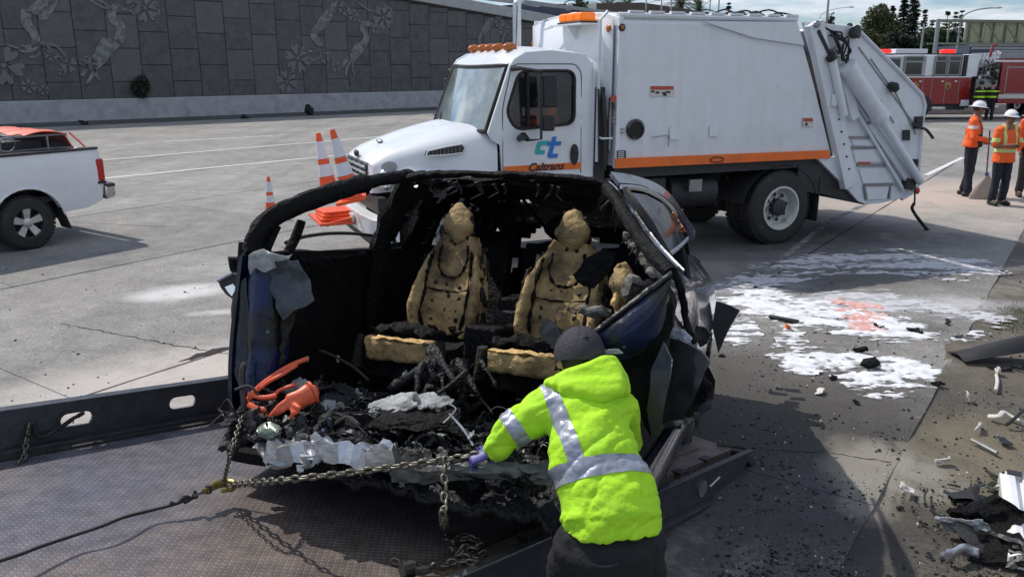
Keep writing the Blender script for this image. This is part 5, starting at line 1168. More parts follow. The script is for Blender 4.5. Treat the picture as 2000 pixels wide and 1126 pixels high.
# ================================================================= THE BURNT CAR
al, tl_ = rad(18.2), rad(12.25)
b_ = V((math.sin(al), math.cos(al), 0))
WR = Frame((-.40, 3.50, .79), (math.cos(al), -math.sin(al), 0), (b_.x*math.cos(tl_), b_.y*math.cos(tl_), -math.sin(tl_)), (b_.x*math.sin(tl_), b_.y*math.sin(tl_), math.cos(tl_)))
car = thing('burnt_car', 'burnt out dark blue car with its whole front torn away, resting on the tow deck', 'car wreck', WR)
def wu(px, py, ax, v): return WR.U(px, py, ax, v)
def rough(m, amp, fr, seed=0, oct=2): return m.noise_disp(amp, fr, seed, oct)
# floor, sills, bulkheads
m = MB(); m.grid(lambda u, v: (-.96+1.94*u, -.18+.10*math.sin(u*23)*.5+3.2*v, -.10), 30, 40); m.sheet
def fl(u, v): x = -.95+1.90*u; y = -.16+3.2*v; return (x, y, -.10+.02*noise.noise(V((x*3, y*3, 0))))
MB().sheet(fl, 30, 44, .05).build('floor_pan', 'char', car)
for x, nm in ((-.98, 'left'), (.96, 'right')):
    m = MB(); m.tube([(x, -.05, -.12), (x, .8, -.13), (x, 1.8, -.13), (x*.99, 2.0, -.10)], [(.06, .08)]*4, 10, ref=(1, 0, 0)); rough(m, .02, 6, 3); m.build('sill', 'burnt_blue', car)
# far side door (image left): burnt inner skin, standing blue edge, torn plastic
def ld(u, v):
    y = .0+1.45*u; z = -.12+v*(.96+.03*u); bulge_ = -.06*math.sin(math.pi*min(1, v*1.05)); return (-.95+bulge_+.03*noise.noise(V((y*4, z*4, 1))), y, z)
MB().sheet(ld, 24, 20, .05).build('door_inner', 'char', car)
def lo(u, v):
    y = -.06+1.4*u; z = -.16+.98*v; return (-.99-.035*math.sin(math.pi*v**.8)-.02*math.sin(u*3)+.10*max(0, .5-v)**1.5, y, z)
MB().sheet(lo, 20, 18, .02).build('door_skin', 'burnt_blue', car)
# the belt of the far door with its ragged rubber
P = [wu(px, py, 'x', -.96) for px, py in ((578, 508), (620, 506), (660, 502), (700, 498), (748, 492), (780, 488))]
m = MB(); m.tube(catmull(P, 6), .022, 7); rough(m, .014, 26, 5); m.build('belt_seal', 'char', car)
P = [wu(px, py, 'x', -1.0) for px, py in ((558, 474), (590, 463), (640, 456), (690, 456), (740, 462), (772, 470))]
m = MB(); m.tube(catmull(P, 6), .0105, 7); m.build('window_trim', 'black_rubber', car)
def poly_panel(name, pts, ax, v, th, m_, amp=.01, parent=car, fr=7, seed=0, curve=0):
    P = [wu(px, py, ax, v) for px, py in pts]; i, j = ((0, 2) if ax == 'y' else (1, 2))
    outer = [(p[i], p[j]) for p in P]; q = MB()
    fn = (lambda a, b, t: (a, t, b)) if ax == 'y' else (lambda a, b, t: (t, a, b))
    q.prism([outer], fn, v, v+th)
    me = bpy.data.meshes.new('t'); me.from_pydata(q.v, [], q.f); bm = bmesh.new(); bm.from_mesh(me)
    lo_ = [min(p[k] for p in q.v) for k in range(3)]; hi_ = [max(p[k] for p in q.v) for k in range(3)]
    for k in ((0, 2) if ax == 'y' else (1, 2)):
        n_ = max(2, int((hi_[k]-lo_[k])/.035))
        for s_ in range(1, n_):
            c = [0, 0, 0]; c[k] = lo_[k]+(hi_[k]-lo_[k])*s_/n_; no = [0, 0, 0]; no[k] = 1
            bmesh.ops.bisect_plane(bm, geom=bm.verts[:]+bm.edges[:]+bm.faces[:], plane_co=c, plane_no=no)
    bm.verts.index_update(); q = MB(); q.add([v_.co for v_ in bm.verts], [tuple(v_.index for v_ in f.verts) for f in bm.faces]); bm.free(); bpy.data.meshes.remove(me)
    if curve:
        kk = 1 if ax == 'y' else 0; cx = (lo_[i]+hi_[i])/2; hw = max(.01, (hi_[i]-lo_[i])/2)
        q.v = [tuple((c+(curve*(1-((p[i]-cx)/hw)**2) if n == kk else 0)) for n, c in enumerate(p)) for p in q.v]
    q.noise_disp(amp, fr, seed, 3); return q.build(name, m_, parent, sharp=50)
poly_panel('hinge_pillar', [(486, 520), (515, 512), (540, 520), (546, 560), (543, 620), (541, 680), (538, 722), (532, 745), (500, 772), (484, 752), (487, 680), (490, 610)], 'y', -.05, .10, 'door_blue', .006, curve=-.05, seed=1)
poly_panel('outer_shell', [(452, 600), (468, 560), (486, 540), (490, 620), (487, 700), (486, 770), (476, 758), (462, 720), (453, 660)], 'y', -.02, .10, 'burnt_blue', .006, curve=-.03, seed=2)
poly_panel('melted_sheet', [(530, 498), (560, 505), (584, 506), (594, 530), (606, 556), (610, 582), (596, 592), (572, 604), (552, 618), (540, 600), (528, 560)], 'y', -.08, .006, 'plastic_melt', .03, fr=6, seed=3)
poly_panel('torn_lining', [(486, 500), (512, 488), (532, 486), (548, 490), (572, 492), (560, 500), (534, 506), (530, 520), (516, 530), (500, 524), (490, 535)], 'y', -.12, .008, 'pale_sheet', .03, fr=9, seed=4)
poly_panel('melted_sheet', [(556, 560), (578, 600), (560, 660), (556, 700), (548, 720), (552, 640)], 'y', -.04, .01, 'char_brown', .03, fr=9, seed=5)
# wing mirror hanging off the far door
mm = thing('wing_mirror', 'broken black wing mirror hanging from the left edge of the burnt car', 'wing mirror', WR)
for pts, m_, x in (([(424, 548), (452, 531), (466, 536), (472, 556), (460, 572), (452, 584), (440, 574), (430, 562)], 'black_plastic', -1.20), ([(466, 472), (474, 484), (484, 510), (488, 540), (470, 556), (462, 530), (462, 500)], 'char', -1.16), ([(444, 500), (452, 506), (456, 520), (466, 530), (450, 536), (446, 520)], 'char', -1.15)):
    P = [wu(px, py, 'y', -.03+(x+1.2)) for px, py in pts]; q = MB(); q.prism([[(p.x, p.z) for p in P]], lambda a, b, t: (a, t, b), -.03+(x+1.2), .07+(x+1.2)); q.noise_disp(.008, 9, 1, 2); q.build('mirror_shell' if m_ == 'black_plastic' else 'mirror_bracket', m_, mm, bevel=.006)
P = [wu(px, py, 'y', -.038) for px, py in ((440, 560), (456, 554), (462, 562), (454, 578), (446, 570))]; q = MB(); q.prism([[(p.x, p.z) for p in P]], lambda a, b, t: (a, t, b), -.042, -.032); q.build('mirror_glass', 'chrome', mm)
m = MB(); P = [wu(px, py, 'y', -.05) for px, py in ((424, 548), (438, 540), (454, 532))]; m.tube(P, .008, 5); m.build('mirror_trim', 'silver', mm)
# pillars and roof frame
AL = [wu(492, 490, 'x', -.98), wu(500, 462, 'x', -.97), wu(520, 434, 'x', -.95), wu(560, 410, 'x', -.91), wu(620, 386, 'x', -.86), wu(680, 366, 'x', -.80), wu(740, 352, 'x', -.74)]+[V((-.66, 1.0, 1.31))]
m = MB(); m.tube(catmull(AL, 6), [(.050, .036)]*14+[(.054, .040)]*20+[(.036, .036)]*9, 12, ref=(0, 0, 1)); rough(m, .008, 11, 7, 2)
for i in (1, 4, 5, 9, 13):      # dripped and dried strips under it
    p = AL[0].lerp(AL[1], .5) if i < 1 else catmull(AL, 6)[8+i*2]; m.tube([p+V((0, 0, -.03)), p+V((random.Random(i).uniform(-.02, .02), .0, -.045-random.Random(i+9).random()*.03))], [.020, .006], 5)
m.build('windscreen_pillar', 'char', car)
m = MB(); m.tube([wu(538, 440, 'x', -.93), wu(520, 480, 'x', -.97), wu(514, 500, 'x', -.97)], .030, 8); m.tube([wu(588, 430, 'x', -.92), wu(576, 462, 'x', -.95), wu(560, 496, 'x', -.96)], .026, 8); m.tube([wu(508, 440, 'x', -1.0), wu(490, 480, 'x', -1.02), wu(478, 505, 'x', -1.03)], .022, 6); rough(m, .012, 14, 3); m.build('quarter_frame', 'char', car)
m = MB(); m.tube([wu(500, 446, 'x', -1.03), wu(484, 486, 'x', -1.05)], .009, 5); m.build('trim_strip', 'silver', car)
m = MB(); m.tube(catmull([(-.66, 1.0, 1.30), (-.4, .98, 1.335), (0, .97, 1.345), (.35, .98, 1.34), (.56, 1.0, 1.32)], 12), [(.042, .022)]*49, 10, ref=(0, 1, 0)); rough(m, .010, 14, 4, 2); m.build('windscreen_header', 'char', car)
AR = [V((.53, 1.02, 1.31)), V((.64, .80, 1.235)), V((.76, .52, 1.13)), V((.88, .28, 1.02)), V((.97, .12, .95)), wu(1310, 534, 'y', .0)]
m = MB(); m.tube(catmull(AR, 6), [(.030, .034)]*31, 10, ref=(1, 0, 0)); rough(m, .008, 14, 8, 2); m.build('windscreen_pillar', 'char', car)
off = V((.034, -.01, .022)); m = MB(); m.tube([p+off for p in catmull(AR, 6)], [(.016, .008)]*31, 6, ref=(0, 1, 0)); rough(m, .002, 9, 3); m.build('pillar_skin', 'scorched_blue', car)
m = MB(); m.tube([p+off+V((.02, 0, -.005)) for p in catmull(AR[1:], 6)], .006, 5); m.build('pillar_trim', 'silver', car)
for s_, P in ((-1, [(-.66, 1.0, 1.31), (-.70, 1.5, 1.33), (-.70, 2.0, 1.31), (-.68, 2.5, 1.22), (-.66, 3.0, 1.05)]), (1, [(.54, 1.0, 1.31), (.64, 1.4, 1.335), (.70, 1.9, 1.31), (.70, 2.4, 1.22), (.68, 3.0, 1.02)])):
    m = MB(); m.tube(catmull(P, 7), .045, 8); rough(m, .014, 13, 6+s_, 2); m.build('roof_rail', 'char', car)
m = MB(); m.tube(catmull([(-.70, 1.62, 1.33), (0, 1.6, 1.37), (.68, 1.6, 1.33)], 8), [(.07, .025)]*17, 8, ref=(0, 1, 0)); m.tube(catmull([(0, 1.0, 1.33), (0, 2, 1.37), (0, 2.8, 1.2)], 8), [(.07, .022)]*17, 8, ref=(1, 0, 0)); rough(m, .02, 12, 2, 2); m.build('roof_beam', 'char', car)
def rs_(u, v):
    y = 1.72+1.35*v; x = -.70+1.42*u; arch_ = .06*math.sin(math.pi*u); return (x, y, 1.31+arch_-.20*max(0, (y-1.9)/1.1)**1.6+.015*noise.noise(V((x*9, y*9, 2))))
MB().sheet(rs_, 40, 36, .02, skip=lambda u, v: noise.noise(V((u*6, v*5, 3)))+.5*noise.noise(V((u*15, v*13, 8))) > .50).build('roof_skin', 'char', car)
# scorched roof lining hanging down in rags along the header
m = MB(); rng = random.Random(31)
for i in range(15):
    x = rng.uniform(-.62, .56); y = rng.uniform(.98, 1.15); z = 1.30; L_ = rng.uniform(.01, .12)
    m.tube([(x, y, z), (x+rng.uniform(-.03, .03), y+.02, z-L_*.6), (x+rng.uniform(-.05, .05), y+.01, z-L_)], [.012, .007, .002], 5)
for i in range(12):
    t_ = rng.random(); p = V(AR[0]).lerp(AR[3], t_); m.tube([p, p+V((rng.uniform(-.08, 0), rng.uniform(0, .1), -rng.uniform(.04, .14)))], [.014, .003], 5)
m.build('hanging_lining', 'char_fluff', car, kind='stuff')
for s_, P in ((-1, [(-.67, 1.08, 1.30), (-.80, 1.16, 1.12), (-.92, 1.25, .88), (-.97, 1.30, .4), (-.97, 1.32, -.1)]), (1, [(.64, 1.4, 1.32), (.82, 1.45, 1.1), (.93, 1.5, .88), (.95, 1.5, .4), (.95, 1.5, -.1)])):
    m = MB(); m.tube(catmull(P, 6), [(.075, .055)]*25, 8, ref=(0, 1, 0)); rough(m, .02, 10, 5+s_, 2); m.build('door_pillar', 'char', car)
# far flank behind the pillar: lower panel and window frames with gaps of daylight
def lf(u, v): y = 1.35+1.75*u; z = -.1+1.0*v; return (-.96+.02*noise.noise(V((y*5, z*5, 5))), y, z)
MB().sheet(lf, 20, 12, .04).build('rear_flank_inner', 'char', car)
m = MB(); m.tube(catmull([(-.70, 1.9, 1.31), (-.86, 1.95, 1.1), (-.95, 2.0, .88)], 5), .05, 7); m.tube(catmull([(-.68, 2.6, 1.2), (-.84, 2.7, 1.0), (-.93, 2.8, .85)], 5), .07, 7)
def lw(u, v): y = 1.25+1.5*u; return (-.93+.24*v, y, .88+.42*v-.1*max(0, u-.6))
m.sheet(lw, 26, 12, .01, skip=lambda u, v: noise.noise(V((u*6.5, v*4, 1.5))) > .06); rough(m, .01, 10, 5, 2); m.build('rear_window_frame', 'char', car)
# tail: burnt hatch with holes, rear bulkhead
def ht(u, v): x = -.90+1.80*u; z = -.1+1.22*v; return (x*(1-.25*max(0, v-.6)), 3.05-.22*v+.02*noise.noise(V((x*5, z*5, 9))), z)
MB().sheet(ht, 44, 30, .03, skip=lambda u, v: v > .62 and noise.noise(V((u*7, v*6, 2.2))) > .16).build('tail_hatch', 'char', car)
# wiring and struts dangling in front of the rear window
m = MB(); rng = random.Random(12)
for i in range(15):
    a = V((rng.uniform(-.60, -.30), 2.1, 1.32)); b = a+V((rng.uniform(-.25, .25), .1, -rng.uniform(.25, .4))); m.tube(catmull([a, (a+b)/2+V((rng.uniform(-.06, .06), 0, 0)), b], 4), .012, 5)
m.build('dangling_wiring', 'char', car)

# near flank (image right): skin from the door to the tail, with wheel arch, haunch, window and roof side
def flank(u, v):
    y = .55+2.62*u; z = -.18+1.12*v
    x = .93+.115*math.sin(math.pi*min(1, .12+v*.80))**.8
    hump = max(0, 1-((y-2.3)/.95)**2)*.045*max(0, 1-((v-.62)/.42)**2); x += hump
    x -= .40*max(0, (y-2.78)/.5)**2.2
    x -= .09*max(0, v-.84)/.16
    x += .010*noise.noise(V((y*2.2, z*2.2, 4)))-.05*max(0, 1-((y-1.3)/.28)**2)*max(0, 1-((z-.35)/.4)**2)
    return (x, y, z+.02*math.sin(u*3))
def flskip(u, v):
    y = .55+2.62*u; z = -.18+1.10*v
    return (y-2.25)**2+(z-.02)**2 < .40**2 or (y < 1.5 and z < .48+.22*noise.noise(V((y*3, 0, 0)))-.1*(y-.6)) 
MB().sheet(flank, 90, 44, .018, skip=flskip).build('flank_panel', 'scorched_blue', car)
def tailc(u, v):       # rounded tail corner and back
    a = u*math.pi/2; z = -.10+1.02*v; return (.40+.52*math.cos(a)+.02*noise.noise(V((u*4, z*4, 1))), 3.05+.20*math.sin(a)*(1-.3*v), z)
MB().sheet(tailc, 14, 20, .015).build('rear_bumper', 'scorched_blue', car)
def lip(k): a = rad(8)+k*rad(164); return V((1.04+.012, 2.25+.405*math.cos(a), .02+.405*math.sin(a)))
m = MB(); m.tube([lip(k/16) for k in range(17)], .016, 6); rough(m, .006, 9, 1); m.build('arch_lip', 'black_plastic', car)
m = MB(); m.grid(lambda u, v: (.60+.42*v, 2.25+.40*math.cos(math.pi*u), .02+.40*math.sin(math.pi*u)), 16, 3); m.build('wheel_well', 'char', car, fix=False)
# near rear wheel, alloy burnt, tyre gone flat
w_ = thing('tmp', '', '', WR)
M_ = Matrix(((0, -1, 0, 0), (1, 0, 0, 0), (0, 0, 1, 0), (0, 0, 0, 1)))
wh = wheel(w_, (2.25, -1.03, -.20), .36, .26, -1, .27, kind='car', n=36)
w_.matrix_world = WR.M @ Matrix(((0, -1, 0, 0), (1, 0, 0, 0), (0, 0, 1, 0), (0, 0, 0, 1)))
bpy.context.view_layer.update()
for o in list(w_.children):
    mw = o.matrix_world.copy(); o.parent = car; o.matrix_parent_inverse = Matrix.Identity(4); o.matrix_basis = WR.M.inverted() @ mw
bpy.data.objects.remove(w_)
m = MB(); m.lathe([(.36, 0), (.36, .24), (.2, .24), (.2, 0)], (-1.0, 2.25, -.20), (1, 0, 0), 30); m.build('wheel', 'char', car)
# side window behind the door with scorched pane, bright trim
Q = [wu(px, py, 'x', x) for px, py, x in ((1222, 374, .76), (1262, 380, .80), (1296, 398, .85), (1322, 428, .90), (1346, 462, .955), (1302, 498, .975), (1276, 458, .92), (1244, 410, .84))]
m = MB(); c_ = sum(Q, V())/len(Q); m.add([c_+V((.012, 0, .01))]+Q, [(0, i+1, (i+1) % len(Q)+1) for i in range(len(Q))]); m.build('quarter_window', 'sooty_glass', car, fix=False)
m = MB(); 
def tr(pts, r_, m_, nm='window_trim', dx=.006):
    P = [wu(px, py, 'x', x)+V((dx, 0, .003)) for px, py, x in pts]; q = MB(); q.tube(catmull(P, 5), [(r_, r_*.5)]*((len(P)-1)*5+1), 6, ref=(0, 0, 1)); return q.build(nm, m_, car)
tr([(1302, 500, .975), (1326, 482, .965), (1348, 460, .955)], .014, 'silver')
tr([(1210, 366, .72), (1252, 370, .77), (1290, 388, .83), (1318, 416, .89), (1348, 458, .955)], .012, 'silver')
tr([(1306, 502, .98), (1278, 456, .925), (1246, 410, .845), (1218, 370, .76)], .020, 'black_rubber')
# roof side above the window: shiny dark strip running back
S0 = [wu(px, py, 'x', x) for px, py, x in ((1190, 342, .60), (1232, 348, .66), (1276, 362, .72), (1306, 384, .78), (1330, 418, .86), (1354, 456, .95))]
S1 = [wu(px, py, 'x', x) for px, py, x in ((1206, 364, .70), (1248, 368, .76), (1286, 384, .82), (1314, 412, .88), (1340, 452, .95), (1350, 470, .98))]
A_, B_ = catmull(S0, 5), catmull(S1, 5); m = MB(); m.sheet(lambda u, v: A_[round(u*25)].lerp(B_[round(u*25)], v), 25, 4, .02); m.build('roof_side', 'scorched_blue', car)
# what shows through the scorched glass: orange debris in the back
m = MB(); rng = random.Random(21)
for i in range(26):
    p = wu(1265+rng.uniform(-12, 70), 440+rng.uniform(-35, 38), 'x', .70); m.obox(p, (rng.uniform(.01, .04), 0, .02), (0, rng.uniform(.02, .05), .01), (.01, .0, rng.uniform(.01, .05)))
rough(m, .02, 12, 2, 2); m.build('orange_insulation', 'amber_dull', car, kind='stuff')
# door pillar gap: dark irregular seam down the flank
m = MB(); m.tube(catmull([wu(px, py, 'x', x) for px, py, x in ((1308, 520, 1.03), (1326, 552, 1.05), (1334, 590, 1.055), (1342, 632, 1.055), (1356, 668, 1.05))], 6), .020, 6, flat=.6); rough(m, .008, 16, 3, 2); m.build('door_gap', 'char', car)
# crushed rear door leaf swung out, its bright upper edge
poly_panel('rear_door', [(1292, 652), (1330, 662), (1374, 690), (1386, 704), (1372, 740), (1350, 790), (1330, 826), (1300, 840), (1276, 858), (1270, 760), (1284, 690)], 'y', .42, .05, 'burnt_panel', .010, fr=3, seed=6)
poly_panel('door_edge', [(1290, 646), (1306, 636), (1334, 644), (1352, 662), (1346, 670), (1318, 660), (1294, 656)], 'y', .38, .03, 'silver', .008, seed=7)
poly_panel('door_rag', [(1366, 700), (1386, 716), (1396, 740), (1388, 800), (1372, 812), (1352, 806), (1366, 770), (1376, 740)], 'y', .70, .02, 'burnt_panel', .015, fr=6, seed=8)
poly_panel('door_lining', [(1340, 700), (1368, 716), (1392, 748), (1376, 790), (1340, 826), (1322, 832), (1344, 780), (1352, 740)], 'y', .60, .03, 'char', .035, fr=9, seed=9)
poly_panel('arch_flap', [(1398, 588), (1424, 596), (1446, 606), (1428, 634), (1410, 672), (1402, 690), (1392, 640)], 'y', 2.35, .02, 'black_plastic', .004, seed=10)
poly_panel('bent_trim', [(1358, 636), (1376, 640), (1386, 652), (1378, 668), (1364, 674), (1356, 656)], 'y', 1.2, .02, 'soot_steel', .02, fr=8, seed=11)
m = MB(); m.tube(catmull([wu(px, py, 'y', .30) for px, py in ((1290, 834), (1320, 826), (1350, 818), (1372, 806))], 8), .012, 6); rough(m, .012, 30, 2, 2); m.build('sill_edge', 'ash', car)
# driver's door / wing seen from the front: blue outer skin above, black inside below
def bl(u, v):
    T0 = catmull([wu(px, py, 'y', y) for px, py, y in ((1312, 536, -.02), (1270, 566, -.06), (1225, 600, -.10), (1182, 634, -.12), (1150, 658, -.14))], 6)
    T1 = catmull([wu(px, py, 'y', y) for px, py, y in ((1306, 590, .02), (1294, 640, -.02), (1262, 676, -.05), (1214, 700, -.08), (1150, 724, -.12))], 6)
    k = min(24, int(round(u*24))); p = T0[k].lerp(T1[k], v); p.y -= .07*math.sin(math.pi*v)*math.sin(math.pi*min(1, .15+u*.8)); return p
MB().sheet(bl, 24, 12, .03).noise_disp(.006, 6, 4, 2).build('front_wing', 'door_blue', car)
m = MB(); m.tube([V(bl(k/24, 0))+V((0, -.01, .006)) for k in range(25)], .010, 6); rough(m, .004, 18, 2); m.build('wing_edge', 'soot_steel', car)
poly_panel('wing_inner', [(1306, 560), (1320, 600), (1306, 660), (1294, 740), (1284, 830), (1272, 862), (1250, 840), (1230, 790), (1190, 740), (1150, 720), (1210, 700), (1262, 676), (1294, 636)], 'y', .04, .06, 'char', .03, fr=6, seed=12)
poly_panel('fender_fold', [(1296, 664), (1312, 700), (1300, 780), (1286, 850), (1272, 862), (1262, 800), (1270, 720)], 'y', -.02, .03, 'burnt_panel', .012, fr=3, seed=13)
def ri(u, v): y = .0+1.5*u; z = -.12+.95*v; return (.93-.05*math.sin(math.pi*v)+.03*noise.noise(V((y*5, z*5, 8))), y, z)
MB().sheet(ri, 20, 18, .04).build('door_inner', 'char', car)
m = MB(); p = wu(1085, 640, 'y', .10)
poly_panel('grey_bracket', [(1050, 652), (1068, 622), (1092, 640), (1100, 660), (1096, 690), (1080, 680), (1066, 668)], 'y', .05, .03, 'soot_steel', .010, seed=14)
poly_panel('light_strip', [(1172, 684), (1206, 682), (1216, 690), (1174, 692)], 'y', -.20, .03, 'pale_sheet', .003, seed=15)
# yellow foam scraps on the near sill and the charred belt trim
def lump(name, px, py, ax, v, s, m_, seed, sq=(1, 1, 1), rz=0):
    q = MB(); q.ball((0, 0, 0), (s*sq[0], s*sq[1], s*sq[2]), 16, 11, Matrix.Rotation(rz, 3, 'Y')); q.noise_disp(s*.45, .9/s, seed, 3); p = wu(px, py, ax, v); q.v = [tuple(V(w)+p) for w in q.v]; return q.build(name, m_, car, sharp=50)
lump('foam_scrap', 1222, 556, 'y', .45, .075, 'foam', 3, (.8, 1, 1.5), -.3); lump('foam_scrap', 1236, 566, 'y', .36, .05, 'ash', 4, (1, 1, 1.5), -.3); lump('foam_scrap', 1206, 590, 'y', .42, .04, 'foam_bright', 5, (.6, 1, 1.4))
lump('foam_scrap', 1160, 608, 'y', .30, .045, 'ash', 6, (1.9, .8, .6)); 
m = MB(); rng = random.Random(3)
for i in range(26):
    t_ = i/25; p = wu(1226+50*t_, 462+70*t_, 'y', .75-.4*t_); m.ball(p, (.022+.01*rng.random(), .02, .018), 7, 5)
rough(m, .02, 20, 9, 3); m.build('trim_residue', 'ash', car)
# airbag / dark panel leaning on the right seat
poly_panel('dash_fragment', [(1118, 536), (1150, 506), (1178, 488), (1202, 496), (1190, 530), (1160, 562), (1140, 556)], 'y', .85, .03, 'char', .012, seed=16)
# ---------------- seats: bare foam
def seat(cx, tilt, seed, W_=.235):
    yb = 1.20; Hh = .60; Z0 = .385
    def half(v):      # torso-like outline: narrow hips, broad shoulders, drawn in to the neck
        pts_ = ((0, .86), (.14, 1.06), (.36, 1.10), (.60, 1.0), (.78, .84), (.90, .62), (.97, .50), (1.0, .44))
        for (a0, w0), (a1, w1) in zip(pts_, pts_[1:]):
            if v <= a1: t_ = (v-a0)/(a1-a0); t_ = t_*t_*(3-2*t_); return W_*(w0+(w1-w0)*t_)
        return W_*.36
    def back(u, v):
        h = Hh*v; a = (u-.5)*2; w = half(v); x = a*w+tilt*v*.06; y = yb+.16*v-.02
        bol = max(0, abs(a)-.58)/.42
        front = -.05-.075*math.sin(math.pi*min(1, bol)*.85)*max(0, 1-max(0, v-.5)*2.4)+.025*math.cos(a*2)-.03*math.exp(-((v-.30)/.16)**2)*(1-bol)
        return (cx+x, y+front+.12*max(0, abs(a)-.90)/.10+.010*noise.noise(V((x*14+seed, h*14, 0))), Z0+h)
    q = MB(); q.sheet(back, 40, 44, .09); q.noise_disp(.009, 10, seed, 3)
    sb = q.build('seat_back', 'foam', car, sharp=60)
    def on(a, v, dy=-.014): p = back((a+1)/2, v); return V((p[0], p[1]+dy, p[2]))
    def seam(pts_, r_):
        q = MB(); P = catmull([on(*p) for p in pts_], 6); q.tube(P, [r_*random.Random(seed*50+i).uniform(.35, 1.3) for i in range(len(P))], 6); q.noise_disp(.007, 22, seed+3, 2); q.build('seam', 'char', sb)
    seam([(-.62, .90), (-.50, .74), (-.26, .60), (0, .57), (.26, .60), (.50, .74), (.62, .90)], .009)
    for s_ in (-1, 1): seam([(s_*.80, .84), (s_*.66, .62), (s_*.60, .40), (s_*.62, .20), (s_*.58, .02)], .012)
    seam([(-.6, .45), (0, .43), (.6, .45)], .006)
    rng = random.Random(seed)
    for r_, row in ((.50, (-.36, -.1, .36)), (.36, (-.4, .1, .42)), (.25, (-.38, .0, .36)), (.14, (-.42, .08, .30)), (.06, (-.3, .3))):
        for a in row:
            q = MB(); p = on(a+rng.uniform(-.07, .07), r_+rng.uniform(-.03, .03), -.002); k = rng.uniform(.45, 1.15); q.ball(p, (.012*k, .006, .014*k), 10, 7); q.noise_disp(.008, 34, rng.random()*9, 2); q.build('button_hole', 'ink', sb)
    q = MB()
    for s_ in (-1, 1):
        for k in range(22): v = rng.random()*.86; q.ball(on(s_*rng.uniform(.93, 1.0), v, .012), (.014, .03, .02+rng.random()*.04), 7, 5)
    for k in range(14): q.ball(on(rng.uniform(-.8, .8), rng.random()*.07, .0), (.03, .02, .018), 7, 5)
    q.noise_disp(.024, 18, seed, 2); q.build('burnt_crust', 'char_brown', sb, kind='stuff')
    hx = cx+tilt*.07; q = MB(); q.ball((0, 0, 0), (.098, .078, .130), 26, 20); q.v = [(hx+x*(1.06-.22*abs(z)/.135-.12*max(0, z)/.135), yb+.13+y-.02*math.exp(-(z/.05)**2), 1.055+z) for x, y, z in q.v]; q.noise_disp(.016, 7, seed+9, 3)
    hr = q.build('headrest', 'foam', car, sharp=60)
    MB().tube([(hx, yb+.15, .97), (hx, yb+.13, .93)], .045, 8).noise_disp(.01, 20, 1).build('headrest_post', 'char_brown', hr)
    q = MB()
    for k in range(16): a = rng.random()*6.28; q.ball((hx+.088*math.cos(a), yb+.13+rng.uniform(-.03, .05), 1.055+.118*math.sin(a)), (.014, .022, .012+rng.random()*.02), 6, 5)
    q.noise_disp(.018, 20, seed); q.build('burnt_crust', 'char_brown', hr, kind='stuff')
    def cus(u, v):
        x = cx-.25+.50*u; y = .58+.62*v; z = .36+.02*math.sin(v*3)-.05*math.sin(math.pi*v)*math.sin(math.pi*u); return (x, y, z+.02*noise.noise(V((x*9, y*9, seed))))
    MB().sheet(cus, 20, 18, .16).build('seat_base', 'char', car)
    q = MB(); q.box(-.19, .19, -.035, .05, -.058, .058); me_ = None
    def cf(u, v):      # a squarish roll of foam with a ragged upper lip
        a = v*2*math.pi; r_ = (abs(math.cos(a))**6+abs(math.sin(a))**6)**(-1/6)
        return (cx-.195+.39*u, .585-.052*r_*math.cos(a)-.03*math.sin(math.pi*u), .35+.058*r_*math.sin(a))
    q = MB(); q.rings([[cf(i/26, k/28) for k in range(28)] for i in range(27)]); q.noise_disp(.016, 11, seed+4, 3); cu_ = q.build('seat_cushion', 'foam', car, sharp=60)
    q = MB(); q.tube(catmull([(cx-.19, .572, .405), (cx-.06, .545, .412), (cx+.08, .545, .41), (cx+.19, .575, .402)], 10), [(.034, .010)]*31, 8, ref=(0, 1, 0)); q.noise_disp(.014, 22, seed+6, 3); q.build('torn_edge', 'foam_bright', cu_)
    q = MB(); q.tube(catmull([(cx-.20, .62, .43), (cx-.1, .68, .45), (cx+.1, .68, .45), (cx+.2, .62, .43)], 8), [(.05, .03)]*25, 8, ref=(0, 1, 0)); q.noise_disp(.03, 15, seed, 3); q.build('burnt_cover', 'char', cu_)
    for s_ in (-1, 1): q = MB(); q.tube([(cx+s_*.235, .56, .42), (cx+s_*.25, .56, .26), (cx+s_*.24, .7, .20)], [.022, .03, .03], 7); q.noise_disp(.02, 16, seed, 2); q.build('seat_frame', 'char_brown', cu_)
seat(-.42, .0, 1, .215); seat(.285, .3, 2, .245)
# rear seat row, consoles, tunnel
for cx in (-.60, 0, .55):
    def bk(u, v): return (cx-.24+.48*u, 2.0+.18*v+.03*math.sin(u*3.1), .25+.75*v*(1-.1*abs(u-.5)))
    MB().sheet(bk, 14, 16, .10).noise_disp(.02, 7, int(cx*10), 2).build('rear_seat_back', 'char', car)
    MB().ball((cx, 2.22, 1.08), (.12, .06, .10)).noise_disp(.02, 9, 2, 2).build('rear_headrest', 'char', car)
m = MB(); m.box(-.13, .06, .75, 1.2, -.1, .50); m.box(-.11, .04, 1.2, 1.5, .1, .64); rough(m, .02, 7, 3, 2); m.build('centre_console', 'char', car, bevel=.02)
m = MB(); m.box(-.10, .05, 1.14, 1.24, .48, .56); rough(m, .012, 9, 3, 2); m.build('console_lid', 'char_fluff', car, bevel=.01)

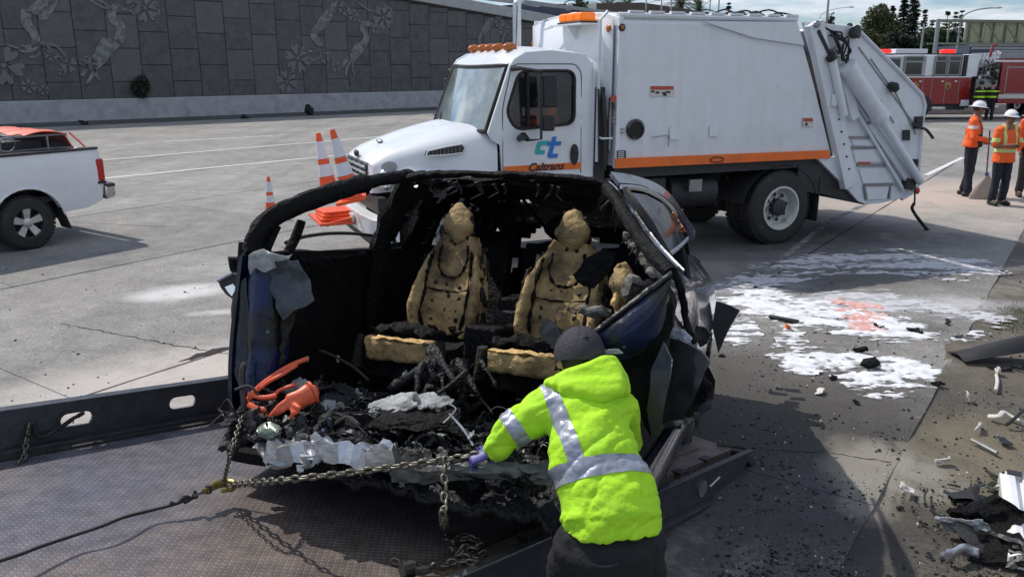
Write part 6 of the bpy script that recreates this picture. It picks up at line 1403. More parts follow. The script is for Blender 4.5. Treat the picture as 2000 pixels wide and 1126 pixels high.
# ---------------- the burnt heap where the dashboard was
def heap(name, fn, nu, nv, m_, amp, seed):
    def f(u, v):
        x, y, z = fn(u, v); p = V((x, y, 0)); n_ = noise.noise(p*5+V((seed, 0, 0)))*.6+noise.noise(p*13+V((0, seed, 0)))*.3+abs(noise.noise(p*29))*.35
        return (x+noise.noise(V((x*17, y*17, 5)))*.018, y+noise.noise(V((x*15, y*15, 9)))*.018, z+amp*n_)
    return MB().sheet(f, nu, nv, .03).build(name, m_, car, sharp=180, kind='stuff')
heap('burnt_heap', lambda u, v: (-.88+1.78*u, -.34+.95*v, -.03+.20*math.sin(math.pi*min(1, .15+v*.85))*(.5+.5*math.sin(u*5+1))-.10*(1-v)**3), 150, 90, 'char_fluff', .12, 3)
rng = random.Random(77)
def shard(c, s, m_, name, seed, th=.005, parent=car, ax=None, asp=1, keep=None):
    r = random.Random(seed); R_ = Matrix.Rotation(r.random()*6.28, 3, V((r.gauss(0, 1), r.gauss(0, 1), r.gauss(0, 1))).normalized()) if ax is None else ax
    n_ = 9; a = r.random()*3
    def f(u, v):
        x = (u-.5)*s*asp; y = (v-.5)*s; x *= 1-.35*abs(v-.5)*r0; z = s*(.28*noise.noise(V((u*2.3+seed, v*2.3, 0)))+.12*noise.noise(V((u*6, v*6+seed, 0))))+.10*s*abs(u-.5)
        return V(c)+R_ @ V((x+s*.1*noise.noise(V((v*5, seed, 1))), y+s*.14*noise.noise(V((u*5, seed, 2))), z))
    r0 = r.random()
    q = MB(); q.sheet(f, n_, n_, th); return q if name is None else q.build(name, m_, parent, sharp=32)
# many small charred shards and wires: nobody could count them
for nm, m_, n_, sz, zz_ in (('charred_shards', 'char_fluff', 230, .07, .04), ('charred_strips', 'debris_black', 90, .08, .06), ('ash_flakes', 'ash', 60, .035, .07), ('pale_flakes', 'pale_sheet', 34, .04, .07)):
    q = MB()
    for i in range(n_):
        x = rng.uniform(-.86, .62); y = rng.uniform(-.34, .55); z = zz_+.16*max(0, math.sin(math.pi*min(1, .15+(y+.34)/.95*.85))*(.5+.5*math.sin((x+.88)/1.78*5+1)))-.06+rng.uniform(-.01, .04)
        k = shard((x, y, z), sz*rng.uniform(.4, 1.5), m_, None, rng.random()*99, .004, asp=rng.uniform(.4, 2)); q.add(k.v, k.f)
    q.build(nm, m_, car, sharp=30, kind='stuff')
q = MB()
for i in range(70):
    a = V((rng.uniform(-.85, .7), rng.uniform(-.36, .5), rng.uniform(.0, .16))); d = V((rng.uniform(-.2, .2), rng.uniform(-.15, .15), rng.uniform(-.05, .10)))
    q.tube(catmull([a, a+d*.5+V((0, 0, rng.uniform(0, .06))), a+d], 4), rng.choice((.003, .005, .007)), 5)
q.build('wire_tangle', 'black_rubber', car, sharp=180, kind='stuff')
# heap between the seats: ribbed burnt ducting
q = MB()
for i in range(34):
    x = rng.uniform(-.20, .08); y = rng.uniform(.15, .75); z = rng.uniform(.05, .34)*(1-(y-.15)*.2); q.tube(catmull([(x, y, z), (x+rng.uniform(-.1, .1), y+rng.uniform(-.05, .05), z+rng.uniform(.0, .10)), (x+rng.uniform(-.16, .16), y-.06, z-.06)], 4), rng.uniform(.008, .024), 6)
q.noise_disp(.02, 18, 3, 2); q.build('burnt_ducting', 'char_fluff', car, sharp=180, kind='stuff')
# named larger scraps
def wpt(px, py, y): return wu(px, py, 'y', y)
def crumple(name, outline_top, outline_bot, y, depth, m_, seed, amp=.02, parent=car, n=24):
    A_ = catmull([wpt(px, py, yy) for px, py, yy in outline_top], 6); B_ = catmull([wpt(px, py, yy) for px, py, yy in outline_bot], 6); k = min(len(A_), len(B_))-1
    def f(u, v):
        i = u*k; i0 = min(k-1, int(i)); t_ = i-i0; a = A_[i0].lerp(A_[i0+1], t_); b = B_[i0].lerp(B_[i0+1], t_); p = a.lerp(b, v); p.y -= depth*math.sin(math.pi*v); return p+V((0, 1, .6))*amp*(noise.noise(V((u*9+seed, v*5, 0)))+.5*abs(noise.noise(V((u*24, v*11, seed)))))
    return MB().sheet(f, n*2, 10, .006).build(name, m_, parent, sharp=28)
# crushed aluminium beam along the torn front
def beam(name, pts, w, h, m_, seed, kinks=3):
    P = catmull([wpt(*p) for p in pts], 3); n = len(P); rs = []
    for i, p in enumerate(P):
        d = (P[min(i+1, n-1)]-P[max(i-1, 0)]).normalized(); s_ = d.cross(V((0, 0, 1))).normalized(); u = s_.cross(d); r_ = random.Random(seed*97+i); cr_ = 1+.55*noise.noise(V((i*.9+seed, 0, 0))); hh = h*cr_; ww = w*(1+.3*noise.noise(V((i*.8, seed, 0)))); sh_ = u*.05*noise.noise(V((i*.8, 0, seed)))
        prof_ = [(-1, -1), (-.35, -1), (-.3, -.62), (.3, -.62), (.35, -1), (1, -1), (1, 1), (.3, .85+.1*cr_), (0, .6), (-.3, .9), (-1, 1)]
        rs.append([p+sh_+s_*(a*ww/2+.03*noise.noise(V((i*.6, b, seed))))+u*(b*hh/2)+V([r_.uniform(-.011, .011) for _ in range(3)]) for a, b in prof_])
    q = MB(); q.rings(rs); return q.build(name, m_, car, sharp=14)
beam('crash_beam', [(528, 880, -.36), (570, 882, -.36), (620, 878, -.36), (660, 882, -.37), (700, 886, -.37), (740, 890, -.38), (776, 886, -.37)], .10, .085, 'silver', 3)
beam('crash_box', [(568, 874, -.30), (590, 862, -.29), (616, 856, -.28), (642, 864, -.28)], .09, .075, 'silver', 8)
beam('crash_flange', [(508, 866, -.34), (530, 900, -.38), (575, 906, -.38)], .05, .02, 'bare_steel', 5)
beam('bent_stay', [(586, 918, -.44), (600, 898, -.42), (622, 872, -.38)], .03, .02, 'silver', 6)
beam('bent_stay', [(640, 856, -.30), (690, 858, -.28), (740, 860, -.26)], .02, .012, 'bare_steel', 16)
beam('bent_stay', [(775, 880, -.34), (800, 896, -.34), (830, 902, -.34)], .06, .03, 'grey_green', 26)
crumple('lower_fascia', [(760, 898, -.36), (820, 900, -.36), (880, 904, -.36), (950, 900, -.34), (1010, 905, -.32), (1080, 900, -.30)], [(770, 938, -.32), (820, 944, -.32), (870, 936, -.32), (950, 932, -.31), (1010, 940, -.30), (1080, 946, -.28)], 0, .03, 'grey_green', 3, .016)
crumple('silver_blanket', [(716, 792, -.05), (760, 776, .0), (800, 768, .02), (850, 772, .0), (880, 784, -.02)], [(720, 806, -.15), (760, 806, -.16), (810, 800, -.16), (850, 796, -.14), (878, 792, -.1)], 0, -.03, 'pale_sheet', 5, .03)
crumple('burnt_fabric', [(650, 800, -.10), (700, 806, -.12), (760, 800, -.14), (840, 806, -.14), (900, 800, -.10)], [(655, 830, -.2), (700, 838, -.22), (760, 836, -.22), (840, 838, -.2), (900, 846, -.2)], 0, .02, 'char', 6, .03)
crumple('glass_shard', [(504, 836, -.34), (520, 826, -.33), (536, 828, -.33), (550, 838, -.34)], [(512, 850, -.36), (522, 856, -.36), (536, 852, -.36), (550, 842, -.35)], 0, .02, 'green_glass', 7, .008)
crumple('pale_scrap', [(624, 790, -.05), (640, 782, -.04), (664, 790, -.04)], [(630, 806, -.08), (645, 810, -.08), (664, 802, -.08)], 0, .02, 'pale_sheet', 8, .02)
crumple('pale_scrap', [(548, 820, -.22), (560, 812, -.22), (572, 818, -.22)], [(556, 838, -.24), (564, 842, -.24), (574, 836, -.24)], 0, .01, 'pale_sheet', 18, .01)
crumple('dark_scrap', [(560, 760, -.02), (580, 740, .0), (600, 746, .0)], [(568, 776, -.06), (586, 770, -.06), (600, 760, -.04)], 0, .02, 'pale_sheet', 9, .02)
crumple('blue_rag', [(640, 812, -.14), (680, 822, -.14), (720, 826, -.14)], [(650, 840, -.2), (690, 846, -.2), (722, 840, -.2)], 0, .02, 'plastic_melt', 10, .02)
# white scraps
for i, (px, py, y, s_) in enumerate(((812, 776, -.1, .03), (920, 848, -.28, .02), (862, 848, -.25, .018), (700, 766, 0, .022), (738, 812, -.18, .022), (985, 812, -.1, .02), (1010, 870, -.28, .022), (660, 700, .2, .02), (600, 700, .1, .015), (846, 702, .35, .025), (880, 720, .3, .02), (790, 730, .3, .025))):
    shard(wpt(px, py, y), s_*1.6, 'pale_sheet', 'pale_scrap', i, .003)
# row of small chips on the front lip by the chain
q = MB()
for i in range(46): q.ball(wpt(rng.uniform(770, 870), rng.uniform(874, 900), -.36), (rng.uniform(.006, .016), .008, .008), 6, 4)
q.noise_disp(.006, 30, 1, 1); q.build('ash_chips', 'ash', car, kind='stuff')
# orange high-voltage cables
def cable(pts, r_, m_='orange_rubber', name='orange_cable', parent=car, flat=1):
    q = MB(); q.tube(catmull([wpt(*p) for p in pts], 7), r_, 8, flat=flat); return q.build(name, m_, parent)
cable([(470, 806, -.14), (480, 786, -.13), (500, 760, -.12), (530, 736, -.10), (566, 714, -.06), (600, 700, .02)], .012)
cable([(478, 800, -.16), (492, 774, -.15), (520, 748, -.13), (552, 730, -.10), (580, 712, -.05)], .010)
cable([(486, 790, -.2), (510, 800, -.2), (540, 796, -.18), (566, 788, -.15)], .016); cable([(494, 806, -.2), (520, 812, -.2), (548, 806, -.18)], .014)
cable([(486, 768, -.18), (512, 776, -.18), (540, 772, -.16)], .012); cable([(526, 782, -.14), (546, 762, -.12), (578, 750, -.1)], .010)
cable([(624, 684, .1), (650, 694, .1), (690, 716, .1), (720, 742, .1)], .007, 'char_brown', 'burnt_cable')
cable([(878, 808, -.2), (905, 838, -.25), (925, 870, -.3)], .006, 'bare_steel', 'bare_wire')
cable([(880, 790, -.1), (890, 800, -.14), (866, 826, -.2)], .004, 'bare_steel', 'bare_wire')
cable([(482, 712, -.15), (474, 716, -.16), (474, 760, -.17), (478, 800, -.18)], .014, 'soot_steel', 'bent_pipe')
cable([(478, 794, -.17), (470, 806, -.17), (462, 826, -.18), (464, 850, -.2)], .022, 'soot_steel', 'bracket_arm')
# big orange rubber glove lying in the heap
gv = thing('rubber_glove', 'long orange rubber glove lying on the burnt heap at the left of the wreck', 'glove', WR)
q = MB()
cu0, pl, wr0 = wpt(606, 768, -.20), wpt(566, 788, -.26), wpt(590, 776, -.23)
q.limb([cu0, wr0, wpt(578, 782, -.245)], [(.052, .045), (.044, .036), (.042, .030)], 14, ref=(0, 0, 1)); q.limb([wpt(582, 780, -.24), pl], [(.044, .030), (.046, .026)], 14, ref=(0, 0, 1))
for a, b, c, r_ in (((556, 786), (540, 800), (528, 812), .014), ((562, 792), (552, 800), (540, 808), .015), ((570, 796), (574, 806), (568, 816), .014), ((572, 788), (586, 796), (580, 806), .013), ((560, 782), (546, 792), (532, 806), .013)):
    q.limb([wpt(*a, -.27), wpt(*b, -.285), wpt(*c, -.28)], [r_, r_*.95, r_*.75], 8)
fused(q, .0065, 3).build('glove_body', 'orange_rubber', gv, sharp=180)
m = MB(); e_ = (cu0-wr0).normalized(); m.tube([cu0+e_*.005+V((0, 0, 0)), cu0+e_*.016], [(.056, .050)]*2, 16, ref=(0, 0, 1)); m.build('cuff_roll', 'orange_rubber', gv)

# ================================================================= PEOPLE
def hand_into(q, wrist, dirv, palm_n, side, L=.185, curl=.5, spread=.12, grip=0):
    """palm plus five separate bent fingers, thumb leaving the side of the palm; q: builder to add to"""
    d = V(dirv).normalized(); n_ = V(palm_n); n_ = (n_-d*n_.dot(d)).normalized(); s_ = d.cross(n_)*side
    pl_ = L*.52
    q.limb([V(wrist), V(wrist)+d*pl_*.5, V(wrist)+d*pl_], [(L*.15, L*.09), (L*.20, L*.09), (L*.21, L*.075)], 12, ref=s_)
    for k, (o_, fl_, r_) in enumerate(((.15, .40, .046), (.052, .45, .048), (-.048, .42, .046), (-.145, .33, .040))):
        b0 = V(wrist)+d*pl_*.92+s_*(o_*L); dd = (d+s_*spread*o_*3).normalized(); P = [b0]; a = curl*.35
        for seg, fr_ in enumerate((.42, .32, .26)):
            a += curl*(.5+.4*seg)*.8; P.append(P[-1]+(dd*math.cos(a)-n_*math.sin(a)*-1)*(fl_*L*fr_) if False else P[-1]+(dd*math.cos(a)+n_*math.sin(a))*(fl_*L*fr_*1.05))
        q.limb(P, [r_*L*1.05, r_*L, r_*L*.95, r_*L*.8], 8)
    b0 = V(wrist)+d*pl_*.25+s_*L*.17; t1 = (d*.55+s_*.8+n_*.25).normalized(); t2 = (d*.9+s_*.25+n_*(.3+curl*.5)).normalized()
    q.limb([b0, b0+t1*L*.20, b0+t1*L*.20+t2*L*.17, b0+t1*L*.20+t2*L*.30], [L*.075, L*.062, L*.056, L*.045], 8)
def head_into(q, c, fwd, up, r=.098):
    """skull, face, jaw, nose, ears as one lump; c is the middle of the head"""
    f = V(fwd).normalized(); u = V(up); u = (u-f*u.dot(f)).normalized(); s_ = f.cross(u); c = V(c)
    R_ = Matrix((s_, f, u)).transposed()
    q.ball(c+u*r*.22-f*r*.08, (r*.80, r*.98, r*.98), 18, 14, R_); q.ball(c-u*r*.38+f*r*.22, (r*.64, r*.70, r*.80), 16, 12, R_); q.ball(c-u*r*.92+f*r*.52, (r*.32, r*.28, r*.26), 10, 8, R_)
    q.limb([c+f*r*.88+u*r*.10, c+f*r*1.03-u*r*.14, c+f*r*1.13-u*r*.34], [r*.09, r*.12, r*.15], 8)
    q.ball(c+f*r*.80-u*r*.62, (r*.28, r*.14, r*.11), 10, 6, R_)
    for k in (-1, 1): q.ball(c+s_*k*r*.86-u*r*.12-f*r*.02, (r*.10, r*.20, r*.30), 10, 8, R_); q.ball(c+f*r*.80+u*r*.20+s_*k*r*.30, (r*.22, r*.14, r*.10), 8, 6, R_)
    return R_, s_, f, u
def face_parts(parent, c, R_, s_, f, u, r=.098, shades=False, hair=True):
    for k in (-1, 1):
        if shades:
            q = MB(); q.ball(c+f*r*.90+u*r*.04+s_*k*r*.34, (r*.34, r*.08, r*.20), 12, 8, R_); q.build('sunglass_lens', 'glass_black', parent)
        else:
            q = MB(); q.ball(c+f*r*.86+u*r*.04+s_*k*r*.31, (r*.14, r*.10, r*.08), 10, 8, R_); e = q.build('eye', 'cone_white', parent)
            q = MB(); q.ball(c+f*r*.945+u*r*.04+s_*k*r*.31, (r*.06, r*.03, r*.06), 8, 6, R_); q.build('pupil', 'ink', e)
    if shades: q = MB(); q.tube([c+s_*-r*.82+u*r*.06, c+f*r*.86+s_*-r*.6+u*r*.08, c+f*r*.98+u*r*.08, c+f*r*.86+s_*r*.6+u*r*.08, c+s_*r*.82+u*r*.06], r*.035, 5); q.build('sunglass_frame', 'ink', parent)
    q = MB(); q.tube([c+f*r*.86-u*r*.60-s_*r*.22, c+f*r*.945-u*r*.58, c+f*r*.86-u*r*.60+s_*r*.22], r*.035, 6); q.build('mouth', 'label_red', parent)
    if hair:
        q = MB(); q.ball(c+u*r*.22-f*r*.14, (r*.86, r*.98, r*.94), 16, 12, R_)
        q.v = [p for p in q.v]; o = slice_band(q, [(c+f*r*.35, f), (c-u*r*.55, -u)], .002); o.build('hair', 'hair', parent, fix=False)
def helmet(parent, c, R_, s_, f, u, r=.098, full=True):
    q = MB(); rs = []
    for k in range(9):
        t_ = k/8*math.pi/2; rs.append([c+u*(r*.42+r*1.05*math.sin(t_)*.98)+s_*(r*1.10*math.cos(t_)*math.cos(a)+0)+f*(r*1.28*math.cos(t_)*math.sin(a)) for a in [j*math.pi/12 for j in range(24)]])
    rs[-1] = [c+u*(r*1.46)+(p-(c+u*(r*.42+r*1.05*.98)))*.05 for p in rs[-1]]
    q.rings(rs); shell_ = q.build('hard_hat', 'helmet_white', parent, sharp=60)
    q = MB(); A_ = [c+u*r*.44+s_*r*1.08*math.cos(a)+f*r*1.26*math.sin(a) for a in [j*math.pi/12 for j in range(24)]]; ext_ = .48 if full else .10
    B_ = [c+u*(r*.30)+s_*r*(1.08+ext_*.7)*math.cos(a)+f*r*(1.26+(ext_ if math.sin(a) < .2 else max(ext_, .5)))*math.sin(a) for a in [j*math.pi/12 for j in range(24)]]
    q.rings([A_, B_, [p-u*.006 for p in B_], [p-u*.006 for p in A_]], cap=False, closed=True); q.build('brim', 'helmet_white', shell_, sharp=60)
    q = MB(); q.tube([c+u*(r*.6+r*.92*math.sin(t_))+f*(r*1.26*math.cos(t_)) for t_ in [k*math.pi/10 for k in range(1, 10)]], r*.10, 6, flat=.5, ref=s_); q.build('ridge', 'helmet_white', shell_)
    q = MB(); q.obox(c+f*r*1.22+u*r*.80, s_*r*.25, f*r*.06, u*r*.16); q.build('badge', 'logo_blue', shell_, bevel=.003)
def person(label, loc, rz, J, jacket, trousers, scale=1.0, skin='skin', shades=True, bands=(), group='road workers standing by the fire engine', vest=None, long_sleeve=True, full_brim=True, vox=.016, head_f=(0, 1, 0), gloves=None, pname='person', legs=True, jacket_hem=.0):
    """J: joints in body space (x right of the person, y forward, z up)"""
    t = thing(pname, label, 'person', loc=loc, rz=rz, group=group); S = lambda p: V(p)*scale
    g = {k: S(v) for k, v in J.items()}
    body = MB(); hf_ = V(head_f).normalized(); R_, s_, f_, u_ = head_into(body, g['head'], hf_, (0, 0, 1), .098*scale)
    body.limb([g['head']-V((0, .01, .05)), g['neck']], [.056*scale, .062*scale], 12)
    body.limb([g['neck'], g['chest'], g['waist'], g['hip']], [(.10*scale, .09*scale), (.15*scale, .10*scale), (.135*scale, .095*scale), (.145*scale, .10*scale)], 16, ref=(1, 0, 0))
    for s in 'lr':
        sg = -1 if s == 'l' else 1
        body.limb([g['sh'+s], g['el'+s]], [.048*scale, .042*scale], 10); body.limb([g['el'+s], g['wr'+s]], [.042*scale, .030*scale], 10)
        dv = (g['ha'+s]-g['wr'+s]); hand_into(body, g['wr'+s], dv, V((-sg*.8, .3, -.2)) if dv.z < -.5*dv.length else V((0, -.2, -1)), sg, .185*scale, .7)
        if legs: body.limb([g['hi'+s], g['kn'+s], g['an'+s]], [.075*scale, .055*scale, .042*scale], 12); body.limb([g['an'+s], g['to'+s]], [.045*scale, .038*scale], 8)
    fused(body, min(vox, .013), 2).build('body', skin, t, sharp=180)
    c = g['head']; face_parts(t, c, R_, s_, f_, u_, .098*scale, shades); 
    helmet(t, c, R_, s_, f_, u_, .098*scale, full_brim)
    jk = MB(); jk.ball(g['neck']-V((0, 0, .03)), (.08*scale,)*3, 10, 8); jk.tube([g['neck']-V((0, 0, .03)), g['chest']+V((0, 0, .06)), g['chest'], g['waist'], g['hip']+V((0, 0, .05-jacket_hem)), g['hip']+V((0, 0, .02-jacket_hem))], [(.10*scale, .08*scale), (.20*scale, .125*scale), (.205*scale, .145*scale), (.19*scale, .15*scale), (.215*scale, .175*scale), (.213*scale, .172*scale)], 20, ref=(1, 0, 0))
    for s in 'lr':
        end = g['wr'+s] if long_sleeve else g['el'+s].lerp(g['sh'+s], .2)
        if long_sleeve: jk.limb([g['neck'].lerp(g['sh'+s], .55), g['sh'+s], g['el'+s], g['el'+s].lerp(g['wr'+s], .93)], [.085*scale, .082*scale, .066*scale, .050*scale], 12)
        else: jk.limb([g['neck'].lerp(g['sh'+s], .55), g['sh'+s], g['sh'+s].lerp(g['el'+s], .85)], [.085*scale, .080*scale, .070*scale], 12)
    jm = fused(jk, vox, 3, disp=lambda v, n: .010*noise.noise(v*9)+.006*noise.noise(v*22)); jo = jm.build('jacket', jacket, t, sharp=180)
    for nm, m_, pl in bands:
        b = slice_band(jm, [(S(a), b_) for a, b_ in pl], .006)
        if b.f: b.build(nm, m_, jo, fix=False, sharp=180)
    if legs:
        tr_ = MB(); tr_.limb([g['waist']-V((0, 0, .04)), g['hip']], [(.14*scale, .11*scale), (.160*scale, .125*scale)], 18, ref=(1, 0, 0))
        for s in 'lr': tr_.limb([g['hi'+s], g['kn'+s], g['an'+s]+V((0, 0, .03))], [.108*scale, .082*scale, .078*scale], 12)
        fused(tr_, vox, 3, disp=lambda v, n: .010*noise.noise(v*8+V((3, 0, 0)))+.005*noise.noise(v*20)).build('trousers', trousers, t, sharp=180)
        for s in 'lr':
            bt = MB(); a = g['an'+s]; to = g['to'+s]; he = a-(to-a)*.35; he.z = .045*scale
            bt.limb([he, a.lerp(to, .3)-V((0, 0, .02)), to], [.050*scale, .055*scale, .045*scale], 12); bt.limb([a+V((0, 0, .05)), a-V((0, 0, .02))], [.055*scale, .055*scale], 12)
            bo = fused(bt, .012, 3); bo.v = [(x, y, max(z, .004)) for x, y, z in bo.v]; bo.build('boot', 'boot', t, sharp=180)
    return t
STAND = dict(head=(0, .03, 1.68), neck=(0, 0, 1.50), chest=(0, .01, 1.30), waist=(0, .01, 1.08), hip=(0, 0, .94), shl=(-.19, 0, 1.44), shr=(.19, 0, 1.44), ell=(-.25, -.02, 1.14), elr=(.25, -.02, 1.14), wrl=(-.24, .08, .90), wrr=(.24, .08, .90), hal=(-.24, .12, .80), har=(.24, .12, .80),
             hil=(-.09, 0, .92), hir=(.09, 0, .92), knl=(-.10, .02, .50), knr=(.10, .02, .50), anl=(-.11, -.02, .09), anr=(.11, -.02, .09), tol=(-.13, .15, .04), tor=(.13, .15, .04))
def bandz(z0, z1): return [((0, 0, z1), (0, 0, 1)), ((0, 0, z0), (0, 0, -1))]
# worker 1: turned to the right, hand holding a broom; dark overalls, orange jacket
J1 = dict(STAND); J1.update(wrr=(.20, .27, 1.12), elr=(.28, .06, 1.14), har=(.17, .36, 1.14), ell=(-.27, .04, 1.13), wrl=(-.20, .22, 1.02), hal=(-.16, .30, 1.02), anl=(-.13, -.06, .09), tol=(-.15, .12, .04), anr=(.12, .06, .09), tor=(.14, .24, .04))
w1p = G(1884, 382)
w1 = person('worker in orange jacket and dark overalls with full brim helmet, leftmost of three', w1p, rad(-128), J1, 'hivis_orange', 'navy_cloth', 1.0, skin='skin_dark', head_f=(-.7, 1, -.15),
            bands=[('reflective_band', 'tape_pale', [((0, 0, 1.37), (0, 0, 1)), ((0, 0, 1.31), (0, 0, -1)), ((-.16, 0, 0), (1, 0, 0))]), ('reflective_band', 'tape_pale', [((0, 0, 1.37), (0, 0, 1)), ((0, 0, 1.31), (0, 0, -1)), ((.16, 0, 0), (-1, 0, 0))]),
                   ('overall_bib', 'navy_cloth', [((0, 0, 1.20), (0, 0, 1)), ((0, 0, .90), (0, 0, -1)), ((-.14, 0, 0), (-1, 0, 0)), ((.14, 0, 0), (1, 0, 0)), ((0, .03, 0), (0, -1, 0))]),
                   ('shoulder_strap', 'navy_cloth', [((-.075, 0, 0), (-1, 0, 0)), ((-.04, 0, 0), (1, 0, 0)), ((0, .0, 1.20), (0, 0, -1))]), ('shoulder_strap', 'navy_cloth', [((.04, 0, 0), (-1, 0, 0)), ((.075, 0, 0), (1, 0, 0)), ((0, .0, 1.20), (0, 0, -1))])])
# worker 2: arms folded in front, orange shirt with lime-yellow mesh vest stripes
J2 = dict(STAND); J2.update(ell=(-.25, .04, 1.14), elr=(.25, .04, 1.14), wrl=(-.06, .24, 1.14), wrr=(.06, .26, 1.18), hal=(.06, .25, 1.16), har=(-.05, .28, 1.20))
w2 = person('worker with folded arms and wide yellow bands across an orange shirt', G(1946, 400), rad(188), J2, 'hivis_orange', 'navy_cloth', .94, skin='skin_dark', long_sleeve=False, full_brim=False, head_f=(-.25, 1, -.1), jacket_hem=.12,
            bands=[('reflective_band', 'tape_yellow', bandz(1.03, 1.10)), ('reflective_band', 'tape_yellow', [((-.20, 0, 0), (1, 0, 0)), ((0, 0, 1.30), (0, 0, 1)), ((0, 0, 1.22), (0, 0, -1))]), ('reflective_band', 'tape_yellow', [((.20, 0, 0), (-1, 0, 0)), ((0, 0, 1.30), (0, 0, 1)), ((0, 0, 1.22), (0, 0, -1))]),
                   ('vest_stripe', 'tape_yellow', [((-.14, 0, 0), (-1, 0, 0)), ((-.09, 0, 0), (1, 0, 0)), ((0, 0, 1.12), (0, 0, -1))]), ('vest_stripe', 'tape_yellow', [((.09, 0, 0), (-1, 0, 0)), ((.14, 0, 0), (1, 0, 0)), ((0, 0, 1.12), (0, 0, -1))])])
# worker 3 at the frame's edge
J3 = dict(STAND); J3.update(wrl=(-.12, .26, 1.10), ell=(-.26, .04, 1.14), hal=(-.06, .34, 1.12))
w3 = person('worker in plain orange shirt and white helmet, rightmost, cut by the photo edge', G(2001, 384), rad(165), J3, 'hivis_orange', 'boot', 1.0, skin='skin', full_brim=False, head_f=(.1, 1, 0),
            bands=[('vest_stripe', 'tape_yellow', [((.09, 0, 0), (-1, 0, 0)), ((.14, 0, 0), (1, 0, 0)), ((0, 0, 1.05), (0, 0, -1))]), ('reflective_band', 'tape_yellow', bandz(1.04, 1.10))])
bpy.context.view_layer.update()
br = thing('broom', 'wide straw push broom held upright by the leftmost worker', 'broom', loc=G(1922, 388))
m = MB(); m.tube([(-.02, 0, .42), (-.10, -.05, 1.18), (-.12, -.06, 1.30)], .014, 8); m.build('handle', 'wood', br)
m = MB(); rs = []
for z, a, b in ((.0, .30, .10), (.06, .31, .10), (.25, .20, .07), (.36, .10, .05), (.46, .03, .03)): rs.append([(a*math.cos(k*.3927)-.0, b*math.sin(k*.3927), z) for k in range(16)])
m.rings(rs); m.noise_disp(.012, 18, 2, 2); m.v = [(x, y, max(0, z)) for x, y, z in m.v]; m.build('bristles', 'straw', br)
m = MB(); m.tube([(-.01, 0, .36), (-.02, 0, .50)], .035, 8); m.build('binding', 'glove_violet', br)

# driver behind the side window
def seated(label, M, jacket, skin='skin_dark', cat='person'):
    t = thing('person', label, cat, M); b = MB(); R_, s_, f_, u_ = head_into(b, V((0, 0, .74)), V((0, 1, 0)), V((0, 0, 1))); b.limb([(0, 0, .68), (0, -.02, .56)], [.055, .06], 10)
    b.limb([(0, -.02, .56), (0, -.04, .34), (0, -.02, .05)], [(.12, .09), (.16, .11), (.16, .12)], 14, ref=(1, 0, 0))
    for sg in (-1, 1):
        b.limb([(sg*.19, 0, .50), (sg*.26, .08, .24)], [.05, .042], 10); b.limb([(sg*.26, .08, .24), (sg*.17, .33, .30)], [.042, .03], 10); hand_into(b, (sg*.17, .33, .30), (-.2*sg, .9, .2), (-sg, 0, -.3), sg, .18, .9)
        b.limb([(sg*.09, .0, .05), (sg*.11, .42, .08), (sg*.11, .50, -.30)], [.08, .06, .05], 10)
    fused(b, .013, 2).build('body', skin, t, sharp=180)
    j = MB(); j.limb([(0, -.02, .54), (0, -.04, .34), (0, -.02, .04)], [(.12, .09), (.20, .14), (.19, .15)], 16, ref=(1, 0, 0))
    for sg in (-1, 1): j.limb([(sg*.12, 0, .52), (sg*.19, 0, .50), (sg*.26, .08, .24), (sg*.20, .26, .29)], [.08, .078, .062, .05], 10)
    jm = fused(j, .016, 3); jo = jm.build('vest', jacket, t, sharp=180)
    for x0, x1 in ((-.13, -.08), (.08, .13)): slice_band(jm, [((x0, 0, 0), (-1, 0, 0)), ((x1, 0, 0), (1, 0, 0)), ((0, 0, .2), (0, 0, -1))], .006).build('reflective_band', 'tape_pale', jo, fix=False)
    slice_band(jm, bandz(.16, .21), .006).build('reflective_band', 'tape_pale', jo, fix=False)
    tr_ = MB()
    for sg in (-1, 1): tr_.limb([(sg*.09, .0, .05), (sg*.11, .42, .08), (sg*.11, .50, -.30)], [.10, .08, .07], 10)
    tr_.limb([(0, 0, .12), (0, -.02, .0)], [(.17, .13), (.18, .14)], 14, ref=(1, 0, 0)); fused(tr_, .02, 3).build('trousers', 'navy_cloth', t, sharp=180)
    face_parts(t, V((0, 0, .74)), R_, s_, f_, u_); return t
seated('driver in orange safety vest sitting behind the refuse truck cab window', TF.M @ Matrix.Translation((-.72, .55, 1.50)) @ Matrix.Rotation(rad(90), 4, 'Z'), 'hivis_orange')
# ---------------- the worker bending over the wreck, seen from behind
mloc = V((.38, 2.72, 0))
man = thing('person', 'worker in lime yellow hooded jacket and dark cap bending over the wreck, seen from behind', 'person', loc=mloc)
def mp_(px, py, d): return DD(px, py, d)-mloc
hd = mp_(1131, 704, 3.40); nk = mp_(1142, 752, 3.36); c0 = mp_(1146, 800, 3.28); c1 = mp_(1160, 880, 3.18); c2 = mp_(1186, 965, 3.12); c3 = mp_(1192, 1040, 3.10)
shl, shr = mp_(1076, 792, 3.30), mp_(1206, 792, 3.30)
ell, wrl = mp_(1004, 842, 3.28), mp_(966, 876, 3.33); elr, wrr = mp_(1228, 860, 3.62), mp_(1150, 900, 3.72)
hl_, hr_ = mp_(1140, 1060, 3.10), mp_(1238, 1060, 3.10)
kl_, kr_ = V((hl_.x-.06, hl_.y+.12, .46)), V((hr_.x+.06, hr_.y+.12, .46)); al_, ar_ = V((hl_.x-.08, hl_.y-.02, .09)), V((hr_.x+.08, hr_.y-.08, .09))
fw = V((-.12, .80, -.50)); upv = V((0, .5, .86))
body = MB(); R_, s_, f_, u_ = head_into(body, hd, fw, upv, .100)
body.limb([hd-V((0, .02, .03)), nk], [.06, .07], 12)
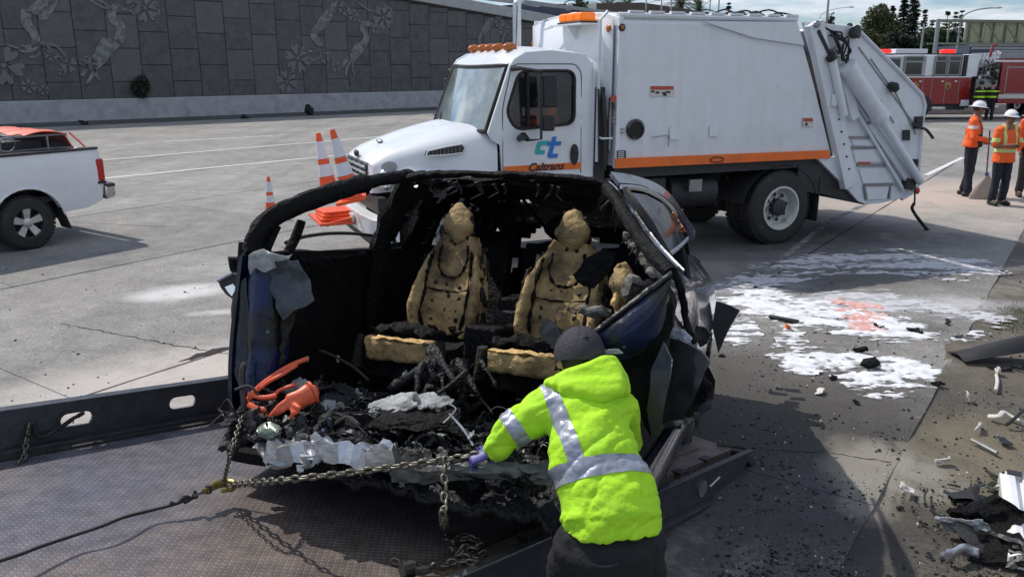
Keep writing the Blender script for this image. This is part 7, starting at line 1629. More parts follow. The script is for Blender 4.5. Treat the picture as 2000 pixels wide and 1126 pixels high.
body.limb([nk, c0, c1, c2, c3], [(.09, .08), (.15, .09), (.15, .10), (.15, .10), (.15, .11)], 16, ref=(1, 0, 0))
for a, b, c in ((shl, ell, wrl), (shr, elr, wrr)): body.limb([a, b], [.05, .042], 10); body.limb([b, c], [.042, .03], 10)
for a, b, c in ((hl_, kl_, al_), (hr_, kr_, ar_)): body.limb([a, b, c], [.08, .058, .045], 12); body.limb([c, c+V((0, .16, -.05))], [.045, .036], 8)
fused(body, .012, 2).build('body', 'skin', man, sharp=180)
face_parts(man, hd, R_, s_, f_, u_, .100, False, True)
# gloved hands: left one closed on the chain
q = MB(); hand_into(q, wrl+(wrl-ell)*.18, (P_hand-mloc-wrl).normalized()*1.0+V((-.25, .0, -.1)), V((.1, .3, -.9)), -1, .165, 1.15, .10); fused(q, .006, 2).build('glove', 'glove_violet', man, sharp=180)
q = MB(); hand_into(q, wrr, V((-.8, .2, -.2)), V((0, 0, -1)), 1, .165, .9); fused(q, .008, 2).build('glove', 'glove_violet', man, sharp=180)
# baseball cap worn backwards: crown, strap opening, button, brim in front
q = MB(); q.ball(hd+u_*.022-f_*.012, (.099, .122, .112), 26, 18, R_); cp_ = slice_band(q, [(hd-u_*.004, -u_*1.0+f_*.12)], .006); cp_.v = [tuple(V(p)+V((0, 0, 0))) for p in cp_.v]; cap = cp_.build('cap', 'cap_cloth', man, fix=False, sharp=70)
q = MB(); bc = hd-f_*.108+u_*.030
q.tube([bc+s_*.040*math.cos(a)+u_*(.036*math.sin(a)+.004)-f_*.024+f_*.02*abs(math.cos(a)) for a in [k*math.pi/12 for k in range(13)]], .0045, 6); q.build('strap_opening', 'ink', cap)
q = MB(); q.ball(bc+u_*.018-f_*.011, (.034, .014, .026), 14, 8, R_); q.build('opening_hair', 'hair', cap)
q = MB(); q.ball(hd+u_*.142-f_*.012, (.009, .009, .005), 10, 6, R_)
for k in range(6):
    a = k*math.pi/3+.3; q.tube([hd+u_*(.028+.114*math.sin(t_))+(s_*math.cos(a)*.103+f_*math.sin(a)*.124)*math.cos(t_)-f_*.010 for t_ in [i*math.pi/16 for i in range(1, 9)]], .0018, 5)
q.build('cap_seam', 'black_cloth', cap)
q = MB(); q.sheet(lambda u, v: hd+f_*(.098+.075*v*(1-.5*(2*u-1)**2))+s_*(.082*(2*u-1))+u_*(.018-.012*v-.02*(2*u-1)**2), 12, 5, .006); q.build('peak', 'cap_cloth', cap)
# jacket
sp_ = (nk-c3).normalized(); sd__ = V((1, 0, 0)); sd__ = (sd__-sp_*sd__.dot(sp_)).normalized(); bk_ = sd__.cross(sp_); bk_ = bk_ if bk_.y < 0 else -bk_
jk = MB(); jk.ball(nk, (.08, .08, .08)); jk.tube([nk+sp_*.0, c0+sp_*.05, c0, c1, c2, mp_(1193, 1010, 3.08), mp_(1194, 1036, 3.08)], [(.09, .09), (.150, .115), (.165, .135), (.174, .145), (.196, .158), (.202, .164), (.188, .155)], 26, ref=(1, 0, 0))
jk.limb([c0+sp_*.02-sd__*.08, shl, ell, wrl+(ell-wrl)*.10], [.095, .092, .076, .058], 16); jk.limb([c0+sp_*.02+sd__*.08, shr, elr, wrr], [.095, .090, .070, .052], 16)
jk.limb([wrl+(ell-wrl)*.16, wrl+(wrl-ell)*.02], [.060, .052], 12)
def jdis(v, n):
    p = v; a = p.dot(sp_); b = p.dot(sd__); w = noise.noise(V((b*3.2+a*3, a*9-b*5, 1.7)))*.016+noise.noise(V((b*7-a*4, a*20+b*7, 4.2)))*.005
    w += abs(noise.noise(V((b*4+a*7, a*12-b*9, 8.8))))*.013 - .005
    w -= .009*(1-abs(noise.noise(V((b*4+a*3, a*10-b*6, 2.2)))))**12+.005*(1-abs(noise.noise(V((b*9-a*6, a*17+b*10, 6.1)))))**10
    low = max(0, 1-abs((v-c2).dot(sp_)+.02)/.16); w += low*.003*math.sin(v.dot(sp_)*60+b*9)
    return w
jm = fused(jk, .0095, 5, disp=jdis); jo = jm.build('jacket', 'hivis_green', man, sharp=180)
# ribbed hem
q = slice_band(jm, [(mp_(1194, 1022, 3.08), sp_)], .004); q.build('jacket_hem', 'hivis_green', jo, fix=False, sharp=180)
# hood lying in folds over the shoulders
hq = MB()
hq.limb([mp_(1072, 752, 3.30), mp_(1100, 738, 3.26), mp_(1140, 724, 3.25), mp_(1178, 708, 3.27), mp_(1196, 706, 3.32)], [(.022, .034), (.026, .04), (.028, .042), (.028, .042), (.022, .034)], 12)
hq.limb([mp_(1196, 708, 3.30), mp_(1212, 738, 3.26), mp_(1220, 766, 3.24)], [(.026, .034), (.028, .036), (.022, .03)], 12)
for A_, B_, ra in (((1090, 750, 3.24), (1204, 734, 3.24), .045), ((1104, 758, 3.21), (1208, 750, 3.21), .044), ((1128, 766, 3.19), (1208, 762, 3.19), .034), ((1150, 772, 3.175), (1196, 770, 3.175), .026), ((1110, 742, 3.25), (1196, 722, 3.25), .045)):
    a_, b_2 = mp_(*A_), mp_(*B_); hq.limb([a_, (a_+b_2)/2, b_2], [(ra*.8, ra*.8), (ra, ra), (ra*.8, ra*.8)], 12)
fused(hq, .008, 9, disp=lambda v, n: .007*noise.noise(v*9)+.007*abs(noise.noise(V((v.x*8+v.z*9, v.z*22, v.y*6))))).build('hood', 'hivis_green', jo, sharp=180)
# reflective tape: waist band, shoulder strip, sleeve band (cut from the jacket itself)
def cutband(A, B, w, nrm, extra=()):
    A, B = V(A), V(B); n_ = (B-A).cross(V(nrm)).normalized(); return [(A+n_*w/2, n_), (A-n_*w/2, -n_)]+list(extra)
wA, wB = mp_(1070, 918, 2.98), mp_(1268, 886, 2.98)
nb_ = (wB-wA).cross(bk_).normalized(); nb_ = nb_ if nb_.dot(sp_) > 0 else -nb_
for nm, pl in (('reflective_band', cutband(wA, wB, .072, bk_)), ('reflective_band', cutband(mp_(1082, 756, 3.12), mp_(1126, 888, 3.02), .058, bk_, [(c1, -bk_), (wA+nb_*.03, -nb_), (c0+sd__*.03, sd__)]))):
    b = slice_band(jm, pl, .0035)
    if b.f: b.build(nm, 'tape', jo, fix=False, sharp=180)
ad_ = (ell-shl).normalized(); sl_ = shl.lerp(ell, .95)
b = slice_band(jm, [(sl_+ad_*.027, ad_), (sl_-ad_*.027, -ad_), (shl.lerp(c0, .30), sd__), (sl_-sp_*.13, -sp_)], .0035); b.build('reflective_band', 'tape', jo, fix=False, sharp=180)
ad2 = (wrl-ell).normalized(); sl2 = ell.lerp(wrl, .30)
if False: b = slice_band(jm, [(sl2+ad2*.024, ad2), (sl2-ad2*.024, -ad2), (shl.lerp(c0, .1), sd__), (sl2+V((.12, 0, 0)), V((1, 0, 0))), (sl2-sp_*.12, -sp_)], .0035)
tr_ = MB(); tr_.limb([c2+V((0, .02, -.02)), (hl_+hr_)/2, ], [(.16, .13), (.185, .15)], 18, ref=(1, 0, 0)); tr_.ball((hl_+hr_)/2+V((0, -.02, -.02)), (.19, .15, .13), 16, 10)
for a, b, c in ((hl_, kl_, al_), (hr_, kr_, ar_)): tr_.limb([a, b, c+V((0, 0, .02))], [.120, .090, .082], 14)
tm_ = fused(tr_, .014, 3, disp=lambda v, n: .012*noise.noise(V((v.x*8, v.y*8, v.z*14)))+.006*noise.noise(v*24)); to_ = tm_.build('trousers', 'black_cloth', man, sharp=180)
q = MB(); pk_ = mp_(1180, 1100, 2.92); q.tube(catmull([pk_+V((-.05, 0, 0)), pk_+V((0, -.01, -.006)), pk_+V((.05, 0, 0))], 4), .004, 5); q.build('pocket_seam', 'ink', to_)
for c, k in ((al_, 0), (ar_, 1)):
    bt = MB(); bt.limb([c+V((0, -.05, -.03)), c+V((0, .06, -.03)), c+V((0, .18, -.045))], [.052, .055, .044], 12); bt.limb([c+V((0, 0, .06)), c], [.056, .056], 12)
    bo = fused(bt, .012, 3); bo.v = [(x, y, max(z, .004)) for x, y, z in bo.v]; bo.build('boot', 'boot', man, sharp=180)

# ================================================================= FIRE ENGINE
EF = azframe((17.4, 38.8, 0), 84)
fe = thing('fire_engine', 'red and white fire engine with lit red roof lights, parked behind the workers', 'fire engine', EF)
def eb(name, x0, x1, y0, y1, z0, z1, m_, parent=fe, bevel=.03, **k): return MB().box(x0, x1, y0, y1, z0, z1).build(name, m_, parent, bevel=bevel, **k)
eb('cab_lower', -1.7, 3.68, 0, 2.5, .70, 1.93, 'engine_red'); eb('cab_upper', -1.66, 3.22, .04, 2.46, 1.93, 2.90, 'white_paint', bevel=.08)
eb('cab_floor', -1.6, 3.6, .1, 2.4, .45, .72, 'dark_metal')
def ewin(x0, x1, z0, z1, parent=fe):
    w = eb('window_frame', x0-.07, x1+.07, .005, .06, z0-.07, z1+.07, 'grey_metal', parent, .03); eb('window_pane', x0, x1, -.005, .03, z0, z1, 'glass_black', w, .04)
for x0, x1, z0, z1 in ((-.9, .12, 2.02, 2.72), (.42, 1.20, 2.04, 2.56), (.40, 1.22, 2.64, 2.80), (1.86, 2.36, 2.04, 2.60), (1.90, 2.34, 2.66, 2.82), (2.52, 3.02, 2.04, 2.60), (2.52, 3.02, 2.66, 2.82)): ewin(x0, x1, z0, z1)
for x in (.30, 1.34, 1.78, 2.44, 3.10): eb('door_edge', x-.012, x+.012, -.012, .02, .75, 2.86, 'grey_metal', bevel=0)
for x in (1.24, 2.30, 2.96): eb('door_handle', x-.10, x+.02, -.03, .0, 1.70, 1.76, 'chrome', bevel=.005)
eb('stripe', -1.7, 3.68, -.008, .02, 1.90, 1.95, 'white_paint', bevel=0)
for x in (.72, 2.32):
    m = MB(); m.lathe([(.17, 0), (.15, -.012), (.10, -.014)], (x+.25, -.002, 1.52), (0, 1, 0), 16); c_ = m.build('crest', 'hook_yellow', fe); m = MB(); m.lathe([(.09, -.016), (.02, -.02)], (x+.25, -.002, 1.52), (0, 1, 0), 12); m.build('crest_field', 'engine_red', c_)
eb('roof_unit', .15, 1.7, .5, 2.0, 2.92, 3.16, 'white_paint'); eb('light_rail', -1.4, 3.2, .15, .35, 2.90, 2.96, 'dark_metal', bevel=.01)
for x in (-.55, 2.52):
    eb('beacon', x-.30, x+.30, .1, .5, 2.97, 3.14, 'red_lit', bevel=.06)
eb('beacon', -1.3, -.95, .1, .5, 2.97, 3.16, 'white_paint', bevel=.05)
eb('pillar', 3.24, 3.40, .02, 2.48, .8, 2.9, 'dark_metal', bevel=.01); eb('rear_wall', 3.40, 3.95, .03, 2.46, 1.93, 2.92, 'white_paint'); 
# pump panel: gauges, pipes, hoses
pp = eb('pump_panel', 3.98, 5.05, .10, 2.4, .6, 2.5, 'grey_metal', bevel=.01)
rng = random.Random(6)
for i in range(5):
    for j in range(3):
        m = MB(); m.lathe([(.075, 0), (.075, -.02), (.06, -.022)], (4.1+i*.2, .09, 1.9+j*.19), (0, 1, 0), 14); m.build('gauge', 'ink' if (i+j) % 3 else 'label_white', pp)
for i in range(4):
    m = MB(); m.lathe([(.09, 0), (.09, -.10), (.07, -.10), (.06, -.04)], (4.15+i*.24, .09, 1.1+.2*(i % 2)), (0, 1, 0), 14); m.build('outlet', 'dark_metal', pp)
m = MB()
for i in range(12):
    a = V((rng.uniform(4.0, 5.0), .04, rng.uniform(1.7, 2.9))); m.tube(catmull([a, a+V((rng.uniform(-.3, .3), -.05, -.2)), a+V((rng.uniform(-.4, .4), 0, -rng.uniform(.2, .5)))], 4), .03, 6)
m.build('hose_line', 'black_rubber', pp)
m = MB(); m.box(3.98, 5.1, .3, 2.3, 2.5, 2.75)
for i in range(6): m.bar((4.05+i*.18, .25, 2.5), (4.15+i*.18, .25, 2.95), .04, .04)
m.build('crosslay', 'silver', pp)
# body with rolling compartments
eb('rear_body', 5.1, 9.6, .0, 2.5, .72, 2.72, 'engine_red'); 
for x0, x1 in ((5.4, 6.35), (6.5, 7.6), (7.75, 8.6), (8.75, 9.5)):
    d_ = eb('compartment_frame', x0-.05, x1+.05, -.012, .03, 1.15, 2.38, 'grey_metal', bevel=.01); eb('compartment_door', x0, x1, -.022, .02, 1.20, 2.33, 'engine_red', d_, .01)
eb('body_band', 5.1, 9.6, -.02, .02, .95, 1.14, 'label_white', bevel=.01); eb('rail_band', 4.7, 9.6, -.01, .03, 2.58, 2.66, 'white_paint', bevel=.01)
eb('running_board', 3.7, 5.2, -.04, .5, .52, .66, 'silver'); eb('hose_bed', 5.1, 9.6, .1, 2.4, 2.72, 3.0, 'grey_metal')
m = MB()
for y in (.2, .6): m.tube([(5.0, y, 3.06), (9.6, y, 3.06)], .04, 6)
for i in range(15): m.tube([(5.1+i*.3, .2, 3.06), (5.1+i*.3, .6, 3.06)], .025, 5)
m.build('ladder', 'silver', fe)
m = MB(); m.tube([(4.6, .3, 2.8), (4.7, .3, 3.3), (4.9, .3, 3.35)], .06, 8); m.build('deck_gun', 'engine_red', fe)
eb('bumper', -2.3, -1.7, .1, 2.4, .45, .75, 'chrome'); eb('step', 1.8, 2.6, -.03, .3, .45, .60, 'chrome'); eb('step', 3.3, 3.7, -.03, .3, .62, .9, 'white_old')
for xw in (1.25, 7.9):
    m = MB(); m.prism([[(xw+.68*math.cos(a), .52+.64*math.sin(a)) for a in [k*math.pi/12 for k in range(13)]]+[(xw-.68, .40), (xw+.68, .40)]], lambda u, v, t: (u, t, v), -.03, .01); m.build('wheel_arch', 'ink', fe)
    for y, s_q in ((-.04, -1), (2.5, 1)): wheel(fe, (xw, y, .53), .53, .30, s_q, .30, rim='chrome', n=28)
# firefighter crouched at the pump panel
def simple_crew(px, py, label, rz):
    J = dict(STAND); J.update(wrr=(.15, .4, 1.3), elr=(.27, .2, 1.25), har=(.14, .48, 1.32)); p = EF.U(px, py, 'y', -.55); w_p = EF.W(p.x, -.55, 0)
    return person(label, w_p, rz, J, 'black_cloth', 'black_cloth', .98, full_brim=True, group='firefighters at the pump panel', vox=.022,
                  bands=[('reflective_band', 'hivis_green', bandz(1.04, 1.12)), ('reflective_band', 'hivis_green', bandz(1.30, 1.36))])
ff1 = simple_crew(1908, 235, 'firefighter in dark coat with lime bands standing left at the engine pump panel', rad(10))
ff2 = simple_crew(1930, 235, 'firefighter in dark coat with lime bands bending right at the engine pump panel', rad(-30))
for f_f in (ff1, ff2):
    for ch in list(f_f.children):
        if ch.name.startswith('hard_hat'):
            ch.data.materials[0] = MT['black_plastic']
            for c_ in ch.children: c_.data = c_.data.copy() if c_.data.users > 1 else c_.data; c_.data.materials[0] = MT['black_plastic']
# tarpaulin-pale kerb strip beyond the engine
o = tag(MB().box(-4, 60, -.15, .15, 0, .5).build('median_barrier', 'barrier', bevel=.04), 'low pale concrete barrier running across behind the fire engine wheels', 'barrier'); o.matrix_world = azframe((20, 43, 0), 84).M @ Matrix.Identity(4); o.matrix_world = Frame((20, 43.5, 0), (.99, .10, 0), (-.10, .99, 0), (0, 0, 1)).M

# ================================================================= FAR BACKGROUND
def conifer(name, label, px, top, d, half, m_, seed, droop=.35, dens=1.0, tiers=46, group=None, spread=1):
    rng = random.Random(seed); T = DD(px, top, d); H_ = T.z; base = V((T.x, T.y, 0)); R_ = half*d/FPX*1.0
    t = thing(name, label, 'tree', loc=base, group=group)
    m = MB(); m.tube([(0, 0, 0), (.1, 0, H_*.5), (0, 0, H_*.98)], [H_*.022, H_*.014, H_*.003], 8); m.build('trunk', 'bark', t)
    q = MB()
    for k in range(tiers):
        f = (k+rng.random())/tiers; z = H_*(.16+.84*f); r_ = R_*(1-f)**.75*rng.uniform(.55, 1.15)+.12
        for j in range(int(7*dens)):
            a = rng.random()*6.28; rr = r_*rng.uniform(.6, 1.1); n_ = max(4, int(rr*7)); up0 = rng.uniform(-.1, .35)
            for i in range(n_):
                u = (i+.5)/n_; p = V((math.cos(a)*rr*u, math.sin(a)*rr*u, z+rr*(up0*u-droop*u*u))); s_ = .16*(1-.4*u)*max(.6, H_/12)
                for w in range(7):
                    dd = V((math.cos(a)+rng.uniform(-1, 1), math.sin(a)+rng.uniform(-1, 1), rng.uniform(-.8, .3))).normalized(); e = dd.cross(V((rng.uniform(-1, 1), rng.uniform(-1, 1), 1))).normalized()*s_*.55
                    pp_ = p+V((rng.gauss(0, .08), rng.gauss(0, .08), rng.gauss(0, .05))); q.add([pp_-e, pp_+dd*s_*2.2-e*.2, pp_+dd*s_*2.2+e*.2, pp_+e], [(0, 1, 2, 3)])
    q.build('crown', m_, t, fix=False, sharp=180); return t
def broadleaf(label, px, top, d, half, m_, seed, n=9000, name='broadleaf_tree', bot=.15):
    rng = random.Random(seed); T = DD(px, top, d); H_ = T.z; base = V((T.x, T.y, 0)); R_ = half*d/FPX
    t = thing(name, label, 'tree', loc=base); m = MB(); m.tube([(0, 0, 0), (.2, 0, H_*.4), (0, .1, H_*.75)], [H_*.03, H_*.02, H_*.008], 8)
    cl = []
    for i in range(26):
        a = rng.random()*6.28; f = rng.uniform(bot, .93); r_ = R_*math.sin(math.pi*min(1, .12+f*.82))**.7*rng.uniform(.45, .95); c = V((math.cos(a)*r_, math.sin(a)*r_, H_*f)); cl.append(c); m.tube([(0, 0, H_*.3*f+.5), c*.6+V((0, 0, H_*f*.3)), c], [.10, .06, .02], 5)
    m.build('trunk', 'bark', t); q = MB()
    for c in cl+[V((0, 0, H_*.9)), V((0, 0, H_*.6))]: leaves(q, c, (R_*.34, R_*.34, H_*.14), n//28, .22*max(.9, H_/10), rng, up=.6)
    q.build('crown', m_, t, fix=False, sharp=180); return t
broadleaf('broad olive green cedar just behind the refuse truck tail', 1722, 14, 110, 44, 'leaf_olive', 1, 14000)
conifer('conifer_tree', 'tall dark fir, left of the pair rising into the sky', 1770, -14, 118, 30, 'leaf_dark', 2, group='firs behind the fire engine')
conifer('conifer_tree', 'tall dark fir, right of the pair rising into the sky', 1790, -20, 116, 32, 'leaf_dark', 3)
conifer('conifer_tree', 'slim dark fir spire between the cedar and the tall pair', 1745, 10, 119, 16, 'leaf_dark', 4, tiers=26)
conifer('conifer_tree', 'short dark fir to the right of the tall pair', 1808, 18, 118, 18, 'leaf_dark', 5, tiers=26)
conifer('conifer_tree', 'flat topped dark cedar behind the sign gantry post', 1852, 20, 125, 26, 'leaf_dark', 6, droop=.05, tiers=16, dens=1.2)
conifer('conifer_tree', 'thin dark fir behind the left end of the gantry', 1868, 24, 126, 14, 'leaf_dark', 7, tiers=22)
conifer('conifer_tree', 'thin dark fir behind the gantry sign edge', 1880, 22, 126, 15, 'leaf_dark', 8, tiers=22)
conifer('conifer_tree', 'small dark fir top between the tall firs and the gantry', 1822, 36, 126, 16, 'leaf_dark', 18, tiers=20)
conifer('conifer_tree', 'small grey green fir above the refuse truck roof', 1424, 4, 150, 14, 'leaf_dark', 9, tiers=22); conifer('conifer_tree', 'tiny dark fir right of the small fir above the truck roof', 1452, 20, 150, 8, 'leaf_dark', 10, tiers=16)
broadleaf('round dark tree showing just above the truck body', 1620, 32, 140, 14, 'leaf_dark', 11, 2500)
for i, (px, top, half, lab) in enumerate(((1700, 62, 40, 'olive bush mass behind the truck tailgate'), (1760, 66, 44, 'dark bush mass below the tall firs'), (1822, 56, 42, 'dark green bush mass left of the gantry post'), (1872, 58, 34, 'dark bush mass behind the fire engine cab roof'), (1660, 50, 20, 'low green bush left of the olive cedar'))):
    broadleaf(lab, px, top, 104, half, 'leaf_olive' if i in (0,) else 'leaf_dark' if i % 2 else 'leaf', 20+i, 16000, name='bush', bot=.02)
conifer('conifer_tree', 'sparse twiggy tree top above the middle of the refuse truck', 1532, 22, 150, 16, 'leaf', 12, tiers=10)
# bush on the wall top and the small round bush right of it
broadleaf('low green bush on the slope above the end of the wall', 1130, 4, 60, 26, 'leaf', 14, 2500, name='bush', bot=.7)
# palms
def palm(label, px, top, d, seed, n=34, L=2.6):
    rng = random.Random(seed); T = DD(px, top, d); t = thing('palm_tree', label, 'palm tree', loc=(T.x, T.y, 0), group='palms above the refuse truck')
    m = MB(); m.tube([(0, 0, 0), (.05, 0, T.z*.5), (0, 0, T.z)], [.32, .26, .28], 10); m.build('trunk', 'bark', t); q = MB()
    for k in range(n):
        a = rng.random()*6.28; el = rng.uniform(-.5, 1.3); P = []; p = V((0, 0, T.z)); d_ = V((math.cos(a)*math.cos(el), math.sin(a)*math.cos(el), math.sin(el)))
        for i in range(9): P.append(p.copy()); p += d_*L/9; d_ = (d_+V((0, 0, -.13))).normalized()
        q.tube(P, [.03*(1-i/10) for i in range(9)], 4)
        for i in range(1, 9):
            dd = (P[i]-P[i-1]).normalized(); s_ = dd.cross(V((0, 0, 1))).normalized()
            for w in (-1, 1):
                for f in (0, .33, .66):
                    b = P[i-1].lerp(P[i], f); tip = b+(s_*w*.9+dd*.7+V((0, 0, -.25))).normalized()*L*.22*math.sin(math.pi*min(1, (i+f)/9.5+.08)); q.add([b, b+dd*.05, tip], [(0, 1, 2)])
    q.build('crown', 'palm_leaf', t, fix=False, sharp=180)
palm('bushy palm, leftmost above the truck roof', 1188, 16, 80, 1, L=3.4); palm('wide palm with drooping fronds in the middle above the truck roof', 1330, 6, 80, 2, 44, L=3.6); palm('small palm at the right end of the palm row', 1366, 22, 82, 3, 26, L=2.2); palm('palm behind the brown roof, second from the left', 1226, 8, 84, 4, L=3.0)
# overpass wall beyond the retaining wall, brown roof, flags
ow = thing('overpass_wall', 'dark shaded overpass wall beyond the end of the relief wall', 'overpass', WL)
a = WL.U(1012, 12, 'y', .6); MB().prism([[(a.x, 0), (a.x+14, 0), (a.x+14, 5.65), (a.x+3.2, 6.05), (a.x, 6.2)]], lambda u, v, t: (u, t, v), .6, 2.4).build('abutment', 'dark_blue_struct', ow)
MB().prism([[(a.x-14, 7.4), (a.x, 6.65), (a.x+14, 6.0), (a.x+14, 5.85), (a.x, 6.35), (a.x-14, 7.0)]], lambda u, v, t: (u, t, v), 1.6, 1.9).build('parapet', 'coping', ow)
rf_ = thing('roof_building', 'long low brown roofed building above the refuse truck', 'building', Frame((DD(1200, 30, 78).x, DD(1200, 30, 78).y, 0), (1, 0, 0), (0, 1, 0), (0, 0, 1)))
zt = DD(1200, 14, 78).z; MB().box(-6.5, 9, 0, 8, 0, zt-.5).build('wall', 'dark_blue_struct', rf_); MB().prism([[(-7, zt-.5), (9.5, zt-.9), (9.0, zt-.55), (2.5, zt+.35), (-7, zt+.2)]], lambda u, v, t: (u, t, v), -.6, 8.6).build('roof', 'roof_brown', rf_)
rt_ = thing('roof_duct', 'pale rooftop duct and curved pipe left of the palms', 'roof duct', loc=DD(1130, 12, 74)); MB().box(-1.0, 1.6, 0, 1, -.6, .25).build('duct', 'label_white', rt_, bevel=.05); MB().tube(catmull([(-1.4, 0, -.4), (-1.2, 0, .3), (-.5, 0, .5), (-.1, 0, .2)], 5), .05, 6).build('pipe', 'black_plastic', rt_)
for i, (px, lab) in enumerate(((1262, 'flagpole left of the white flag'), (1292, 'flagpole carrying the white flag'), (1311, 'flagpole right of the white flag'))):
    t = thing('flagpole', lab, 'flagpole', loc=(DD(px, 10, 76).x, DD(px, 10, 76).y, 0), group='flagpoles by the palms'); MB().tube([(0, 0, 0), (0, 0, 11)], .06, 6).build('pole', 'coping', t)
    if i == 1:
        f_z = DD(px, -2, 76).z; MB().sheet(lambda u, v: (-1.3*u+.9, .15*math.sin(u*7), f_z+.55*v-.25*u), 14, 4, .01).build('flag', 'helmet_white', t)
def lamp_pole(label, px, top, d, arm=None, r_=.09, basey=None):
    T = DD(px, top, d); t = thing('street_lamp' if arm else 'mast', label, 'street lamp' if arm else 'mast', loc=(T.x, T.y, 0), group=None)
    MB().tube([(0, 0, 0), (0, 0, T.z)], [r_*1.5, r_], 8).build('pole', 'pole_grey', t)
    if arm:
        P = [DD(x, y, d)-V((T.x, T.y, 0)) for x, y in arm]; MB().tube(catmull([V((0, 0, T.z))]+P, 5), r_*.7, 6).build('arm', 'pole_grey', t)
        e = P[-1]; MB().ball(e, (.45, .18, .10), 10, 6).build('lamp_head', 'label_white', t)
lamp_pole('thin dark mast above the truck roof, left of two', 1391, -60, 95, r_=.06); lamp_pole('thin dark mast above the truck roof, right of two', 1409, -70, 95, r_=.07); lamp_pole('tall dark pole beside the round tree above the truck body', 1624, -60, 90, r_=.11)
lamp_pole('street lamp with curved arm reaching right above the truck body', 1602, 34, 100, [(1608, 26), (1630, 18), (1662, 14)], .05)
lamp_pole('grey pole standing before the trees behind the engine cab', 1805, 46, 80, r_=.09); lamp_pole('street lamp with long arm over the sign gantry', 1877, 36, 72, [(1890, 26), (1915, 18), (1948, 15)], .08)
# sign gantry
GF = Frame((DD(1828, 80, 66).x, DD(1828, 80, 66).y, 0), (.985, .17, 0), (-.17, .985, 0), (0, 0, 1)); ga = thing('sign_gantry', 'green grey steel truss gantry carrying a large sign seen from behind', 'sign gantry', GF)
z0 = GF.U(1840, 85, 'y', 0).z; z1 = GF.U(1840, 40, 'y', 0).z; LG = 16
MB().tube([(0, 0, 0), (0, 0, z1+.1)], .16, 10).build('post', 'pole_grey', ga)
for y in (0, 1.0):
    m = MB(); m.bar((0, y, z0), (LG, y, z0), .14, .14); m.bar((0, y, z1), (LG, y, z1), .16, .16); m.build('chord', 'gantry_steel', ga)
for k in range(9):
    x = .0+k*1.6; MB().bar((x+1.0, 0, z0), (x+1.0, 0, z1), .10, .10, up=(0, 1, 0)).build('upright', 'gantry_steel', ga)
    MB().bar((x+1.0, 0, z1 if k % 2 else z1), (x+2.6, 0, z0), .09, .09, up=(0, 1, 0)).build('brace', 'gantry_steel', ga)
xs0 = GF.U(1884, 60, 'y', 1.2).x; MB().box(xs0, LG, 1.15, 1.25, z0-.0, z1+.05).build('sign_panel', 'sign_back', ga, bevel=.02)
for k in range(8): MB().box(xs0+.3+k*1.1, xs0+.4+k*1.1, 1.0, 1.15, z0, z1).build('sign_stiffener', 'gantry_steel', ga)
MB().box(xs0+.8, LG, .9, 1.1, z0-.42, z0-.22).build('walkway', 'coping', ga)
# far overpass seen under the gantry
fo = thing('far_overpass', 'distant blue grey overpass with railing under the sign gantry', 'overpass', Frame((DD(1895, 88, 95).x, DD(1895, 88, 95).y, 0), (1, 0, 0), (0, 1, 0), (0, 0, 1)))
zd = DD(1895, 88, 95).z; MB().box(0, 22, 0, 8, 2.2, zd).build('deck', 'dark_blue_struct', fo); MB().box(0, 22, -.2, 0, zd-.1, zd+.12).build('rail', 'coping', fo)
for k in range(3): MB().box(2+k*8, 2.8+k*8, 1, 6, 0, 2.4).build('column', 'dark_blue_struct', fo)
MB().box(-.5, 26, -12, -11.7, 3.35, 3.75).build('guard_wall', 'dark_blue_struct', fo); MB().box(-.5, 26, -11.7, -11.5, 0, 3.36).build('wall', 'dark_blue_struct', fo)
# low far hills line so that the horizon is closed
def hl(u, v): x = -500+1100*u; return (x, 620-60*v, -1+v*(9+5*noise.noise(V((x*.012, 0, 0)))+3*noise.noise(V((x*.05, 3, 0)))))
MB().grid(hl, 120, 2).build('hills', 'leaf_dark', fix=False, kind='structure')

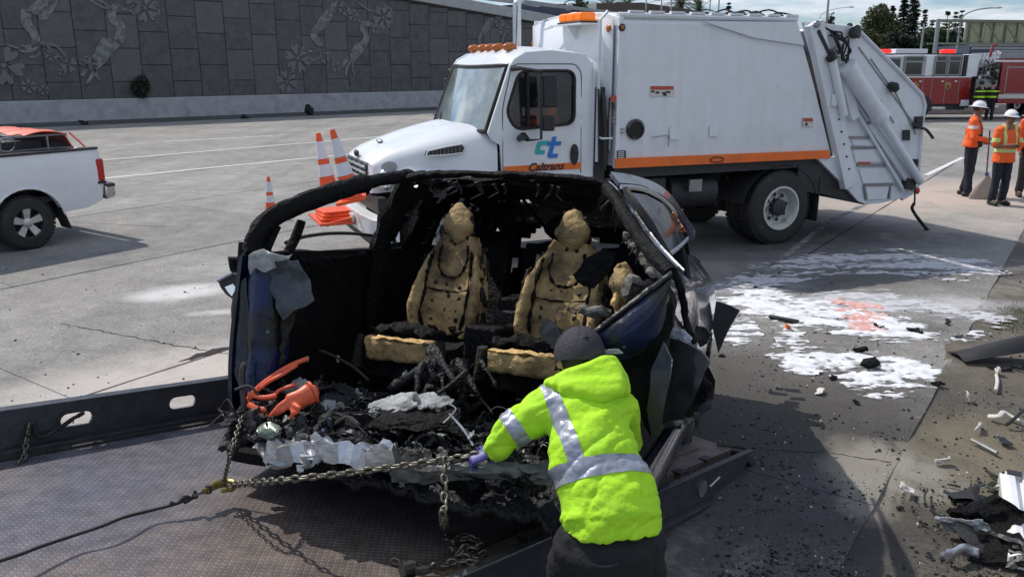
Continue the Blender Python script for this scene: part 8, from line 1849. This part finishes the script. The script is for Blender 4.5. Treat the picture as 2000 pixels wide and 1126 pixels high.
# ================================================================= FOAM, SCRAPS AND WRECKAGE ON THE GROUND
def inpoly(x, y, P):
    c = False; j = len(P)-1
    for i in range(len(P)):
        if (P[i].y > y) != (P[j].y > y) and x < (P[j].x-P[i].x)*(y-P[i].y)/(P[j].y-P[i].y)+P[i].x: c = not c
        j = i
    return c
def edged(x, y, P):
    d = 9
    for i in range(len(P)):
        a, b = P[i-1], P[i]; t_ = max(0, min(1, ((x-a.x)*(b.x-a.x)+(y-a.y)*(b.y-a.y))/max(1e-9, (b.x-a.x)**2+(b.y-a.y)**2))); d = min(d, math.hypot(x-a.x-(b.x-a.x)*t_, y-a.y-(b.y-a.y)*t_))
    return d if inpoly(x, y, P) else -d
def foam(label, polys, m_='foam_white', step=.02, thr=.0, th=.016, seed=0, gaps=1.0, streak=(2.2, 6)):
    vs = {}; q = MB(); idx = {}
    PP = [[G(*p) for p in pl] for pl in polys]; xs_ = [p.x for P in PP for p in P]; ys_ = [p.y for P in PP for p in P]
    x0, x1, y0, y1 = min(xs_)-.15, max(xs_)+.15, min(ys_)-.15, max(ys_)+.15; nx, ny = int((x1-x0)/step), int((y1-y0)/step); Hh = {}
    for i in range(nx+1):
        for j in range(ny+1):
            x, y = x0+i*step, y0+j*step; d = max(edged(x, y, P) for P in PP)
            if d < -.16: continue
            n_ = noise.noise(V((x*streak[0]+seed, y*streak[1], 0)))*.6+noise.noise(V((x*6, y*15+seed, 0)))*.45+noise.noise(V((x*15, y*34, seed)))*.35
            h = min(.14, d)*2.2+.06-thr-n_*gaps*2.0
            h = min(1, max(-1, h*1.8)); Hh[i, j] = h; vs[i, j] = (x, y, .003+max(0, h)*th*(1+.5*noise.noise(V((x*20, y*20, 3)))))
    for (i, j) in Hh:
        ks = [(i, j), (i+1, j), (i+1, j+1), (i, j+1)]
        if all(k in Hh for k in ks) and sum(Hh[k] > -.75 for k in ks) >= 2:
            f = []
            for k in ks:
                if k not in idx: idx[k] = len(q.v); q.v.append(vs[k])
                f.append(idx[k])
            q.f.append(tuple(f)); q.m.append(0)
    if q.f:
        o = q.build('foam_patch', m_, fix=False, sharp=180, kind='stuff'); tag(o, label, 'fire foam')
        at = o.data.attributes.new('cover', 'FLOAT', 'POINT'); cv = [0.0]*len(o.data.vertices)
        for k, i_ in idx.items(): cv[i_] = Hh[k]
        at.data.foreach_set('value', cv)
foam('large white foam patch on the pavement just right of the wreck tail', [[(1412, 572), (1450, 566), (1500, 570), (1560, 584), (1620, 594), (1680, 606), (1740, 620), (1800, 640), (1822, 664), (1780, 668), (1700, 656), (1620, 644), (1560, 634), (1540, 648), (1500, 626), (1450, 600), (1414, 590)]], seed=1, gaps=.62)
foam('thin grey white foam film stretching to the shoulder behind the large patch', [[(1560, 586), (1640, 572), (1740, 572), (1820, 592), (1900, 606), (1968, 622), (1950, 634), (1880, 618), (1800, 612), (1700, 606), (1620, 598)]], 'foam_film', seed=2, gaps=.7, th=.004)
foam('grey dried foam film behind the wreck tail under the refuse truck shadow', [[(1420, 560), (1480, 520), (1600, 500), (1760, 490), (1900, 505), (1950, 530), (1860, 545), (1740, 530), (1620, 530), (1520, 550), (1480, 566)]], 'foam_film', seed=12, gaps=1.5, th=.003, streak=(.8, 4))
foam('lower white foam patch around a charred lump beyond the shadow', [[(1546, 660), (1570, 682), (1620, 690), (1680, 690), (1740, 704), (1800, 718), (1812, 738), (1770, 730), (1740, 726), (1800, 752), (1780, 762), (1720, 742), (1700, 762), (1660, 738), (1600, 712), (1550, 684)]], seed=3, gaps=.95)
foam('small white foam blot at the slab joint below the large patch', [[(1424, 640), (1440, 626), (1462, 650), (1450, 668), (1420, 664)], [(1520, 690), (1545, 664), (1562, 682), (1540, 700)]], seed=4, gaps=.8)
foam('few white foam flecks beside the near end of the lower patch', [[(1540, 706), (1580, 712), (1570, 722), (1540, 716)], [(1884, 650), (1916, 656), (1910, 668), (1890, 666)], [(1690, 750), (1740, 764), (1700, 768)]], seed=5, gaps=1.0)
foam('pink stained foam in the middle of the large patch', [[(1650, 590), (1666, 588), (1720, 612), (1716, 626), (1690, 644), (1680, 634), (1672, 618), (1652, 604)]], 'foam_pink', seed=6, gaps=1.1, th=.022)
foam('pale absorbent powder spread thin behind the refuse truck', [[(1600, 392), (1700, 404), (1780, 388), (1800, 352), (1850, 340), (1990, 392), (1990, 420), (1800, 430), (1650, 420)]], 'ash_powder' if 'ash_powder' in MT else 'rust_soil', seed=7, gaps=9, th=.002) if False else None
def gl(name, label, cat, loc, group=None, rz=0): return thing(name, label, cat, loc=loc, rz=rz, group=group)
# charred lumps lying in the foam
for i, (px, py, s_, lab) in enumerate(((1790, 650, .13, 'black charred lump at the right end of the large foam patch'), (1678, 690, .12, 'black charred lump in the upper edge of the lower foam patch'), (1700, 716, .17, 'flat charred heap in the middle of the lower foam patch'), (1715, 640, .10, 'small dark lump in the pink stained foam'), (1410, 696, .06, 'small dark stone like lump on the bare slab near the wreck'), (1628, 740, .07, 'small black lump below the lower foam patch'), (1672, 788, .06, 'black pebble sized scrap below the foam'), (1834, 752, .08, 'dark lump on the shoulder edge'))):
    scrap('charred_lump', G(px, py, .0), s_*.62, 'char', lab, 'charred lump', i+5, .16)
o = MB(); o.bar(G(1502, 617, .03), G(1560, 628, .03), .05, .03); tag(o.build('black_strip', 'debris_black', bevel=.008), 'straight black plastic strip lying in the foam', 'plastic strip')
scrap('orange_scrap', G(1537, 643, .0), .042, 'orange_paint', 'round orange scrap at the tip of the large foam patch', 'scrap', 2, .5)
# loose gravel and splinters everywhere nobody could count
rng = random.Random(99); q = MB(); q2 = MB(); q3 = MB()
for i in range(11000):
    if i % 3: p = G(rng.uniform(1400, 2040), 1126-(rng.random()**1.3)*520)
    else: p = G(rng.uniform(0, 2000), rng.uniform(440, 1126))
    rr, ll = rcl(p)
    z0_ = -.018 if rr > -.76 else 0
    if noise.noise(p*1.6)+.5*noise.noise(p*4) < rng.uniform(-.45, .35): continue
    s_ = rng.choice((.0022, .003, .003, .004, .005, .010))*rng.uniform(.6, 1.4); t_ = rng.random()
    tgt = q if t_ < .74 else q2 if t_ < .93 else q3
    if t_ > .74: s_ *= .7
    M3 = Matrix.Rotation(rng.random()*6.28, 3, 'Z'); e = [M3 @ V((s_*a, s_*b*rng.uniform(.4, 1), 0)) for a, b in ((-1, -1), (1, -1), (1, 1), (-1, 1))]
    tgt.add([p+v+V((0, 0, z0_)) for v in e]+[p+v*.55+V((0, 0, z0_+s_*.9)) for v in e], [(4, 5, 6, 7), (0, 1, 5, 4), (1, 2, 6, 5), (2, 3, 7, 6), (3, 0, 4, 7)])
for b, m_, nm, lab in ((q, 'debris_black', 'dark_grit', 'dark grit and charred crumbs scattered over the road'), (q2, 'ash', 'stone_grit', 'grey stone grit scattered over the road'), (q3, 'label_white', 'pale_chips', 'pale plastic and glass chips scattered over the road')):
    tag(b.build(nm, m_, sharp=20, kind='stuff'), lab, 'grit')
# dark bumper skin at the right edge
bs = thing('bumper_skin', 'curved black bumper shell lying at the right edge of the road', 'bumper', loc=G(1985, 712)); 
def bsf(u, v):
    x = -.46+1.5*u; y = -.02+.30*v-.05*u; h = .02+.30*math.sin(math.pi*min(1, .08+u*.62))**1.3*(1-.35*v)+.10*u; return (x, y-.12*math.sin(math.pi*v)*u, max(.01, h*(.18+.82*math.sin(math.pi*(.12+.76*v)))))
MB().sheet(bsf, 26, 14, .012).noise_disp(.012, 4, 2, 2).build('shell', 'black_plastic', bs)
m = MB()
for i in range(7): m.bar((-.3+i*.1, -.08, .02), (-.22+i*.1, -.15, .015), .03, .015)
m.build('torn_tabs', 'debris_black', bs)
# aluminium sill beam
bf = thing('sill_beam', 'white painted channel beam lying by the debris pile at the right edge', 'beam', Frame(G(1976, 945)+V((0, 0, .0)), (G(1976, 945)-G(1996, 1090)).normalized(), V((0, 0, 1)).cross((G(1976, 945)-G(1996, 1090)).normalized()), (0, 0, 1)))
L_ = -(G(1976, 945)-G(1996, 1090)).length
m = MB(); m.prism([[(-.075, .0), (-.075, .07), (-.045, .075), (-.04, .05), (-.01, .05), (-.005, .085), (.03, .088), (.075, .06), (.078, .0)]], lambda u, v, t: (t, u, v), L_-.12, .0); bo_ = m.build('channel', 'helmet_white', bf, bevel=.004)
MB().box(-.06, .0, -.04, .04, .088, .094).build('end_tab', 'dark_metal', bo_); MB().tube([(-.02, .055, .072), (-.02, .055, .08)], .010, 8).build('bolt', 'dark_metal', bo_)
# wreckage pieces
def piece(name, label, px, py, s_, m_, seed, asp=1.0, zoff=.03, group='wreckage pile by the white beam', cat='wreckage'):
    r = random.Random(seed); c = G(px, py); k = shard((0, 0, 0), s_, m_, None, seed, .008, asp=asp); 
    k.v = [(x, y, z*.55) for x, y, z in k.v]; zm = min(v[2] for v in k.v); k.v = [(x, y, z-zm+.002) for x, y, z in k.v]; o = tag(k.build(name, m_, sharp=30), label, cat, group); o.location = c; return o
pcs = [(1888, 985, .20, 'debris_black', 'dark plastic box shard topping the pile left of the white beam', 1.2), (1900, 1000, .22, 'black_plastic', 'glossy black shard under the box shard', 1.4), (1925, 1040, .24, 'char', 'charred curled panel in the middle of the pile', 1.6), (1955, 1052, .26, 'debris_black', 'bent black panel touching the white beam', 1.4), (1905, 1060, .20, 'soot_steel', 'grey crumpled metal piece left in the pile', 1.2), (1880, 1048, .16, 'pale_sheet', 'pale torn lining piece at the left of the pile', 1.6), (1940, 1085, .22, 'char', 'charred lump at the bottom of the pile', 1.5), (1975, 1100, .2, 'debris_black', 'black fragment beneath the near end of the beam', 1.2), (1950, 1000, .12, 'green_glass', 'small green grey scrap beside the beam', 1.0), (1930, 1010, .12, 'pale_sheet', 'small pale scrap above the pile', 1.2), (1912, 985, .14, 'debris_black', 'flat dark scrap right of the box shard', 1.0), (1990, 1112, .14, 'ash', 'ashy scrap in the bottom right corner', 1.0)]
for i, (px, py, s_, m_, lab, asp) in enumerate(pcs): piece('wreckage_piece', lab, px, py, s_, m_, 40+i, asp)
o = MB(); P = [G(px, py, z) for px, py, z in ((1845, 1088, .02), (1862, 1080, .05), (1878, 1072, .06), (1898, 1078, .03), (1912, 1082, .03))]; o.tube(catmull(P, 5), [(.035, .010)]*21, 8, ref=(0, 0, 1)); o.noise_disp(.008, 9, 3, 2); tag(o.build('bent_strip', 'silver'), 'pale bent metal strip curling out of the pile at lower left', 'metal strip')
def rod(name, label, pts, r_, m_, cat='rod', group=None, flat=1):
    o = MB(); o.tube(catmull([G(px, py, r_+z) for px, py, z in pts], 4), r_, 7, flat=flat); return tag(o.build(name, m_), label, cat, group)
rod('wire', 'thin curved wire lying left of the debris pile', [(1812, 956, 0), (1806, 966, .02), (1810, 984, .03), (1835, 1006, .01), (1872, 1016, .01)], .006, 'dark_metal', 'wire')
rod('metal_tube', 'short grey tube lying on the dirt shoulder', [(1898, 858, 0), (1922, 870, 0), (1948, 884, 0)], .014, 'grey_metal'); rod('bent_bracket', 'white bent bracket strip near the right edge', [(1930, 812, 0), (1950, 812, .02), (1960, 804, .03), (1976, 812, .01), (2000, 824, 0)], .018, 'label_white', flat=.5); rod('dark_rod', 'dark rod crossing the white bent bracket', [(1964, 830, 0), (1980, 818, .04), (2000, 800, .05)], .012, 'debris_black')
rod('steel_bolt', 'upright looking white rod end near the bumper shell', [(1946, 732, 0), (1948, 745, 0), (1945, 762, 0)], .014, 'label_white', 'bolt'); scrap('bolt_head', G(1948, 732), .04, 'label_white', 'pale knob at the end of the white rod', 'bolt', 1, .8)
rod('thin_splinter', 'dark splinter above the white beam', [(1926, 918, 0), (1942, 928, .01), (1958, 936, 0)], .010, 'debris_black'); rod('thin_splinter', 'thin dark splinter on the dirt left of the beam', [(1850, 944, 0), (1876, 950, 0)], .006, 'debris_black'); scrap('green_scrap', G(1944, 956), .06, 'green_glass', 'flat green scrap just left of the beam top', 'scrap', 3, .25)
# shredded black strips scattered over the shoulder
rng = random.Random(55)
for i, (px, py, lab) in enumerate(((1910, 838, 'small white shard on the dark soil'), (1890, 780, 'pale splinter on the shoulder'), (1870, 660, 'dark shred on the dirt right of the foam'), (1850, 634, 'small dark shred above the foam end'), (1962, 864, 'dark shred by the grey tube'), (1600, 768, 'white flake near the shadow edge'), (1840, 905, 'pale flake near the slab corner'), (1770, 960, 'pale flake on the slab edge'), (1944, 700, 'dark shred beside the bumper shell'), (1960, 722, 'crumpled dark shred under the bumper shell'))):
    piece('shred', lab, px, py, .07, 'label_white' if 'white' in lab or 'pale' in lab else 'debris_black', 80+i, 1.6, group=None, cat='shred')
# grass tufts at the shoulder
q = MB(); rng = random.Random(7)
for cx, cy, n_, sr in ((1992, 606, 260, .16), (1980, 630, 120, .12), (1998, 640, 120, .14)):
    c = G(cx, cy)
    for i in range(n_):
        p = c+V((rng.gauss(0, sr), rng.gauss(0, sr*.7), -.01)); h = rng.uniform(.015, .05); a = rng.random()*6.28; d = V((math.cos(a), math.sin(a), 0)); q.add([p-d*.004, p+d*.004, p+d.cross(V((0, 0, 1)))*h*.5*rng.uniform(-1, 1)+V((0, 0, h))], [(0, 1, 2)])
tag(q.build('grass_tuft', 'leaf_olive', fix=False, sharp=180, kind='stuff'), 'sparse green grass tufts on the shoulder at the right edge', 'grass')
bpy.context.view_layer.update()
